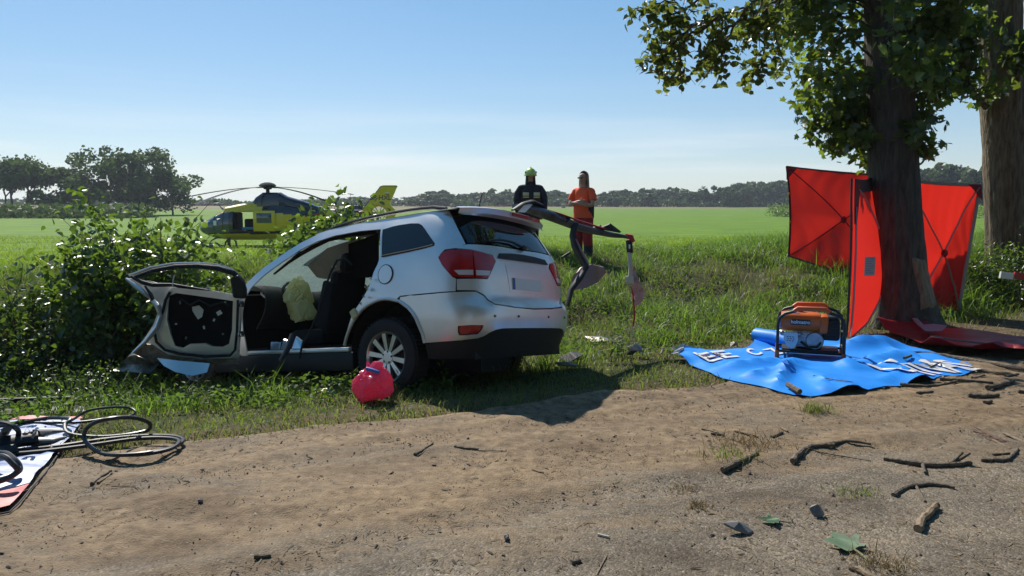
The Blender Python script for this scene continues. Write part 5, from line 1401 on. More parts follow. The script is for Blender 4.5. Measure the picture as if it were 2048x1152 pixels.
def person(name, label, loc, yaw, H, arms, colours, width=1.0, head_yaw=0.0, fem=False):
    """arms: list of two chains (elbow, wrist, hand direction, palm side, curl) in the person's frame (x left, y back, z up; faces -y)"""
    root = empty(name, loc, label, 'person'); root.rotation_euler = (0, 0, yaw)
    k = H / 1.8; w = width
    n = [(0, .02, .98 * k, (.17 * w, .125 * w)), (0, .03, 1.12 * k, (.165 * w, .125 * w)), (0, .02, 1.27 * k, (.185 * w, .13 * w)), (0, .02, 1.40 * k, (.135 * w, .105 * w)), (0, .015, 1.485 * k, .072), (0, -.002, 1.55 * k, .062), (0, -.012, 1.625 * k, (.072, .088)), (0, -.012, 1.70 * k, (.078, .098)), (0, -.002, 1.765 * k, (.062, .078))]
    e = [(i, i + 1) for i in range(8)]
    for s in (1, -1):
        i = len(n)
        n += [(s * .095, .02, .90 * k, .108 * w), (s * .115, .005, .50 * k, .072), (s * .12, .02, .33 * k, .066), (s * .125, .03, .10 * k, .046), (s * .13, -.02, .045 * k, .045), (s * .15, -.13, .035 * k, .036)]
        e += [(0, i)] + [(i + q, i + q + 1) for q in range(5)]
    for s, a in zip((1, -1), arms):
        i = len(n); sh = Vector((s * .195 * w, .02, 1.43 * k)); el, wr = Vector(a[0]), Vector(a[1])
        n += [(*sh, .068), (*sh.lerp(el, .5), .055), (*el, .046), (*el.lerp(wr, .35), .046), (*wr, .030)]
        e += [(3, i), (i, i + 1), (i + 1, i + 2), (i + 2, i + 3), (i + 3, i + 4)]
        hand_chain(n, e, i + 4, wr, Vector(a[2]), Vector(a[3]), a[4], k)
    me = skinned(n, e, 0)
    mats, fn = colours
    for m in mats: me.materials.append(m)
    idx = [fn(f.center, k) for f in me.polygons]
    me.polygons.foreach_set('material_index', idx); me.polygons.foreach_set('use_smooth', [True] * len(idx))
    # face: brow, nose, chin pushed out of the head surface
    for p in me.vertices:
        c = p.co
        if c.z > 1.55 * k and c.y < -.03:
            zz = (c.z / k - 1.55)
            if abs(c.x) < .022 and .075 < zz < .135: p.co.y -= .028 * (1 - abs(c.x) / .022) * (1 - abs(zz - .09) / .06)
            if zz < .05: p.co.y -= .012
            if .12 < zz < .14 and .012 < abs(c.x) < .05: p.co.y += .008
    body = link('body', me, root)
    b = MB()
    for s in (1, -1): b.ball((s * .031, -.098, 1.675 * k), (.013, .010, .009), 8)
    b.build('eyes', LENS, root, smooth=True)
    b = MB(); b.tube([(-.024, -.100, 1.600 * k), (0, -.108, 1.603 * k), (.024, -.100, 1.600 * k)], [.004, .007, .004], 6); b.build('mouth', M('lip', (.34, .13, .11), .5), root, smooth=True)
    b = MB()
    for s in (1, -1): b.ball((s * .079, .0, 1.66 * k), (.012, .022, .033), 8)
    b.build('ears', SKIN, root, smooth=True)
    return root, k
# firefighter behind the car roof: arms down, gloved
fy = 16.2; fp = at(1061, 408, fy)
def ff_col(c, k):
    z = c.z / k
    if z > 1.54 and c.y < .03 and abs(c.x) < .085 and z < 1.75: return 1
    return 0
ff, k = person('person', 'firefighter in dark turnout coat with silver patches and lime green helmet behind the car', (fp.x, fy, gz(fp.x, fy)), math.radians(4), 1.80,
     [((.30, .0, 1.15), (.27, -.12, .90), (-.1, -.2, -1), (0, 1, 0), .7), ((-.30, .0, 1.15), (-.30, -.10, .90), (.1, -.2, -1), (0, 1, 0), .7)], ([NAVY, SKIN, BOOT], ff_col), 1.18)
b = MB()
b.grid(lambda i, j: Vector((.245 * math.cos(2 * PI * i) * (1 + .08 * j) * (1 - .28 * (1 - j) ** 3), .02 + .175 * math.sin(2 * PI * i) * (1 + .12 * j) * (1 - .25 * (1 - j) ** 3), (1.46 - .72 * j) * k)), 30, 14)
b.build('turnout_coat', NAVY, ff, smooth=True)
b = MB(); b.grid(lambda i, j: Vector(((.086 + .022 * j) * math.cos(-.72 + (PI + 1.44) * i), .012 + (.10 + .03 * j) * math.sin(-.72 + (PI + 1.44) * i), (1.73 - .27 * j) * k)), 22, 8); b.build('neck_hood', NAVY, ff, smooth=True, thick=.01)
def pad(x, z, w, h, m, nm): 
    q = MB(); q.box((x, -.195 + .16 * abs(x) ** 1.2, z * k), (w, .012, h), Matrix.Rotation(-x * 1.2, 3, 'Z'), bev=.004); return q.build(nm, m, ff, smooth=True)
for s in (1, -1):
    pad(s * .115, 1.28, .13, .07, SILVT, 'reflective_patch'); pad(s * .115, 1.215, .13, .03, YELT, 'yellow_patch')
    q = MB(); q.tube([(s * .30, .0, 1.12 * k), (s * .297, -.012, 1.075 * k)], .075, 12, cap=False); q.build('sleeve_band', SILVT, ff, smooth=True)
    q = MB(); q.tube([(s * .17 * 1.18, .02, 1.435 * k), (s * .27, .01, 1.29 * k), (s * .30, 0, 1.15 * k), (s * .285, -.07, 1.0 * k), (s * .28, -.105, .93 * k)], [.062, .084, .078, .072, .068], 12); q.build('sleeve', NAVY, ff, smooth=True)
b = MB()
def hel(i, j):
    a = 2 * PI * i; t = j * PI * .54
    r = math.sin(t) * (1 + .06 * max(0, -math.sin(a)) * 0); return Vector((.128 * r * math.cos(a), .0 + .155 * r * math.sin(a), (1.685 + .155 * math.cos(t)) * k))
b.grid(hel, 30, 12); b.tube([(.132 * math.cos(a), .0 + .158 * math.sin(a) - (.02 if math.sin(a) < -.3 else 0), 1.675 * k) for a in np.linspace(0, 2 * PI, 30, endpoint=False)], .011, 6, closed=True)
b.tube([(0, -.15, 1.76 * k), (0, -.09, 1.825 * k), (0, 0, 1.85 * k), (0, .1, 1.815 * k)], [.012, .018, .02, .012], 6)
helm = b.build('helmet', LIME, ff, smooth=True)
b = MB(); b.grid(lambda i, j: Vector((.131 * math.cos(PI + PI * i) * .99, .158 * math.sin(PI + PI * i), (1.70 + .05 * j) * k)), 18, 2); b.build('helmet_stripe', M('yellow_stripe', (.62, .64, .32), .4), helm, smooth=True, thick=.004)
b = MB()
for s in (1, -1): b.box((s * .115, -.07, 1.745 * k), (.02, .05, .035), bev=.006)
b.build('visor_pivot', BLACKP, helm)
# paramedic: folded arms, orange shirt, dark red trousers
py_ = 15.3; pp = at(1166, 408, py_)
def pm_col(c, k):
    z = c.z / k
    if z > 1.50: return 0
    if z < .14: return 4
    if z < .34: return 3
    if z < .93: return 2
    inarm = c.y < -.125 and z < 1.33 and z > 1.08
    if inarm: return 0
    if abs(c.x) > .205 and z < 1.30: return 0
    return 1
pm, k = person('person', 'man in orange shirt and dark red trousers standing with folded arms on the bank', (pp.x, py_, gz(pp.x, py_) - .10), math.radians(-40), 1.84,
     [((.275, -.06, 1.16), (-.03, -.235, 1.20), (-1, -.02, .12), (0, 0, 1), .35), ((-.285, -.06, 1.16), (.03, -.195, 1.24), (1, .1, -.05), (0, 0, -1), .5)], ([SKIN, ORANGE, DKRED, NAVY, BOOT], pm_col), 1.12)
b = MB()
b.grid(lambda i, j: Vector(((.215 + .012 * j) * math.cos(2 * PI * i), .02 + (.16 + .01 * j) * math.sin(2 * PI * i), (1.16 - .27 * j) * k)), 28, 8); b.build('shirt_hem', ORANGE, pm, smooth=True)
for s in (1, -1):
    q = MB(); q.tube([(s * .15 * 1.12, .02, 1.435 * k), (s * .25, -.01, 1.31 * k), (s * .268, -.035, 1.235 * k)], [.062, .078, .074], 12); q.build('shirt_sleeve', ORANGE, pm, smooth=True)
    q = MB(); q.tube([(s * .10, .02, .93 * k), (s * .115, .01, .5 * k), (s * .125, .02, .34 * k)], [.125, .10, .095], 14, cap=False); q.build('trouser_leg', DKRED, pm, smooth=True)
    q = MB(); q.tube([(s * .125, .02, .345 * k), (s * .13, .025, .12 * k)], [.094, .088], 14, cap=False); q.build('trouser_cuff', NAVY, pm, smooth=True)
b = MB(); b.grid(lambda i, j: Vector((.222 * math.cos(-.62 + 1.5 * i), .03 + .168 * math.sin(-.62 + 1.5 * i), (1.20 - .31 * j) * k)), 10, 10); b.build('navy_side_panel', NAVY, pm, smooth=True, thick=.004)
b = MB()
def hr(i, j):
    a = -.12 + (PI + .24) * i; t = j
    if t < .45: q = t / .45; r = math.sin(q * PI / 2); return Vector((.089 * r * math.cos(a), .012 + .108 * r * math.sin(a), (1.70 + .105 * math.cos(q * PI / 2)) * k))
    q = (t - .45) / .55; f = 1 + .22 * q - .15 * q * q + .06 * math.sin(i * 40 + q * 5) * q
    return Vector((.089 * f * math.cos(a), .012 + .108 * f * math.sin(a), (1.70 - .235 * q + .02 * math.sin(i * 23)) * k))
b.grid(hr, 44, 14); b.build('long_hair', HAIR, pm, smooth=True, thick=.012)
b = MB()
for s in (1, -1): b.box((s * .034, -.113, 1.672 * k), (.05, .006, .03), bev=.003)
b.tube([(-.075, -.06, 1.68 * k), (-.06, -.112, 1.68 * k), (.06, -.112, 1.68 * k), (.075, -.06, 1.68 * k)], .004, 5); b.build('glasses', LENS, pm, smooth=True)
# ------------------------------------------------------------------ privacy screens round the maple
REDF = bpy.data.materials.new('red_screen_cloth'); REDF.use_nodes = True
nt = REDF.node_tree; p_ = nt.nodes['Principled BSDF']; p_.inputs['Base Color'].default_value = (.60, .012, .014, 1); p_.inputs['Roughness'].default_value = .75
tl = N(nt, 'ShaderNodeBsdfTranslucent'); tl.inputs[0].default_value = (.95, .035, .02, 1); mx = N(nt, 'ShaderNodeMixShader'); mx.inputs[0].default_value = .42
nt.links.new(p_.outputs[0], mx.inputs[1]); nt.links.new(tl.outputs[0], mx.inputs[2]); nt.links.new(mx.outputs[0], nt.nodes['Material Output'].inputs[0])
DREDF = M('dark_red_cloth_edge', (.22, .006, .01), .8)
GREYW = M('grey_webbing', (.34, .28, .26), .85)
BLKP = M('black_pole', (.015, .014, .014), .5)
def screen(name, label, C, hub, hubY, mats_x, bow=.10, edge='grey'):
    """C: corners TL TR BR BL as world points; hub: centre point; edges drawn inwards like a pop-up panel"""
    TL, TR, BR, BL = [Vector(p) for p in C]
    e = empty(name, (BL + BR) / 2, label, 'privacy screen', 'red privacy screens round the maple'); o = Vector(e.location)
    ctr = (TL + TR + BR + BL) / 4; hubv = Vector(hub); n = (TR - TL).cross(BL - TL).normalized()
    if n.y > 0: n = -n
    dcen = hubv - ctr
    def f(i, j):
        p = TL.lerp(TR, i).lerp(BL.lerp(BR, i), j)
        si, sj = 4 * i * (1 - i), 4 * j * (1 - j)
        p = p + (ctr - p) * 0
        # edges bow towards the centre
        p = p + (TR - TL + BR - BL) * .25 * (bow * sj * (1 - 2 * i)) * .9 + (BL - TL + BR - TR) * .25 * (bow * .6 * si * (1 - 2 * j)) * .9
        d1 = abs(i - j); d2 = abs(i + j - 1); rdg = min(d1, d2)
        p = p + dcen * (si * sj) + n * (.05 * math.sin(rdg * PI) * (.5 + si * sj)) + n * (.007 * math.sin(i * 40 + 5 * math.sin(j * 6)) + .016 * (float(fbm(i * 5 + j * 2, j * 3 - i * 4, 222, 3)) - .5)) * (1 - rdg)
        return p - o
    b = MB(); b.grid(f, 32, 32); cloth = b.build('screen_cloth', REDF, e, smooth=True)
    off = n * .022
    for q in ((lambda t: f(t, t)), (lambda t: f(1 - t, t))):
        b = MB(); b.tube([q(t) + off for t in np.linspace(.02, .98, 22)], .022, 6, flat_=(1, .45)); b.build('cross_pole_sleeve', mats_x, e, smooth=True)
    b = MB(); c = f(.5, .5) + off * 1.6
    b.ball(c, (.05, .04, .06), 10); b.build('hub', DREDF, e, smooth=True)
    for nm, q in (('top_hem', lambda t: f(t, .0)), ('bottom_hem', lambda t: f(t, 1)), ('side_hem', lambda t: f(0, t)), ('side_hem', lambda t: f(1, t))):
        b = MB(); b.tube([q(t) + off * .3 for t in np.linspace(0, 1, 18)], .026 if edge == 'grey' and nm != 'x' else .016, 6, flat_=(.5, 1)); b.build(nm, GREYW if edge == 'grey' and nm in ('top_hem', 'side_hem') else (BLKP if edge == 'dark' else GREYW), e, smooth=True)
    for cnr in (f(0, 0), f(1, 0)):
        inw = (f(.5, .5) - cnr); b = MB(); ax = (f(.5, 0) - cnr).normalized(); dz = (f(cnr is f(1, 0), .5) - cnr)
        up = (BL - TL).normalized()
        b.prism([cnr + off, cnr + off + ax * .20, cnr + off + up * .24], n * .006); b.build('corner_patch', DREDF, e)
    return e, f, off, n
s1, f1, o1, n1 = screen('privacy_screen', 'left red privacy screen, tilted on the grass with a dark cross of poles', [at(1573, 333, 13.2), at(1812, 352, 12.2), at(1812, 598, 11.6), at(1577, 512, 13.0)], at(1688, 440, 12.5), 0, DREDF, .06, 'dark')
for v in (.3, .62):
    b = MB(); b.box(f1(0, v) + o1 * 2, (.03, .02, .04), bev=.006); b.build('brass_clip', M('brass', (.55, .40, .12), .4, .7), s1)
s2, f2, o2, n2 = screen('privacy_screen', 'right red privacy screen seen between the maple and the rightmost trunk', [at(1806, 360, 11.2), at(1960, 370, 11.3), at(1917, 625, 11.0), at(1822, 628, 10.9)], at(1885, 507, 11.2), 0, GREYW, .05, 'grey')
# the middle screen stands almost edge-on, bowed, left of the trunk
e = empty('privacy_screen', flat(1700, 672), 'narrow middle red screen standing edge-on against the maple trunk, with a white paper tag', 'privacy screen', 'red privacy screens round the maple'); eo = Vector(e.location)
lp_ = [(1707, 357), (1706, 400), (1706, 450), (1705, 500), (1703, 550), (1701, 600), (1699, 640), (1696, 674)]
rp_ = [(1748, 347), (1757, 390), (1768, 440), (1776, 500), (1773, 545), (1758, 600), (1734, 645), (1700, 676)]
def f3(i, j):
    t = j * 7; k = min(int(t), 6); q = t - k
    ul, vl = (lp_[k][m] * (1 - q) + lp_[k + 1][m] * q for m in (0, 1)); ur, vr = (rp_[k][m] * (1 - q) + rp_[k + 1][m] * q for m in (0, 1))
    Yl = 9.15; Yr = 9.15 + 1.2 * math.sin(PI * min(1, .25 + .75 * (1 - j)) * .5) * (1 - j ** 5)
    i2 = i + .25 * math.sin(PI * i) * .5
    return at(ul + (ur - ul) * i2, vl + (vr - vl) * i2 + 8 * math.sin(PI * i) * (1 - j) ** 3, Yl + (Yr - Yl) * i) - eo
b = MB(); b.grid(f3, 16, 40); b.build('screen_cloth', REDF, e, smooth=True)
b = MB(); b.tube([f3(0, t) + Vector((-.03, -.02, 0)) for t in np.linspace(0, 1, 20)], .014, 8); b.build('black_pole', BLKP, e, smooth=True)
b = MB(); b.tube([f3(.03, t) + Vector((.015, -.02, 0)) for t in np.linspace(.18, 1, 20)], .030, 6, flat_=(1, .3)); b.build('side_hem', GREYW, e, smooth=True)
b = MB(); b.tube([f3(1, t) + Vector((0, -.02, 0)) for t in np.linspace(.55, 1, 16)], .012, 6); b.build('bottom_hem', GREYW, e, smooth=True)
b = MB(); b.tube([f3(.15 + .85 * t, .07 + .46 * t ** 1.3) + Vector((0, -.03, 0)) for t in np.linspace(0, 1, 14)], .014, 6, flat_=(1, .5)); b.build('cross_pole_sleeve', GREYW, e, smooth=True)
b = MB(); b.grid(lambda i, j: f3(.02 + .75 * i, .03 * j + .0 + .06 * j) + Vector((0, -.015, 0)), 8, 3); b.build('top_hem', M('dark_hem', (.06, .03, .035), .8), e, smooth=True)
b = MB(); b.grid(lambda i, j: f3(.01 + .22 * i * (1 - .7 * j), .02 + .26 * j) + Vector((0, -.022, 0)), 4, 6); b.build('corner_patch', DREDF, e, smooth=True)
tg_ = MB(); tg_.grid(lambda i, j: f3(.24 + .27 * i, .465 + .115 * j) + Vector((0, -.03, 0)), 4, 6); tag_o = tg_.build('paper_tag', M('pinkish_paper', (.62, .50, .50), .7, col2=(.52, .40, .41), scale=60, stretch=(.3, .3, 3)), e, smooth=True)
for k_ in range(7):
    b = MB(); b.tube([f3(.27, .478 + .014 * k_) + Vector((0, -.034, 0)), f3(.47 - .04 * (k_ % 3), .478 + .014 * k_) + Vector((0, -.034, 0))], .003, 4); b.build('print_line', M('print_grey', (.25, .18, .19), .8), tag_o)
# ------------------------------------------------------------------ blue tarpaulin
BLUE = M('blue_tarp_vinyl', (.018, .24, .76), .48, col2=(.022, .26, .80), scale=2.5, spec=.25)
WHT = M('white_print', (.70, .69, .66), .4)
BRN = M('maroon_print', (.08, .03, .04), .4)
bx0, by0 = sum(p[0] for p in TARPW) / len(TARPW), sum(p[1] for p in TARPW) / len(TARPW)
GEN = flat(1618, 716); 
FOLDS = []
for (u0, v0, u1, v1, hh, ww) in ((1430, 745, 1590, 733, .075, .10), (1590, 733, 1690, 742, .09, .10), (1588, 738, 1545, 788, .07, .07), (1690, 744, 1795, 722, .10, .12), (1690, 702, 1790, 696, .13, .14), (1620, 760, 1725, 790, .05, .09),
                             (1740, 733, 1850, 768, .05, .08), (1480, 703, 1570, 724, .05, .09), (1700, 750, 1900, 742, .035, .07), (1380, 715, 1420, 738, .04, .06), (1500, 760, 1600, 752, .05, .07), (1640, 772, 1660, 795, .06, .06), (1780, 705, 1850, 735, .05, .07), (1760, 770, 1800, 755, .05, .06)):
    A_, B_ = flat(u0, v0), flat(u1, v1); FOLDS.append((A_.x, A_.y, B_.x, B_.y, hh, ww))
def tarp_h(x, y):
    xr = x * .86 + y * .5; yr = -x * .5 + y * .86
    r1 = 1 - abs(float(vn(xr * 1.15 + 3, yr * 2.2 + 1, 131)) - .5) * 2; r2 = 1 - abs(float(vn(xr * 2.7 + yr, yr * 3.4 - xr, 132)) - .5) * 2
    r3 = float(fbm(x * 1.4, y * 1.4, 133, 3))
    h = .03 + .03 * max(0, r1 - .6) + .05 * (r3 - .4)
    for (ax, ay, bx, by, hh, ww) in FOLDS:
        t = ((x - ax) * (bx - ax) + (y - ay) * (by - ay)) / ((bx - ax) ** 2 + (by - ay) ** 2); tc_ = max(0, min(1, t))
        dx, dy = x - ax - tc_ * (bx - ax), y - ay - tc_ * (by - ay); sd = 1 if dx * (by - ay) - dy * (bx - ax) > 0 else .55
        h += hh * math.exp(-(math.hypot(dx, dy) / (ww * sd)) ** 2) * (.55 + .45 * math.sin(PI * (.15 + .7 * tc_)))
    dg = math.hypot(x - GEN.x, (y - GEN.y) * 1.0); h *= min(1, .25 + max(0, dg - .35) * 1.6)
    return max(.022, h)
vs, fs = cdt(smooth_poly(TARPW, 1), (), .055)
tp = empty('blue_tarpaulin', (bx0, by0, 0), 'crumpled blue tarpaulin with white lettering lying under the orange motor pump', 'tarpaulin')
def edge_lift(x, y):
    m = 9
    for i in range(len(TARPW)):
        (ax, ay), (bx, by) = TARPW[i], TARPW[(i + 1) % len(TARPW)]
        t = max(0, min(1, ((x - ax) * (bx - ax) + (y - ay) * (by - ay)) / ((bx - ax) ** 2 + (by - ay) ** 2 + 1e-9)))
        m = min(m, math.hypot(x - ax - t * (bx - ax), y - ay - t * (by - ay)))
    return m
def tarp_z(x, y):
    m = edge_lift(x, y); w = .5 + .5 * math.sin(x * 5.2 + 2 * math.sin(y * 3))
    base = max(floor_z(x, y), 0)
    return base + tarp_h(x, y) * min(1, .25 + m * 3) + .085 * max(0, w - .62) * 2.2 * max(0, 1 - m * 4.5)
b = MB(); b.add([(x - bx0, y - by0, tarp_z(x, y)) for x, y in vs], fs); b.build('sheet', BLUE, tp, smooth=True, thick=.003)
def on_tarp(txt, size, u0, v0, u1, v1, mat, name, slant=.0, hgt=1.0):
    """lettering laid along the line from pixel 0 to pixel 1 on the sheet"""
    A, B = flat(u0, v0), flat(u1, v1); xd = (B - A); L0 = xd.length; xd.normalize(); yd = Vector((-xd.y, xd.x, 0))
    tv_, tf_ = text_mesh(txt, 1.0, .02)
    mnx = min(p.x for p in tv_); mxx = max(p.x for p in tv_); sx = L0 / (mxx - mnx)
    b = MB()
    bm = bmesh.new(); vv = [bm.verts.new((p.x, p.y, 0)) for p in tv_]
    for f in tf_:
        try: bm.faces.new([vv[i] for i in f])
        except ValueError: pass
    bmesh.ops.triangulate(bm, faces=bm.faces[:])
    bmesh.ops.subdivide_edges(bm, edges=[e_ for e_ in bm.edges if e_.calc_length() > .12], cuts=2, use_grid_fill=False)
    bmesh.ops.triangulate(bm, faces=bm.faces[:])
    bm.verts.index_update()
    P = []
    for p in bm.verts:
        q = A + xd * ((p.co.x - mnx) * sx + slant * p.co.y * size) + yd * (p.co.y * size * hgt)
        P.append((q.x - bx0, q.y - by0, tarp_z(q.x, q.y) + .012))
    b.add(P, [[p.index for p in f.verts] for f in bm.faces]); bm.free()
    return b.build(name, mat, tp)
on_tarp("L'INAS", .55, 1782, 757, 1932, 737, WHT, 'white_lettering', -.35)
on_tarp("EE", .42, 1402, 728, 1464, 718, WHT, 'white_lettering', .3)
on_tarp("EE", .20, 1408, 725, 1452, 719, BRN, 'maroon_lettering', .3)
on_tarp("C", .30, 1500, 714, 1516, 712, WHT, 'white_lettering', .2)
on_tarp("Z", .4, 1540, 710, 1562, 707, WHT, 'white_lettering', .2)
b = MB(); vs, fs = cdt([(flat(u, v).x, flat(u, v).y) for u, v in ((1339, 716), (1362, 704), (1370, 701), (1366, 712), (1352, 722))], (), .06); b.add([(x - bx0, y - by0, tarp_z(x, y) + .008) for x, y in vs], fs); b.build('grey_corner', M('grey_vinyl', (.36, .34, .31), .5), tp)
b = MB(); A, B = flat(1512, 686), flat(1592, 703)
b.tube([Vector((A.x - bx0, A.y - by0, .09)), Vector(((A.x + B.x) / 2 - bx0, (A.y + B.y) / 2 - by0, .10)), Vector((B.x - bx0, B.y - by0, .07))], [.085, .09, .07], 16, cap=False); b.build('rolled_edge', BLUE, tp, smooth=True)
b = MB(); b.tube([Vector((A.x - bx0 - .06, A.y - by0 + .04, .10)), Vector((A.x - bx0 + .25, A.y - by0 - .10, .165)), Vector((B.x - bx0, B.y - by0 - .02, .14))], [.012, .02, .018], 6, flat_=(1, .5)); b.build('white_stripe', WHT, tp, smooth=True)
# ------------------------------------------------------------------ motor pump in its tube frame
ORG = M('orange_tank', (.58, .12, .012), .42, col2=(.52, .10, .012), scale=5)
ORG2 = M('orange_grip', (.62, .10, .012), .5)
ALU = M('cast_aluminium', (.36, .37, .39), .4, .7, col2=(.26, .27, .29), scale=14)
gp = empty('motor_pump', (GEN.x, GEN.y, .035), 'orange motor pump in a black tube frame standing on the blue tarpaulin', 'pump')
gp.rotation_euler = (0, 0, math.radians(-20)); gp.scale = (.88, .88, .93)
GW, GD = .36, .22
for s, zt, nm in ((-1, .55, 'f'), (1, .52, 'b')):
    b = MB(); y = s * GD
    b.tube([(-GW, y, .02), (-GW, y, .36), (-GW + .015, y, .43), (-GW + .07, y, .48), (-.19, y, .51), (-.15, y, .55 - .01), (.15, y, .55 - .01), (.19, y, .51), (GW - .07, y, .48), (GW - .015, y, .43), (GW, y, .36), (GW, y, .02)], .0175, 10); b.build('tube_frame', BLKP, gp, smooth=True)
    b = MB(); b.tube([(-.19, y, .513), (-.15, y, .545), (.15, y, .545), (.19, y, .513)], .026, 10); b.build('carry_grip', ORG2, gp, smooth=True)
    for x in (-GW, GW):
        b = MB(); b.tube([(x, y, -.01), (x, y, .07)], [.028, .024], 10); b.build('rubber_foot', ORG2, gp, smooth=True)
b = MB()
for x in (-GW, GW):
    for z in (.10, .26): b.tube([(x, -GD, z), (x, GD, z)], .012, 8)
for s in (-1, 1): b.tube([(-GW, s * GD * .9, .06), (GW, s * GD * .9, .06)], .014, 8)
b.build('cross_tubes', BLKP, gp, smooth=True)
b = MB(); b.box((0, 0, .075), (.62, .34, .02)); b.build('base_plate', BLKP, gp)
b = MB()
def tank(i, j):
    x = -.33 + .43 * i; e_ = 1 - .10 * abs(2 * i - 1) ** 6; an = 2 * PI * j
    yy = math.copysign(abs(math.cos(an)) ** .5, math.cos(an)) * .155 * e_; zz = math.copysign(abs(math.sin(an)) ** .55, math.sin(an)) * .105 * e_
    if zz < 0: yy *= 1 - .28 * min(1, -zz / .1)
    return Vector((x, yy, .375 + zz))
b.grid(tank, 20, 32); b.add([tank(0, j / 32) for j in range(32)], [tuple(range(32))]); b.add([tank(1, j / 32) for j in range(32)], [tuple(range(32))[::-1]])
b.box((.14, .0, .36), (.10, .27, .20), bev=.03)
tk = b.build('fuel_tank', ORG, gp, smooth=True)
b = MB(); b.lathe([(0, .53), (.036, .53), (.038, .50), (.032, .475), (.03, .46)], (-.12, .02, 0), n=16); b.build('filler_cap', M('red_cap', (.55, .05, .015), .5), tk, smooth=True)
b = MB(); b.box((-.115, -.160, .385), (.215, .012, .062), bev=.004); b.build('name_label', BLKP, tk)
flat_text('holmatro', .056, (-.115, -.1675, .387), (1, 0, 0), (0, 0, 1), WHT, 'white_lettering', tk, .0012, .002)
b = MB(); b.box((-.16, -.118, .465), (.08, .05, .004), Matrix.Rotation(.9, 3, 'X')); b.build('warning_sticker', WHT, tk)
b = MB(); b.box((-.325, -.09, .375), (.03, .05, .13), bev=.008); b.build('blue_sticker', M('blue_sticker', (.10, .18, .45), .5), tk)
b = MB(); b.box((.22, .02, .30), (.20, .24, .23), bev=.03); b.box((.22, .02, .43), (.16, .18, .04), bev=.015)
for k_ in range(5): b.box((.22, -.11, .22 + .035 * k_), (.15, .012, .012))
b.build('air_filter_box', BLACKP, gp, smooth=True)
b = MB(); b.box((-.02, .0, .19), (.30, .22, .20), bev=.03); b.lathe([(0, -.14), (.09, -.14), (.10, -.12), (.10, -.02), (0, -.02)], (.05, 0, .18), Matrix.Rotation(PI / 2, 3, 'X') @ Matrix.Scale(-1, 3, (0, 0, 1)), 20)
for k_ in range(6): b.box((-.02, -.11, .12 + .028 * k_), (.26, .02, .008))
b.build('engine_block', ALU, gp, smooth=True)
b = MB(); b.prism([(-.30, -.17, .27), (-.14, -.17, .27), (-.13, -.17, .18), (-.16, -.17, .11), (-.21, -.17, .075), (-.26, -.17, .12), (-.29, -.17, .18)], (0, .02, 0)); vp = b.build('valve_plate', M('light_plate', (.50, .52, .55), .4, .4), gp, bevel=.004)
for i_ in range(3):
    for j_ in range(3):
        b = MB(); b.box((-.25 + .03 * i_ + .008 * (j_ % 2), -.172, .175 + .022 * j_), (.016, .006, .008)); b.build('slot', BLKP, vp)
b = MB(); b.ball((-.31, -.15, .255), (.03, .03, .03), 10); b.build('coupling', ALU, gp, smooth=True); b = MB(); b.ball((-.12, -.15, .25), (.026, .026, .026), 10); b.build('coupling', ALU, gp, smooth=True)
b = MB(); b.tube([(-.1, -.12, .16), (-.02, -.17, .11), (.08, -.17, .12), (.14, -.1, .2)], .014, 8); b.build('fuel_hose', BLACKR, gp, smooth=True)
# ------------------------------------------------------------------ dark red sheet in the tree shade
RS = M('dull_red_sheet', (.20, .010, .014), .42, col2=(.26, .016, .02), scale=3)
pol = [(1745, 652), (1790, 650), (1835, 652), (1880, 668), (1960, 672), (2060, 690), (2120, 700), (2120, 735), (2048, 722), (1960, 716), (1890, 708), (1850, 702), (1820, 690), (1780, 672)]
pw = [(flat(u, v).x, flat(u, v).y) for u, v in pol]; cx_, cy_ = sum(p[0] for p in pw) / len(pw), sum(p[1] for p in pw) / len(pw)
vs, fs = cdt(smooth_poly(pw, 1), (), .08)
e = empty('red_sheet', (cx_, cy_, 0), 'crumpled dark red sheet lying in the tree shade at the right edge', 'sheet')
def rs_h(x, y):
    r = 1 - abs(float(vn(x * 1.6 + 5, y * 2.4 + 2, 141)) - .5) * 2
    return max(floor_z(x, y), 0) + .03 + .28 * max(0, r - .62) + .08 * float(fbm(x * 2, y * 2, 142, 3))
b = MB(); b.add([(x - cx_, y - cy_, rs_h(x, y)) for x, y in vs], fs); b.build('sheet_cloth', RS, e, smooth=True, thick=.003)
def strip(nm, uv, w, mat, lift=.05):
    b = MB(); P = []
    for u, v in uv:
        q = flat(u, v); P.append((q.x - cx_, q.y - cy_, rs_h(q.x, q.y) + lift))
    b.tube(P, w, 6, flat_=(1, .3)); b.build(nm, mat, e, smooth=True)
strip('grey_pole', [(1862, 690), (1905, 702), (1965, 712)], .03, M('dull_grey_pole', (.10, .09, .09), .6))
strip('grey_band', [(1824, 654), (1840, 668), (1858, 680)], .035, M('dull_pink_band', (.30, .22, .22), .6))
vs, fs = cdt([(flat(u, v).x, flat(u, v).y) for u, v in ((1838, 678), (1865, 672), (1892, 680), (1880, 688), (1850, 690))], (), .06)
b = MB(); b.add([(x - cx_, y - cy_, rs_h(x, y) + .10) for x, y in vs], fs); b.build('turned_back_flap', M('mauve_lining', (.30, .17, .20), .6), e, smooth=True, thick=.003)
# red and white board in the grass at the right edge
c = at(2030, 551, 11.4)
e = empty('barrier_board', c, 'red and white striped barrier board lying in the grass at the right edge', 'board')
b = MB(); b.box((-.13, 0, 0), (.2, .04, .10), Matrix.Rotation(.12, 3, 'Y')); b.build('white_stripe', PLATE, e)
b = MB(); b.box((.08, 0, -.006), (.2, .04, .10), Matrix.Rotation(.12, 3, 'Y')); b.build('red_stripe', M('board_red', (.45, .03, .03), .5), e)
b = MB(); b.box((.30, 0, -.012), (.2, .04, .10), Matrix.Rotation(.12, 3, 'Y')); b.build('white_stripe', PLATE, e)
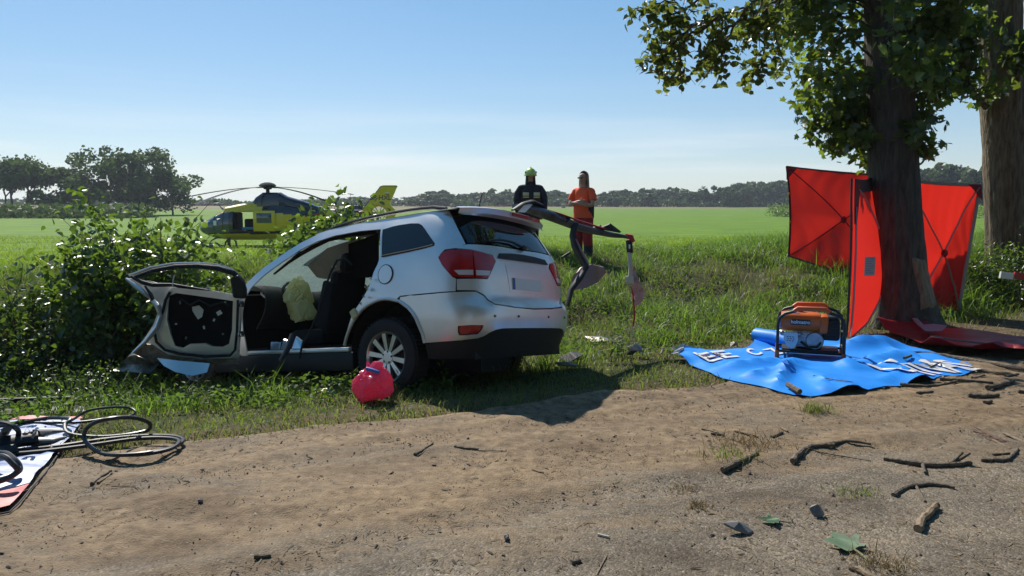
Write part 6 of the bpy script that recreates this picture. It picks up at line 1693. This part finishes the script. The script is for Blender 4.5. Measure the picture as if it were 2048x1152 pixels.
# pink bag against the wheel
PINK = bpy.data.materials.new('pink_bag_film'); PINK.use_nodes = True
nt = PINK.node_tree; p_ = nt.nodes['Principled BSDF']; p_.inputs['Base Color'].default_value = (.76, .10, .21, 1); p_.inputs['Roughness'].default_value = .3
tl = N(nt, 'ShaderNodeBsdfTranslucent'); tl.inputs[0].default_value = (.97, .20, .36, 1); mx = N(nt, 'ShaderNodeMixShader'); mx.inputs[0].default_value = .4
nt.links.new(p_.outputs[0], mx.inputs[1]); nt.links.new(tl.outputs[0], mx.inputs[2]); nt.links.new(mx.outputs[0], nt.nodes['Material Output'].inputs[0])
bpz = at(742, 812, 6.05); bz = floor_z(bpz.x, 6.05)
e = empty('plastic_bag', (bpz.x, 6.05, bz), 'pink plastic bag with blue and pink rubbish leaning on the rear wheel', 'bag')
BFC = facets(62, 34, .74, 1.05)
bm = bmesh.new(); bmesh.ops.create_icosphere(bm, subdivisions=5, radius=1)
for p in bm.verts:
    c = p.co.copy(); f = .98 * facet_r(c, BFC) + .3 * (float(fbm(c.x * 1.6 + 4 + c.z, c.y * 1.6 + c.z * 1.3, 151, 3)) - .5)
    rd = abs(float(vn(c.x * 4 + c.z * 3, c.y * 4 - c.z * 2.5, 152)) - .5) * 2; f -= .10 * max(0, .35 - rd) / .35
    rd = abs(float(vn(c.x * 9 + c.z * 5 + 2, c.y * 9 + c.z * 6, 153)) - .5) * 2; f -= .06 * max(0, .4 - rd) / .4
    rd = abs(float(vn(c.x * 17 + c.z * 8 + 2, c.y * 15 + c.z * 11, 154)) - .5) * 2; f -= .03 * max(0, .5 - rd) / .5
    p.co = Vector((c.x * .165 * f, c.y * .15 * f, .145 + c.z * .165 * f + .05 * max(0, c.x) * max(0, c.z)))
    p.co.x *= 1.12 - .5 * (p.co.z - .1); p.co.x += .12 * max(0, p.co.z - .12)
    if p.co.z < .012: p.co.z = .012
me = bpy.data.meshes.new('bag_film'); bm.to_mesh(me); bm.free(); me.materials.append(PINK); me.polygons.foreach_set('use_smooth', [True] * len(me.polygons)); me.set_sharp_from_angle(angle=math.radians(14)); link('bag_film', me, e)
b = MB(); b.tube([(.02, -.05, .27), (.06, -.02, .31), (.10, .0, .33)], [.04, .05, .02], 8); b.tube([(.0, -.03, .28), (-.02, .0, .34)], [.03, .01], 7); b.build('knotted_top', PINK, e, smooth=True)
b = MB(); b.box((.04, -.10, .29), (.12, .03, .03), Matrix.Rotation(.3, 3, 'Y'), bev=.01); b.build('blue_glove', M('blue_nitrile', (.05, .16, .55), .5), e, smooth=True)
# ------------------------------------------------------------------ banner sheet, hoses and rescue tools at the left
WB = M('washed_blue_print', (.13, .20, .42), .38, col2=(.50, .54, .62), scale=4, lo=.45, hi=.62, stretch=(1, 3, 1))
RB = M('faded_red_print', (.50, .06, .06), .42)
def fl(u, v, lift=0.0):
    p = flat(u, v); z = max(floor_z(p.x, p.y), 0) + lift
    return flat(u, v, z)
def ground_sheet(name, poly, mat, parent, o, lift, amp=.03, step=.05, seed=161):
    pw = [(flat(u, v).x, flat(u, v).y) for u, v in poly]; vs, fs = cdt(pw, (), step)
    b = MB(); b.add([(x - o.x, y - o.y, max(floor_z(x, y), 0) + lift + amp * float(fbm(x * 4, y * 4, seed, 3)) - o.z) for x, y in vs], fs)
    return b.build(name, mat, parent, smooth=True, thick=.002)
o = flat(-40, 930); e = empty('banner_sheet', o, 'blue and red printed banner sheet under the black hoses at the left edge', 'banner')
ground_sheet('blue_print', [(-330, 960), (-200, 872), (20, 850), (100, 848), (160, 846), (163, 852), (140, 885), (118, 905), (90, 945), (60, 978), (0, 994), (-300, 1060)], WB, e, o, .02)
ground_sheet('red_border', [(60, 979), (0, 995), (-300, 1061), (-320, 1100), (0, 1027), (20, 1022), (38, 1005)], RB, e, o, .02)
ground_sheet('red_border', [(20, 848), (50, 840), (110, 842), (160, 838), (166, 842), (160, 845), (100, 847)], RB, e, o, .018)
b = MB(); P = [fl(u, v, .018) - o for u, v in ((163, 850), (141, 886), (118, 906), (90, 946), (60, 979), (38, 1006), (19, 1024), (-60, 1040))]; b.tube(P, .005, 6); b.build('sewn_edge', M('dark_seam', (.05, .04, .05), .8), e, smooth=True)
HOSE = M('black_hose', (.022, .024, .028), .42, spec=.6)
def spline(P, n=8):
    out = []
    for i in range(len(P) - 1):
        p0, p1, p2, p3 = P[max(i - 1, 0)], P[i], P[i + 1], P[min(i + 2, len(P) - 1)]
        for k in range(n):
            t = k / n
            out.append(.5 * ((2 * p1) + (p2 - p0) * t + (2 * p0 - 5 * p1 + 4 * p2 - p3) * t * t + (3 * p1 - p0 - 3 * p2 + p3) * t ** 3))
    out.append(P[-1]); return out
def hose(label, uvz, r):
    P = [fl(u, v, z) for u, v, z in uvz]; q = spline(P); o = q[0].copy()
    h = empty('hydraulic_hose', o, label, 'hose', 'black hydraulic hoses at the left')
    b = MB(); b.tube([p - o for p in q], r, 8); b.build('hose_line', HOSE, h, smooth=True)
    return h
hose('thick black twin hose bending in a wide loop onto the dirt road', [(-60, 905, .05), (40, 900, .05), (120, 892, .05), (200, 880, .04), (280, 872, .04), (340, 872, .04), (366, 879, .04), (350, 893, .04), (300, 905, .04), (240, 910, .04), (200, 905, .05), (172, 884, .08), (170, 862, .14), (190, 845, .20), (230, 836, .22), (270, 836, .18), (298, 846, .12), (296, 860, .06), (260, 869, .05), (200, 874, .04), (140, 868, .05), (130, 850, .08), (140, 838, .1), (100, 836, .06), (30, 846, .05), (-60, 858, .04)], .0135)
hose('thin black hose curling over the grass behind the wide loop', [(130, 848, .03), (148, 838, .08), (175, 822, .14), (215, 815, .14), (255, 815, .1), (271, 824, .07), (258, 832, .05), (220, 836, .04), (150, 845, .04), (40, 846, .04), (-50, 856, .05)], .009)
hose('second strand of the wide hose loop on the road edge', [(-60, 912, .06), (60, 905, .05), (170, 892, .05), (270, 878, .06), (330, 876, .06), (358, 882, .06), (340, 898, .05), (280, 909, .03), (210, 909, .03)], .0135)
hose('coiled black hose at the bottom of the pile on the banner', [(-70, 915, .10), (0, 905, .16), (28, 918, .14), (40, 938, .08), (20, 952, .05), (-30, 962, .05), (-90, 950, .05), (-60, 925, .12), (0, 912, .2), (26, 928, .16), (34, 944, .1), (0, 962, .06), (-60, 972, .05)], .016)
hose('small black hose ring standing at the left edge', [(-40, 850, .2), (5, 846, .22), (34, 858, .18), (34, 874, .10), (10, 884, .06), (-40, 890, .06), (-70, 870, .12)], .016)
STEELD = M('dark_tool_grey', (.085, .082, .075), .45, .4, col2=(.13, .12, .11), scale=6)
def tool(label, base, parts):
    o = fl(*base); t = empty('rescue_tool', o, label, 'tool', 'hydraulic rescue tools on the banner')
    for nm, m, build in parts:
        b = MB(); build(b, o); b.build(nm, m, t, smooth=True)
def blade(uvs, w0, w1, z0=.05, z1=.08):
    def f(b, o):
        P = [fl(u, v, z0 + (z1 - z0) * i / (len(uvs) - 1)) - o for i, (u, v) in enumerate(uvs)]
        b.tube(P, [w0 + (w1 - w0) * i / (len(P) - 1) for i in range(len(P))], 8, flat_=(1, .55))
    return f
tool('grey spreader tool with two long tapering arms on the banner', (50, 880), [
    ('spreader_arm', STEELD, blade([(72, 868), (100, 864), (130, 862)], .06, .012, .10, .08)), ('spreader_arm', STEELD, blade([(70, 884), (105, 882), (132, 874)], .06, .012, .07, .07)),
    ('tool_body', BLACKP, blade([(75, 876), (40, 880), (-20, 890)], .085, .07, .09, .10)), ('carry_handle', STEELD, blade([(50, 868), (58, 864), (70, 866), (66, 872)], .018, .018, .17, .16))])
tool('dark cutter tool with a curved blade beside the spreader', (60, 895), [
    ('cutter_blade', STEELD, blade([(20, 892), (60, 886), (95, 889), (104, 896)], .035, .012, .06, .05)), ('tool_body', BLACKP, blade([(30, 898), (0, 903), (-40, 908)], .06, .055, .07, .08))])
tool('short grey ram leaning across the hose ring', (8, 866), [('ram_tube', STEELD, blade([(0, 880), (8, 868), (14, 858)], .035, .03, .05, .2))])
# torn black car trim on the grass at the left
def scrap(name, label, u, v, Y, build, m, cat='debris', group='car debris on the grass', rot=(0, 0, 0)):
    p = at(u, v, Y); z = floor_z(p.x, Y)
    e = empty(name, (p.x, Y, z + .02), label, cat, group); e.rotation_euler = rot
    b = MB(); build(b); b.build(name.split('_')[-1] + '_piece', m, e, smooth=False, bevel=.003)
    return e
def tray(b):
    b.box((0, 0, .03), (.75, .02, .07)); b.box((.36, .12, .06), (.03, .26, .14)); b.box((0, .25, .07), (.75, .03, .13)); b.box((0, .13, .01), (.74, .25, .012))
scrap('trim_scrap', 'torn black plastic tray lying in the grass at the left edge', 38, 800, 6.2, tray, BLACKP, rot=(0, 0, .12))
scrap('foil_scrap', 'pale crumpled plastic film in the grass beside the black tray', 122, 802, 6.2, lambda b: b.grid(lambda i, j: Vector((-.16 + .32 * i, .16 * j, .02 + .06 * float(fbm(i * 4, j * 4, 171, 3)))), 10, 6), M('dusty_film', (.36, .34, .31), .6))
scrap('trim_scrap', 'thin black trim strip in the weeds below the bent door', 208, 780, 6.5, lambda b: b.tube([(-.28, 0, .02), (0, .01, .05), (.22, 0, .03), (.26, .02, .02)], [.012, .02, .018, .006], 6, flat_=(1, .5)), BLACKP)
# debris below and right of the car
def shard(w, d, h, seed):
    def f(b):
        rg = random.Random(seed); n = 6
        P = [Vector((w * math.cos(2 * PI * i / n) * rg.uniform(.6, 1), d * math.sin(2 * PI * i / n) * rg.uniform(.6, 1), rg.uniform(0, h))) for i in range(n)]
        c = Vector((0, 0, h)); b.add(P + [c] + [p - Vector((0, 0, .012)) for p in P] + [c - Vector((0, 0, .012))], [(i, (i + 1) % n, n) for i in range(n)] + [((i + 1) % n + n + 1, i + n + 1, 2 * n + 1) for i in range(n)] + [(i, i + n + 1, (i + 1) % n + n + 1, (i + 1) % n) for i in range(n)])
    return f
for i, (u, v, Y, w, d, h, m, lab) in enumerate((
    (923, 722, 7.6, .09, .06, .10, WHITEB, 'crumpled white scrap glinting under the car bumper'),
    (903, 733, 7.45, .07, .05, .05, WHITEB, 'small pale scrap under the bumper, left of the white one'),
    (944, 737, 7.4, .05, .04, .03, RUSTG, 'tiny grey scrap under the bumper, right of the white one'),
    (1140, 688, 8.2, .07, .05, .05, WHITEB, 'white shards by the right end of the bumper'),
    (1158, 688, 8.3, .07, .04, .04, CREAM, 'cream shard just right of the white shards by the bumper'),
    (1140, 705, 7.9, .22, .14, .14, BLACKP, 'black torn plastic under the right end of the bumper'),
    (1136, 718, 7.6, .16, .07, .06, RUSTG, 'grey cracked plastic in front of the black torn plastic'),
    (1190, 702, 8.3, .22, .10, .04, RUSTG, 'flat grey trim on the grass right of the car'),
    (1113, 698, 7.9, .05, .03, .03, YELLOWB, 'yellow scrap beside the black torn plastic'),
    (1270, 706, 8.0, .12, .10, .16, M('grey_blue_plastic', (.22, .22, .24), .45, col2=(.12, .12, .13), scale=10), 'grey folded plastic piece below the hanging wire'),
    (1348, 672, 9.0, .24, .12, .05, M('dark_scuffed', (.06, .06, .065), .5), 'dark torn panel flat in the grass before the pump'),
    (1378, 672, 8.9, .10, .07, .05, WHITEB, 'white film next to the dark torn panel'),
    (1298, 679, 8.7, .12, .05, .03, M('blue_scrap', (.04, .08, .22), .5), 'small blue scrap in the grass left of the dark torn panel'),
    (1468, 682, 8.6, .08, .06, .08, RUSTG, 'grey lump in the grass left of the tarpaulin roll'),
    (1325, 705, 7.9, .03, .04, .10, CREAM, 'small upright pale splinter in the grass'),
    (1208, 555, 9.8, .30, .14, .05, RUSTG, 'flat grey sheet on the bank behind the hanging tube'),
    (655, 760, 6.6, .16, .06, .06, RUSTG, 'grey plastic splinter in the shade under the sill'))):
    scrap('plastic_shard', lab, u, v, Y, shard(w, d, h, i), m, rot=(0, 0, i))
# ------------------------------------------------------------------ sticks, leaves and bits on the road
STK1 = M('dark_stick', (.075, .056, .039), .85, col2=(.17, .13, .09), scale=16, bump=.6, bscale=50, stretch=(1, 1, 1))
STK2 = M('pale_stick', (.26, .19, .115), .85, col2=(.15, .105, .065), scale=14, bump=.4, bscale=50)
def stick(label, uv, r, m=STK1, fork=None, name='stick', lift=.0):
    r = (r[0] * .78, r[1] * .7) if hasattr(r, '__len__') else r * .78
    r0 = r if not hasattr(r, '__len__') else r[0]
    P = spline([fl(u, v, r0 * .8 + lift + (q[0] if q else 0)) for u, v, *q in uv], 5); o = P[len(P) // 2].copy()
    s = empty(name, o, label, 'stick', 'fallen sticks on the road')
    n = len(P); r1 = r if not hasattr(r, '__len__') else r[1]
    rr = [(r0 + (r1 - r0) * i / (n - 1)) * (1 + .18 * math.sin(i * 2.1) + random.uniform(-.1, .1)) for i in range(n)]
    b = MB(); b.tube([p - o + Vector((random.gauss(0, r0 * .12), random.gauss(0, r0 * .12), 0)) for p in P], rr, 8); b.build('wood', m, s, smooth=True)
    for k, f in enumerate(fork or ()):
        Q = [fl(u, v, r0 * .8 + (q[0] if q else 0)) - o for u, v, *q in f]; b = MB(); b.tube(Q, [r0 * .6, r0 * .5, r0 * .3][:len(Q)], 7); b.build('side_branch', m, s, smooth=True)
    return s
stick('thick bent dark branch in the middle right of the road', [(1586, 922), (1600, 905), (1625, 893), (1668, 890)], (.026, .02))
stick('thin branch continuing from the thick bent dark branch', [(1662, 888), (1700, 882), (1742, 888)], (.02, .012))
stick('thin twig below the thick bent dark branch', [(1628, 901), (1660, 908), (1742, 922)], (.008, .004))
stick('split dark log with a ragged end left of the thick bent branch', [(1446, 940), (1475, 925), (1515, 908)], (.026, .02))
stick('long dark forked branch lying across the road at the right', [(1766, 918), (1810, 924), (1870, 930), (1942, 926)], (.022, .02), fork=[[(1845, 928), (1850, 945)], [(1900, 928), (1925, 905, .05)], [(1910, 925), (1940, 906, .06)]])
stick('dark branch with a twig, lower right of the long forked one', [(1786, 990), (1815, 975), (1860, 968), (1910, 975)], (.018, .014), fork=[[(1832, 972), (1850, 1003)]])
stick('stubby pale branch end at the lower right', [(1836, 1058), (1845, 1040), (1860, 1022), (1875, 1010)], (.026, .022), STK2)
stick('curved dark branch at the right edge of the road', [(1962, 920), (1985, 920), (2015, 918), (2036, 898)], (.016, .014))
stick('short dark stick above the curved dark branch at the right', [(1985, 909), (2020, 906)], (.010, .008))
stick('pale split stick at the right edge', [(2008, 866), (2048, 884), (2080, 892)], (.014, .01), STK2)
stick('yellow pale splinter in the twig bundle at the right', [(1985, 880), (2022, 897)], (.010, .005), STK2)
for i in range(6):
    stick('thin reddish twig of the fan of twigs at the right edge', [(1940 + i * 6, 850 + i * 3 + (i % 2) * 9), (1990 + i * 5, 872 + i * 3), (2030 + 2 * i, 890 - i * 2)], (.005, .004), M('reddish_twig', (.13, .07, .05), .8), name='twig')
stick('dark stick lying diagonally left of the road middle', [(830, 909), (848, 898), (865, 887)], (.014, .009))
stick('short splinter touching the diagonal dark stick', [(835, 912), (853, 902)], (.007, .004))
stick('dark horizontal stick right of the diagonal one', [(908, 893), (930, 896), (957, 898)], (.012, .010))
stick('thin twig trailing from the horizontal dark stick', [(955, 901), (1013, 902)], (.004, .003))
stick('small brown stick in the middle of the road', [(1065, 940), (1086, 946)], (.011, .010), STK2)
stick('brown twin stick near the banner, upper one', [(183, 968), (200, 955), (221, 942)], (.014, .012))
stick('brown twin stick near the banner, lower one', [(196, 966), (210, 957), (222, 947)], (.012, .010), STK2)
stick('pale flat splinter at the lower right of the road middle', [(1196, 1069), (1218, 1074)], (.009, .009), M('bleached_wood', (.5, .46, .38), .8))
stick('dark chip near the lower left middle of the road', [(508, 1114), (542, 1111)], (.014, .012))
stick('straw stem lying on the dirt left', [(222, 973), (262, 972), (275, 975)], (.004, .003), STK2)
stick('short dark stick at the lower middle', [(1142, 1125), (1162, 1120)], (.013, .011))
stick('pale stick with bark at the top of the dirt patch', [(1404, 858), (1430, 864), (1446, 869)], (.012, .009), STK2)
stick('dark stick just under the pale bark stick', [(1422, 867), (1448, 870)], (.014, .012))
stick('pale stick over the dry grass tuft', [(1470, 862), (1500, 869), (1516, 874)], (.011, .009), STK2)
stick('short pale stick right of the dry grass tuft', [(1562, 855), (1576, 863)], (.012, .011), STK2)
stick('short dark stick right of the dry grass tuft', [(1544, 874), (1566, 864)], (.013, .011))
stick('grey stick at the bottom right of the photo', [(1700, 1132), (1730, 1146), (1770, 1170)], (.02, .02), STK2)
stick('thin pale stem at the bottom of the photo', [(1192, 1152), (1214, 1110)], (.005, .004), STK2)
# sticks piled along the tarpaulin edge
for i, (lab, uv, r, m) in enumerate((
    ('long pale branch at the right tip of the tarpaulin', [(1920, 727), (1960, 738), (1995, 746), (2030, 750)], (.028, .022), STK2),
    ('dark branch along the right lower edge of the tarpaulin', [(1800, 769), (1850, 772), (1890, 768), (1918, 760)], (.022, .014), STK1),
    ('second dark branch along the lower edge of the tarpaulin', [(1880, 758), (1930, 761), (1985, 765)], (.024, .014), STK1),
    ('thick dark branch behind the tarpaulin', [(1770, 707), (1830, 706), (1890, 712), (1950, 722), (2048, 738)], (.035, .028), STK1),
    ('dark chunk of wood on the road right of the tarpaulin', [(1975, 775), (2000, 770), (2026, 762)], (.028, .022), STK1),
    ('dark short branch below the tarpaulin tip', [(1936, 791), (1965, 792), (1996, 790)], (.026, .022), STK1),
    ('dark stick on the dirt under the tarpaulin', [(1834, 786), (1866, 783)], (.016, .014), STK1),
    ('pale splintered stick at the tarpaulin tip', [(1945, 756), (1970, 750)], (.018, .012), STK2),
    ('dark stub at the end of the long pale branch', [(2012, 753), (2036, 748)], (.02, .018), STK1),
    ('pale stick below the branches by the tarpaulin', [(1860, 763), (1882, 765)], (.012, .010), STK2),
    ('dark piece at the right edge near the tarpaulin', [(2035, 783), (2062, 784)], (.02, .018), STK1),
    ('dark bark chunk on the dirt far right', [(1970, 805), (1985, 802)], (.02, .014), STK1))):
    stick(lab, uv, r, m)
for lab, uv, r in (('small dark stick lying on the tarpaulin top', [(1808, 719), (1822, 716)], .014), ('thin twig on the front of the tarpaulin', [(1626, 754), (1660, 761), (1705, 770)], .004), ('dark bark piece on the tarpaulin front', [(1576, 768), (1590, 776), (1600, 780)], .024), ('thin dark twig left of the lettering', [(1860, 733), (1880, 728)], .008), ('small forked twig on the tarpaulin', [(1785, 727), (1805, 728)], .008)):
    P = []
    for u, v in uv:
        q = flat(u, v, .07); P.append(Vector((q.x, q.y, tarp_z(q.x, q.y) + r + .01)))
    o = P[0].copy(); s = empty('stick', o, lab, 'stick', 'sticks on the tarpaulin'); b = MB(); b.tube([p - o for p in P], r, 7); b.build('wood', STK1, s, smooth=True)
# fallen maple leaves
GRL = M('wilted_green_leaf', (.10, .17, .085), .55, col2=(.15, .22, .12), scale=8)
def fallen_leaf(label, u, v, s, rz, m=GRL):
    q = fl(u, v, .012); e = empty('fallen_leaf', q, label, 'leaf', 'fallen leaves on the road'); e.rotation_euler = (random.uniform(-.1, .1), random.uniform(-.1, .1), rz)
    out = [(x, y) for x, y, z in MAPLE[0]]
    vs, fs = cdt(out, (), .07); b = MB(); b.add([(x * s, (y - .4) * s, s * (.05 + .16 * abs(x) ** 1.2 + .06 * math.sin(x * 9 + y * 7))) for x, y in vs], fs); b.build('leaf_blade', m, e, smooth=True)
    b = MB(); b.tube([(0, -.4 * s, .05 * s), (.05 * s, -.75 * s, .03 * s), (.03 * s, -1.0 * s, .01 * s)], .004 * s / .12, 5); b.build('leaf_stalk', M('leaf_stalk', (.22, .24, .10), .6), e, smooth=True)
fallen_leaf('large wilted green maple leaf at the lower right of the road', 1690, 1088, .165, .2)
fallen_leaf('smaller wilted maple leaf above left of the large one', 1541, 1042, .10, 1.2)
for i, (u, v, w, d, h, lab) in enumerate(((1477, 1063, .095, .04, .05, 'flat grey plastic fragment on the dirt left of the small leaf'), (1634, 1030, .05, .035, .06, 'folded grey plastic fragment above the large leaf'), (400, 1003, .02, .02, .02, 'tiny black fragment on the dirt'), (1014, 1080, .02, .02, .03, 'small dark stone like fragment in the lower middle'))):
    q = fl(u, v, .005); e = empty('plastic_fragment', q, lab, 'debris', 'plastic fragments on the road'); b = MB(); shard(w, d, h, 40 + i)(b); b.build('fragment', M('grey_fragment', (.13, .125, .12), .55, col2=(.2, .19, .18), scale=20), e, bevel=.002)
# dry grass tufts pulled onto the road
def wisp(label, u, v, n, rad, h, mat):
    q = fl(u, v); a = RNG.normal(0, rad, (n, 2)); P = np.stack([a[:, 0], a[:, 1] * .8, 0 * a[:, 0]], 1)
    e = empty('grass_tuft', q, label, 'grass tuft', 'loose grass tufts on the road')
    blades('tuft_blades', P, RNG.uniform(h * .4, h, n), RNG.uniform(.003, .006, n), RNG.uniform(.5, 1.2, n), mat, e)['kind'] = 'stuff'
wisp('dark green tuft of grass on the dirt under the tarpaulin', 1628, 822, 170, .07, .12, G_VERGE)
wisp('dry grass tuft among the sticks on the dirt', 1500, 890, 240, .13, .10, G_DRY)
wisp('dry grass tuft next to the split dark log', 1455, 915, 150, .09, .09, G_VERGE)
wisp('small dry tuft at the lower right', 1710, 985, 110, .07, .05, G_VERGE)
wisp('small dark tuft right of the road middle', 1395, 1014, 110, .035, .05, G_DRY)
wisp('small dry tuft below the split log', 1370, 980, 80, .05, .04, G_DRY)
wisp('dry stems at the bottom right of the photo', 1760, 1130, 120, .07, .09, G_DRY)
# small stones, crumbs of soil and chopped straw
def on_road(n, s0=-2.2, s1=8.5, d0=-3.3, d1=.0, pw=1.0):
    s = RNG.uniform(s0, s1, n); d = d1 + (d0 - d1) * RNG.uniform(0, 1, n) ** pw
    x = RP[0] + RT[0] * s - RT[1] * d; y = RP[1] + RT[1] * s + RT[0] * d
    return np.stack([x, y, road_z(x, y)], 1)
P = on_road(9000); n = len(P)
scatter('grit', *PEB, P, rot_rand(n, .2, 1), RNG.uniform(.003, .009, n) * (1 + (RNG.uniform(0, 1, n) > .985) * 1.6), M('grit_stone', (.15, .12, .09), .85, island=.7))['kind'] = 'stuff'
P = on_road(9000, pw=1.3); m_ = fbm(P[:, 0] * 2.2, P[:, 1] * 2.2, 181, 3) > .55; P = P[m_]; n = len(P)
scatter('soil_crumbs', *PEB, P, rot_rand(n, .2, 1), RNG.uniform(.003, .010, n), M('soil_crumb', (.085, .055, .03), .95, island=.5))['kind'] = 'stuff'
P = on_road(17000, pw=1.1); m_ = fbm(P[:, 0] * 1.7 + 5, P[:, 1] * 2.4, 191, 4) > .45; P = P[m_]; n = len(P); P[:, 2] += .004
tv = [(-.5, -.035, 0), (.5, -.035, 0), (.5, .035, 0), (-.5, .035, 0), (0, 0, .06)]; tf = [(0, 1, 4), (1, 2, 4), (2, 3, 4), (3, 0, 4)]
scatter('chopped_straw', tv, tf, P, rot_rand(n, .12, 1), RNG.uniform(.012, .055, n), M('straw_bits', (.13, .092, .05), .85, island=.85))['kind'] = 'stuff'
P = on_road(700, pw=1.2); n = len(P); P[:, 2] += .004
scatter('bark_bits', *PEB, P, rot_rand(n, .25, 1), np.stack([RNG.uniform(.012, .05, n), RNG.uniform(.006, .014, n), RNG.uniform(.006, .012, n)], 1), M('bark_bit', (.055, .042, .03), .9, island=.6))['kind'] = 'stuff'
# litter of twigs and clods on the bare ground under the tree
s = RNG.uniform(3.2, 11, 1500); d = RNG.uniform(0, 2.4, 1500); x = RP[0] + RT[0] * s - RT[1] * d; y = RP[1] + RT[1] * s + RT[0] * d
P = np.stack([x, y, tz(x, y) + .004], 1); P = P[[not inside(TARPW, a, b_) for a, b_ in zip(x, y)]]; n = len(P)
scatter('ground_litter', *PEB, P, rot_rand(n, .3, 1), np.stack([RNG.uniform(.012, .08, n), RNG.uniform(.006, .018, n), RNG.uniform(.006, .016, n)], 1), M('litter_bit', (.11, .08, .05), .9, island=.7))['kind'] = 'stuff'
# trees along the other side of the road, behind the camera: seen only as reflections in the car
for k in range(5):
    x, y = -9 + 6.5 * k, -7.5 + 2.2 * k * .8
    cm, C = crown_mesh('crown', 500 + k, 30, 3000, .085, L_FAR, .55, .12)
    tree(Vector((x, y, 0)), 11.5, 8.5, cm, C, 'avenue tree on the other side of the road', 'avenue trees across the road', name='avenue_tree')
# ------------------------------------------------------------------ haze in the air
hz = MB(); hz.box((0, 1150, 14), (3300, 2900, 34))
hm = bpy.data.materials.new('air_haze'); hm.use_nodes = True
hn = hm.node_tree; hn.nodes.remove(hn.nodes['Principled BSDF'])
pv = hn.nodes.new('ShaderNodeVolumePrincipled'); pv.inputs['Color'].default_value = (.82, .9, 1, 1); pv.inputs['Density'].default_value = .0003; pv.inputs['Anisotropy'].default_value = .3
hn.links.new(pv.outputs[0], hn.nodes['Material Output'].inputs['Volume'])
ho = hz.build('haze', hm); ho['kind'] = 'stuff'
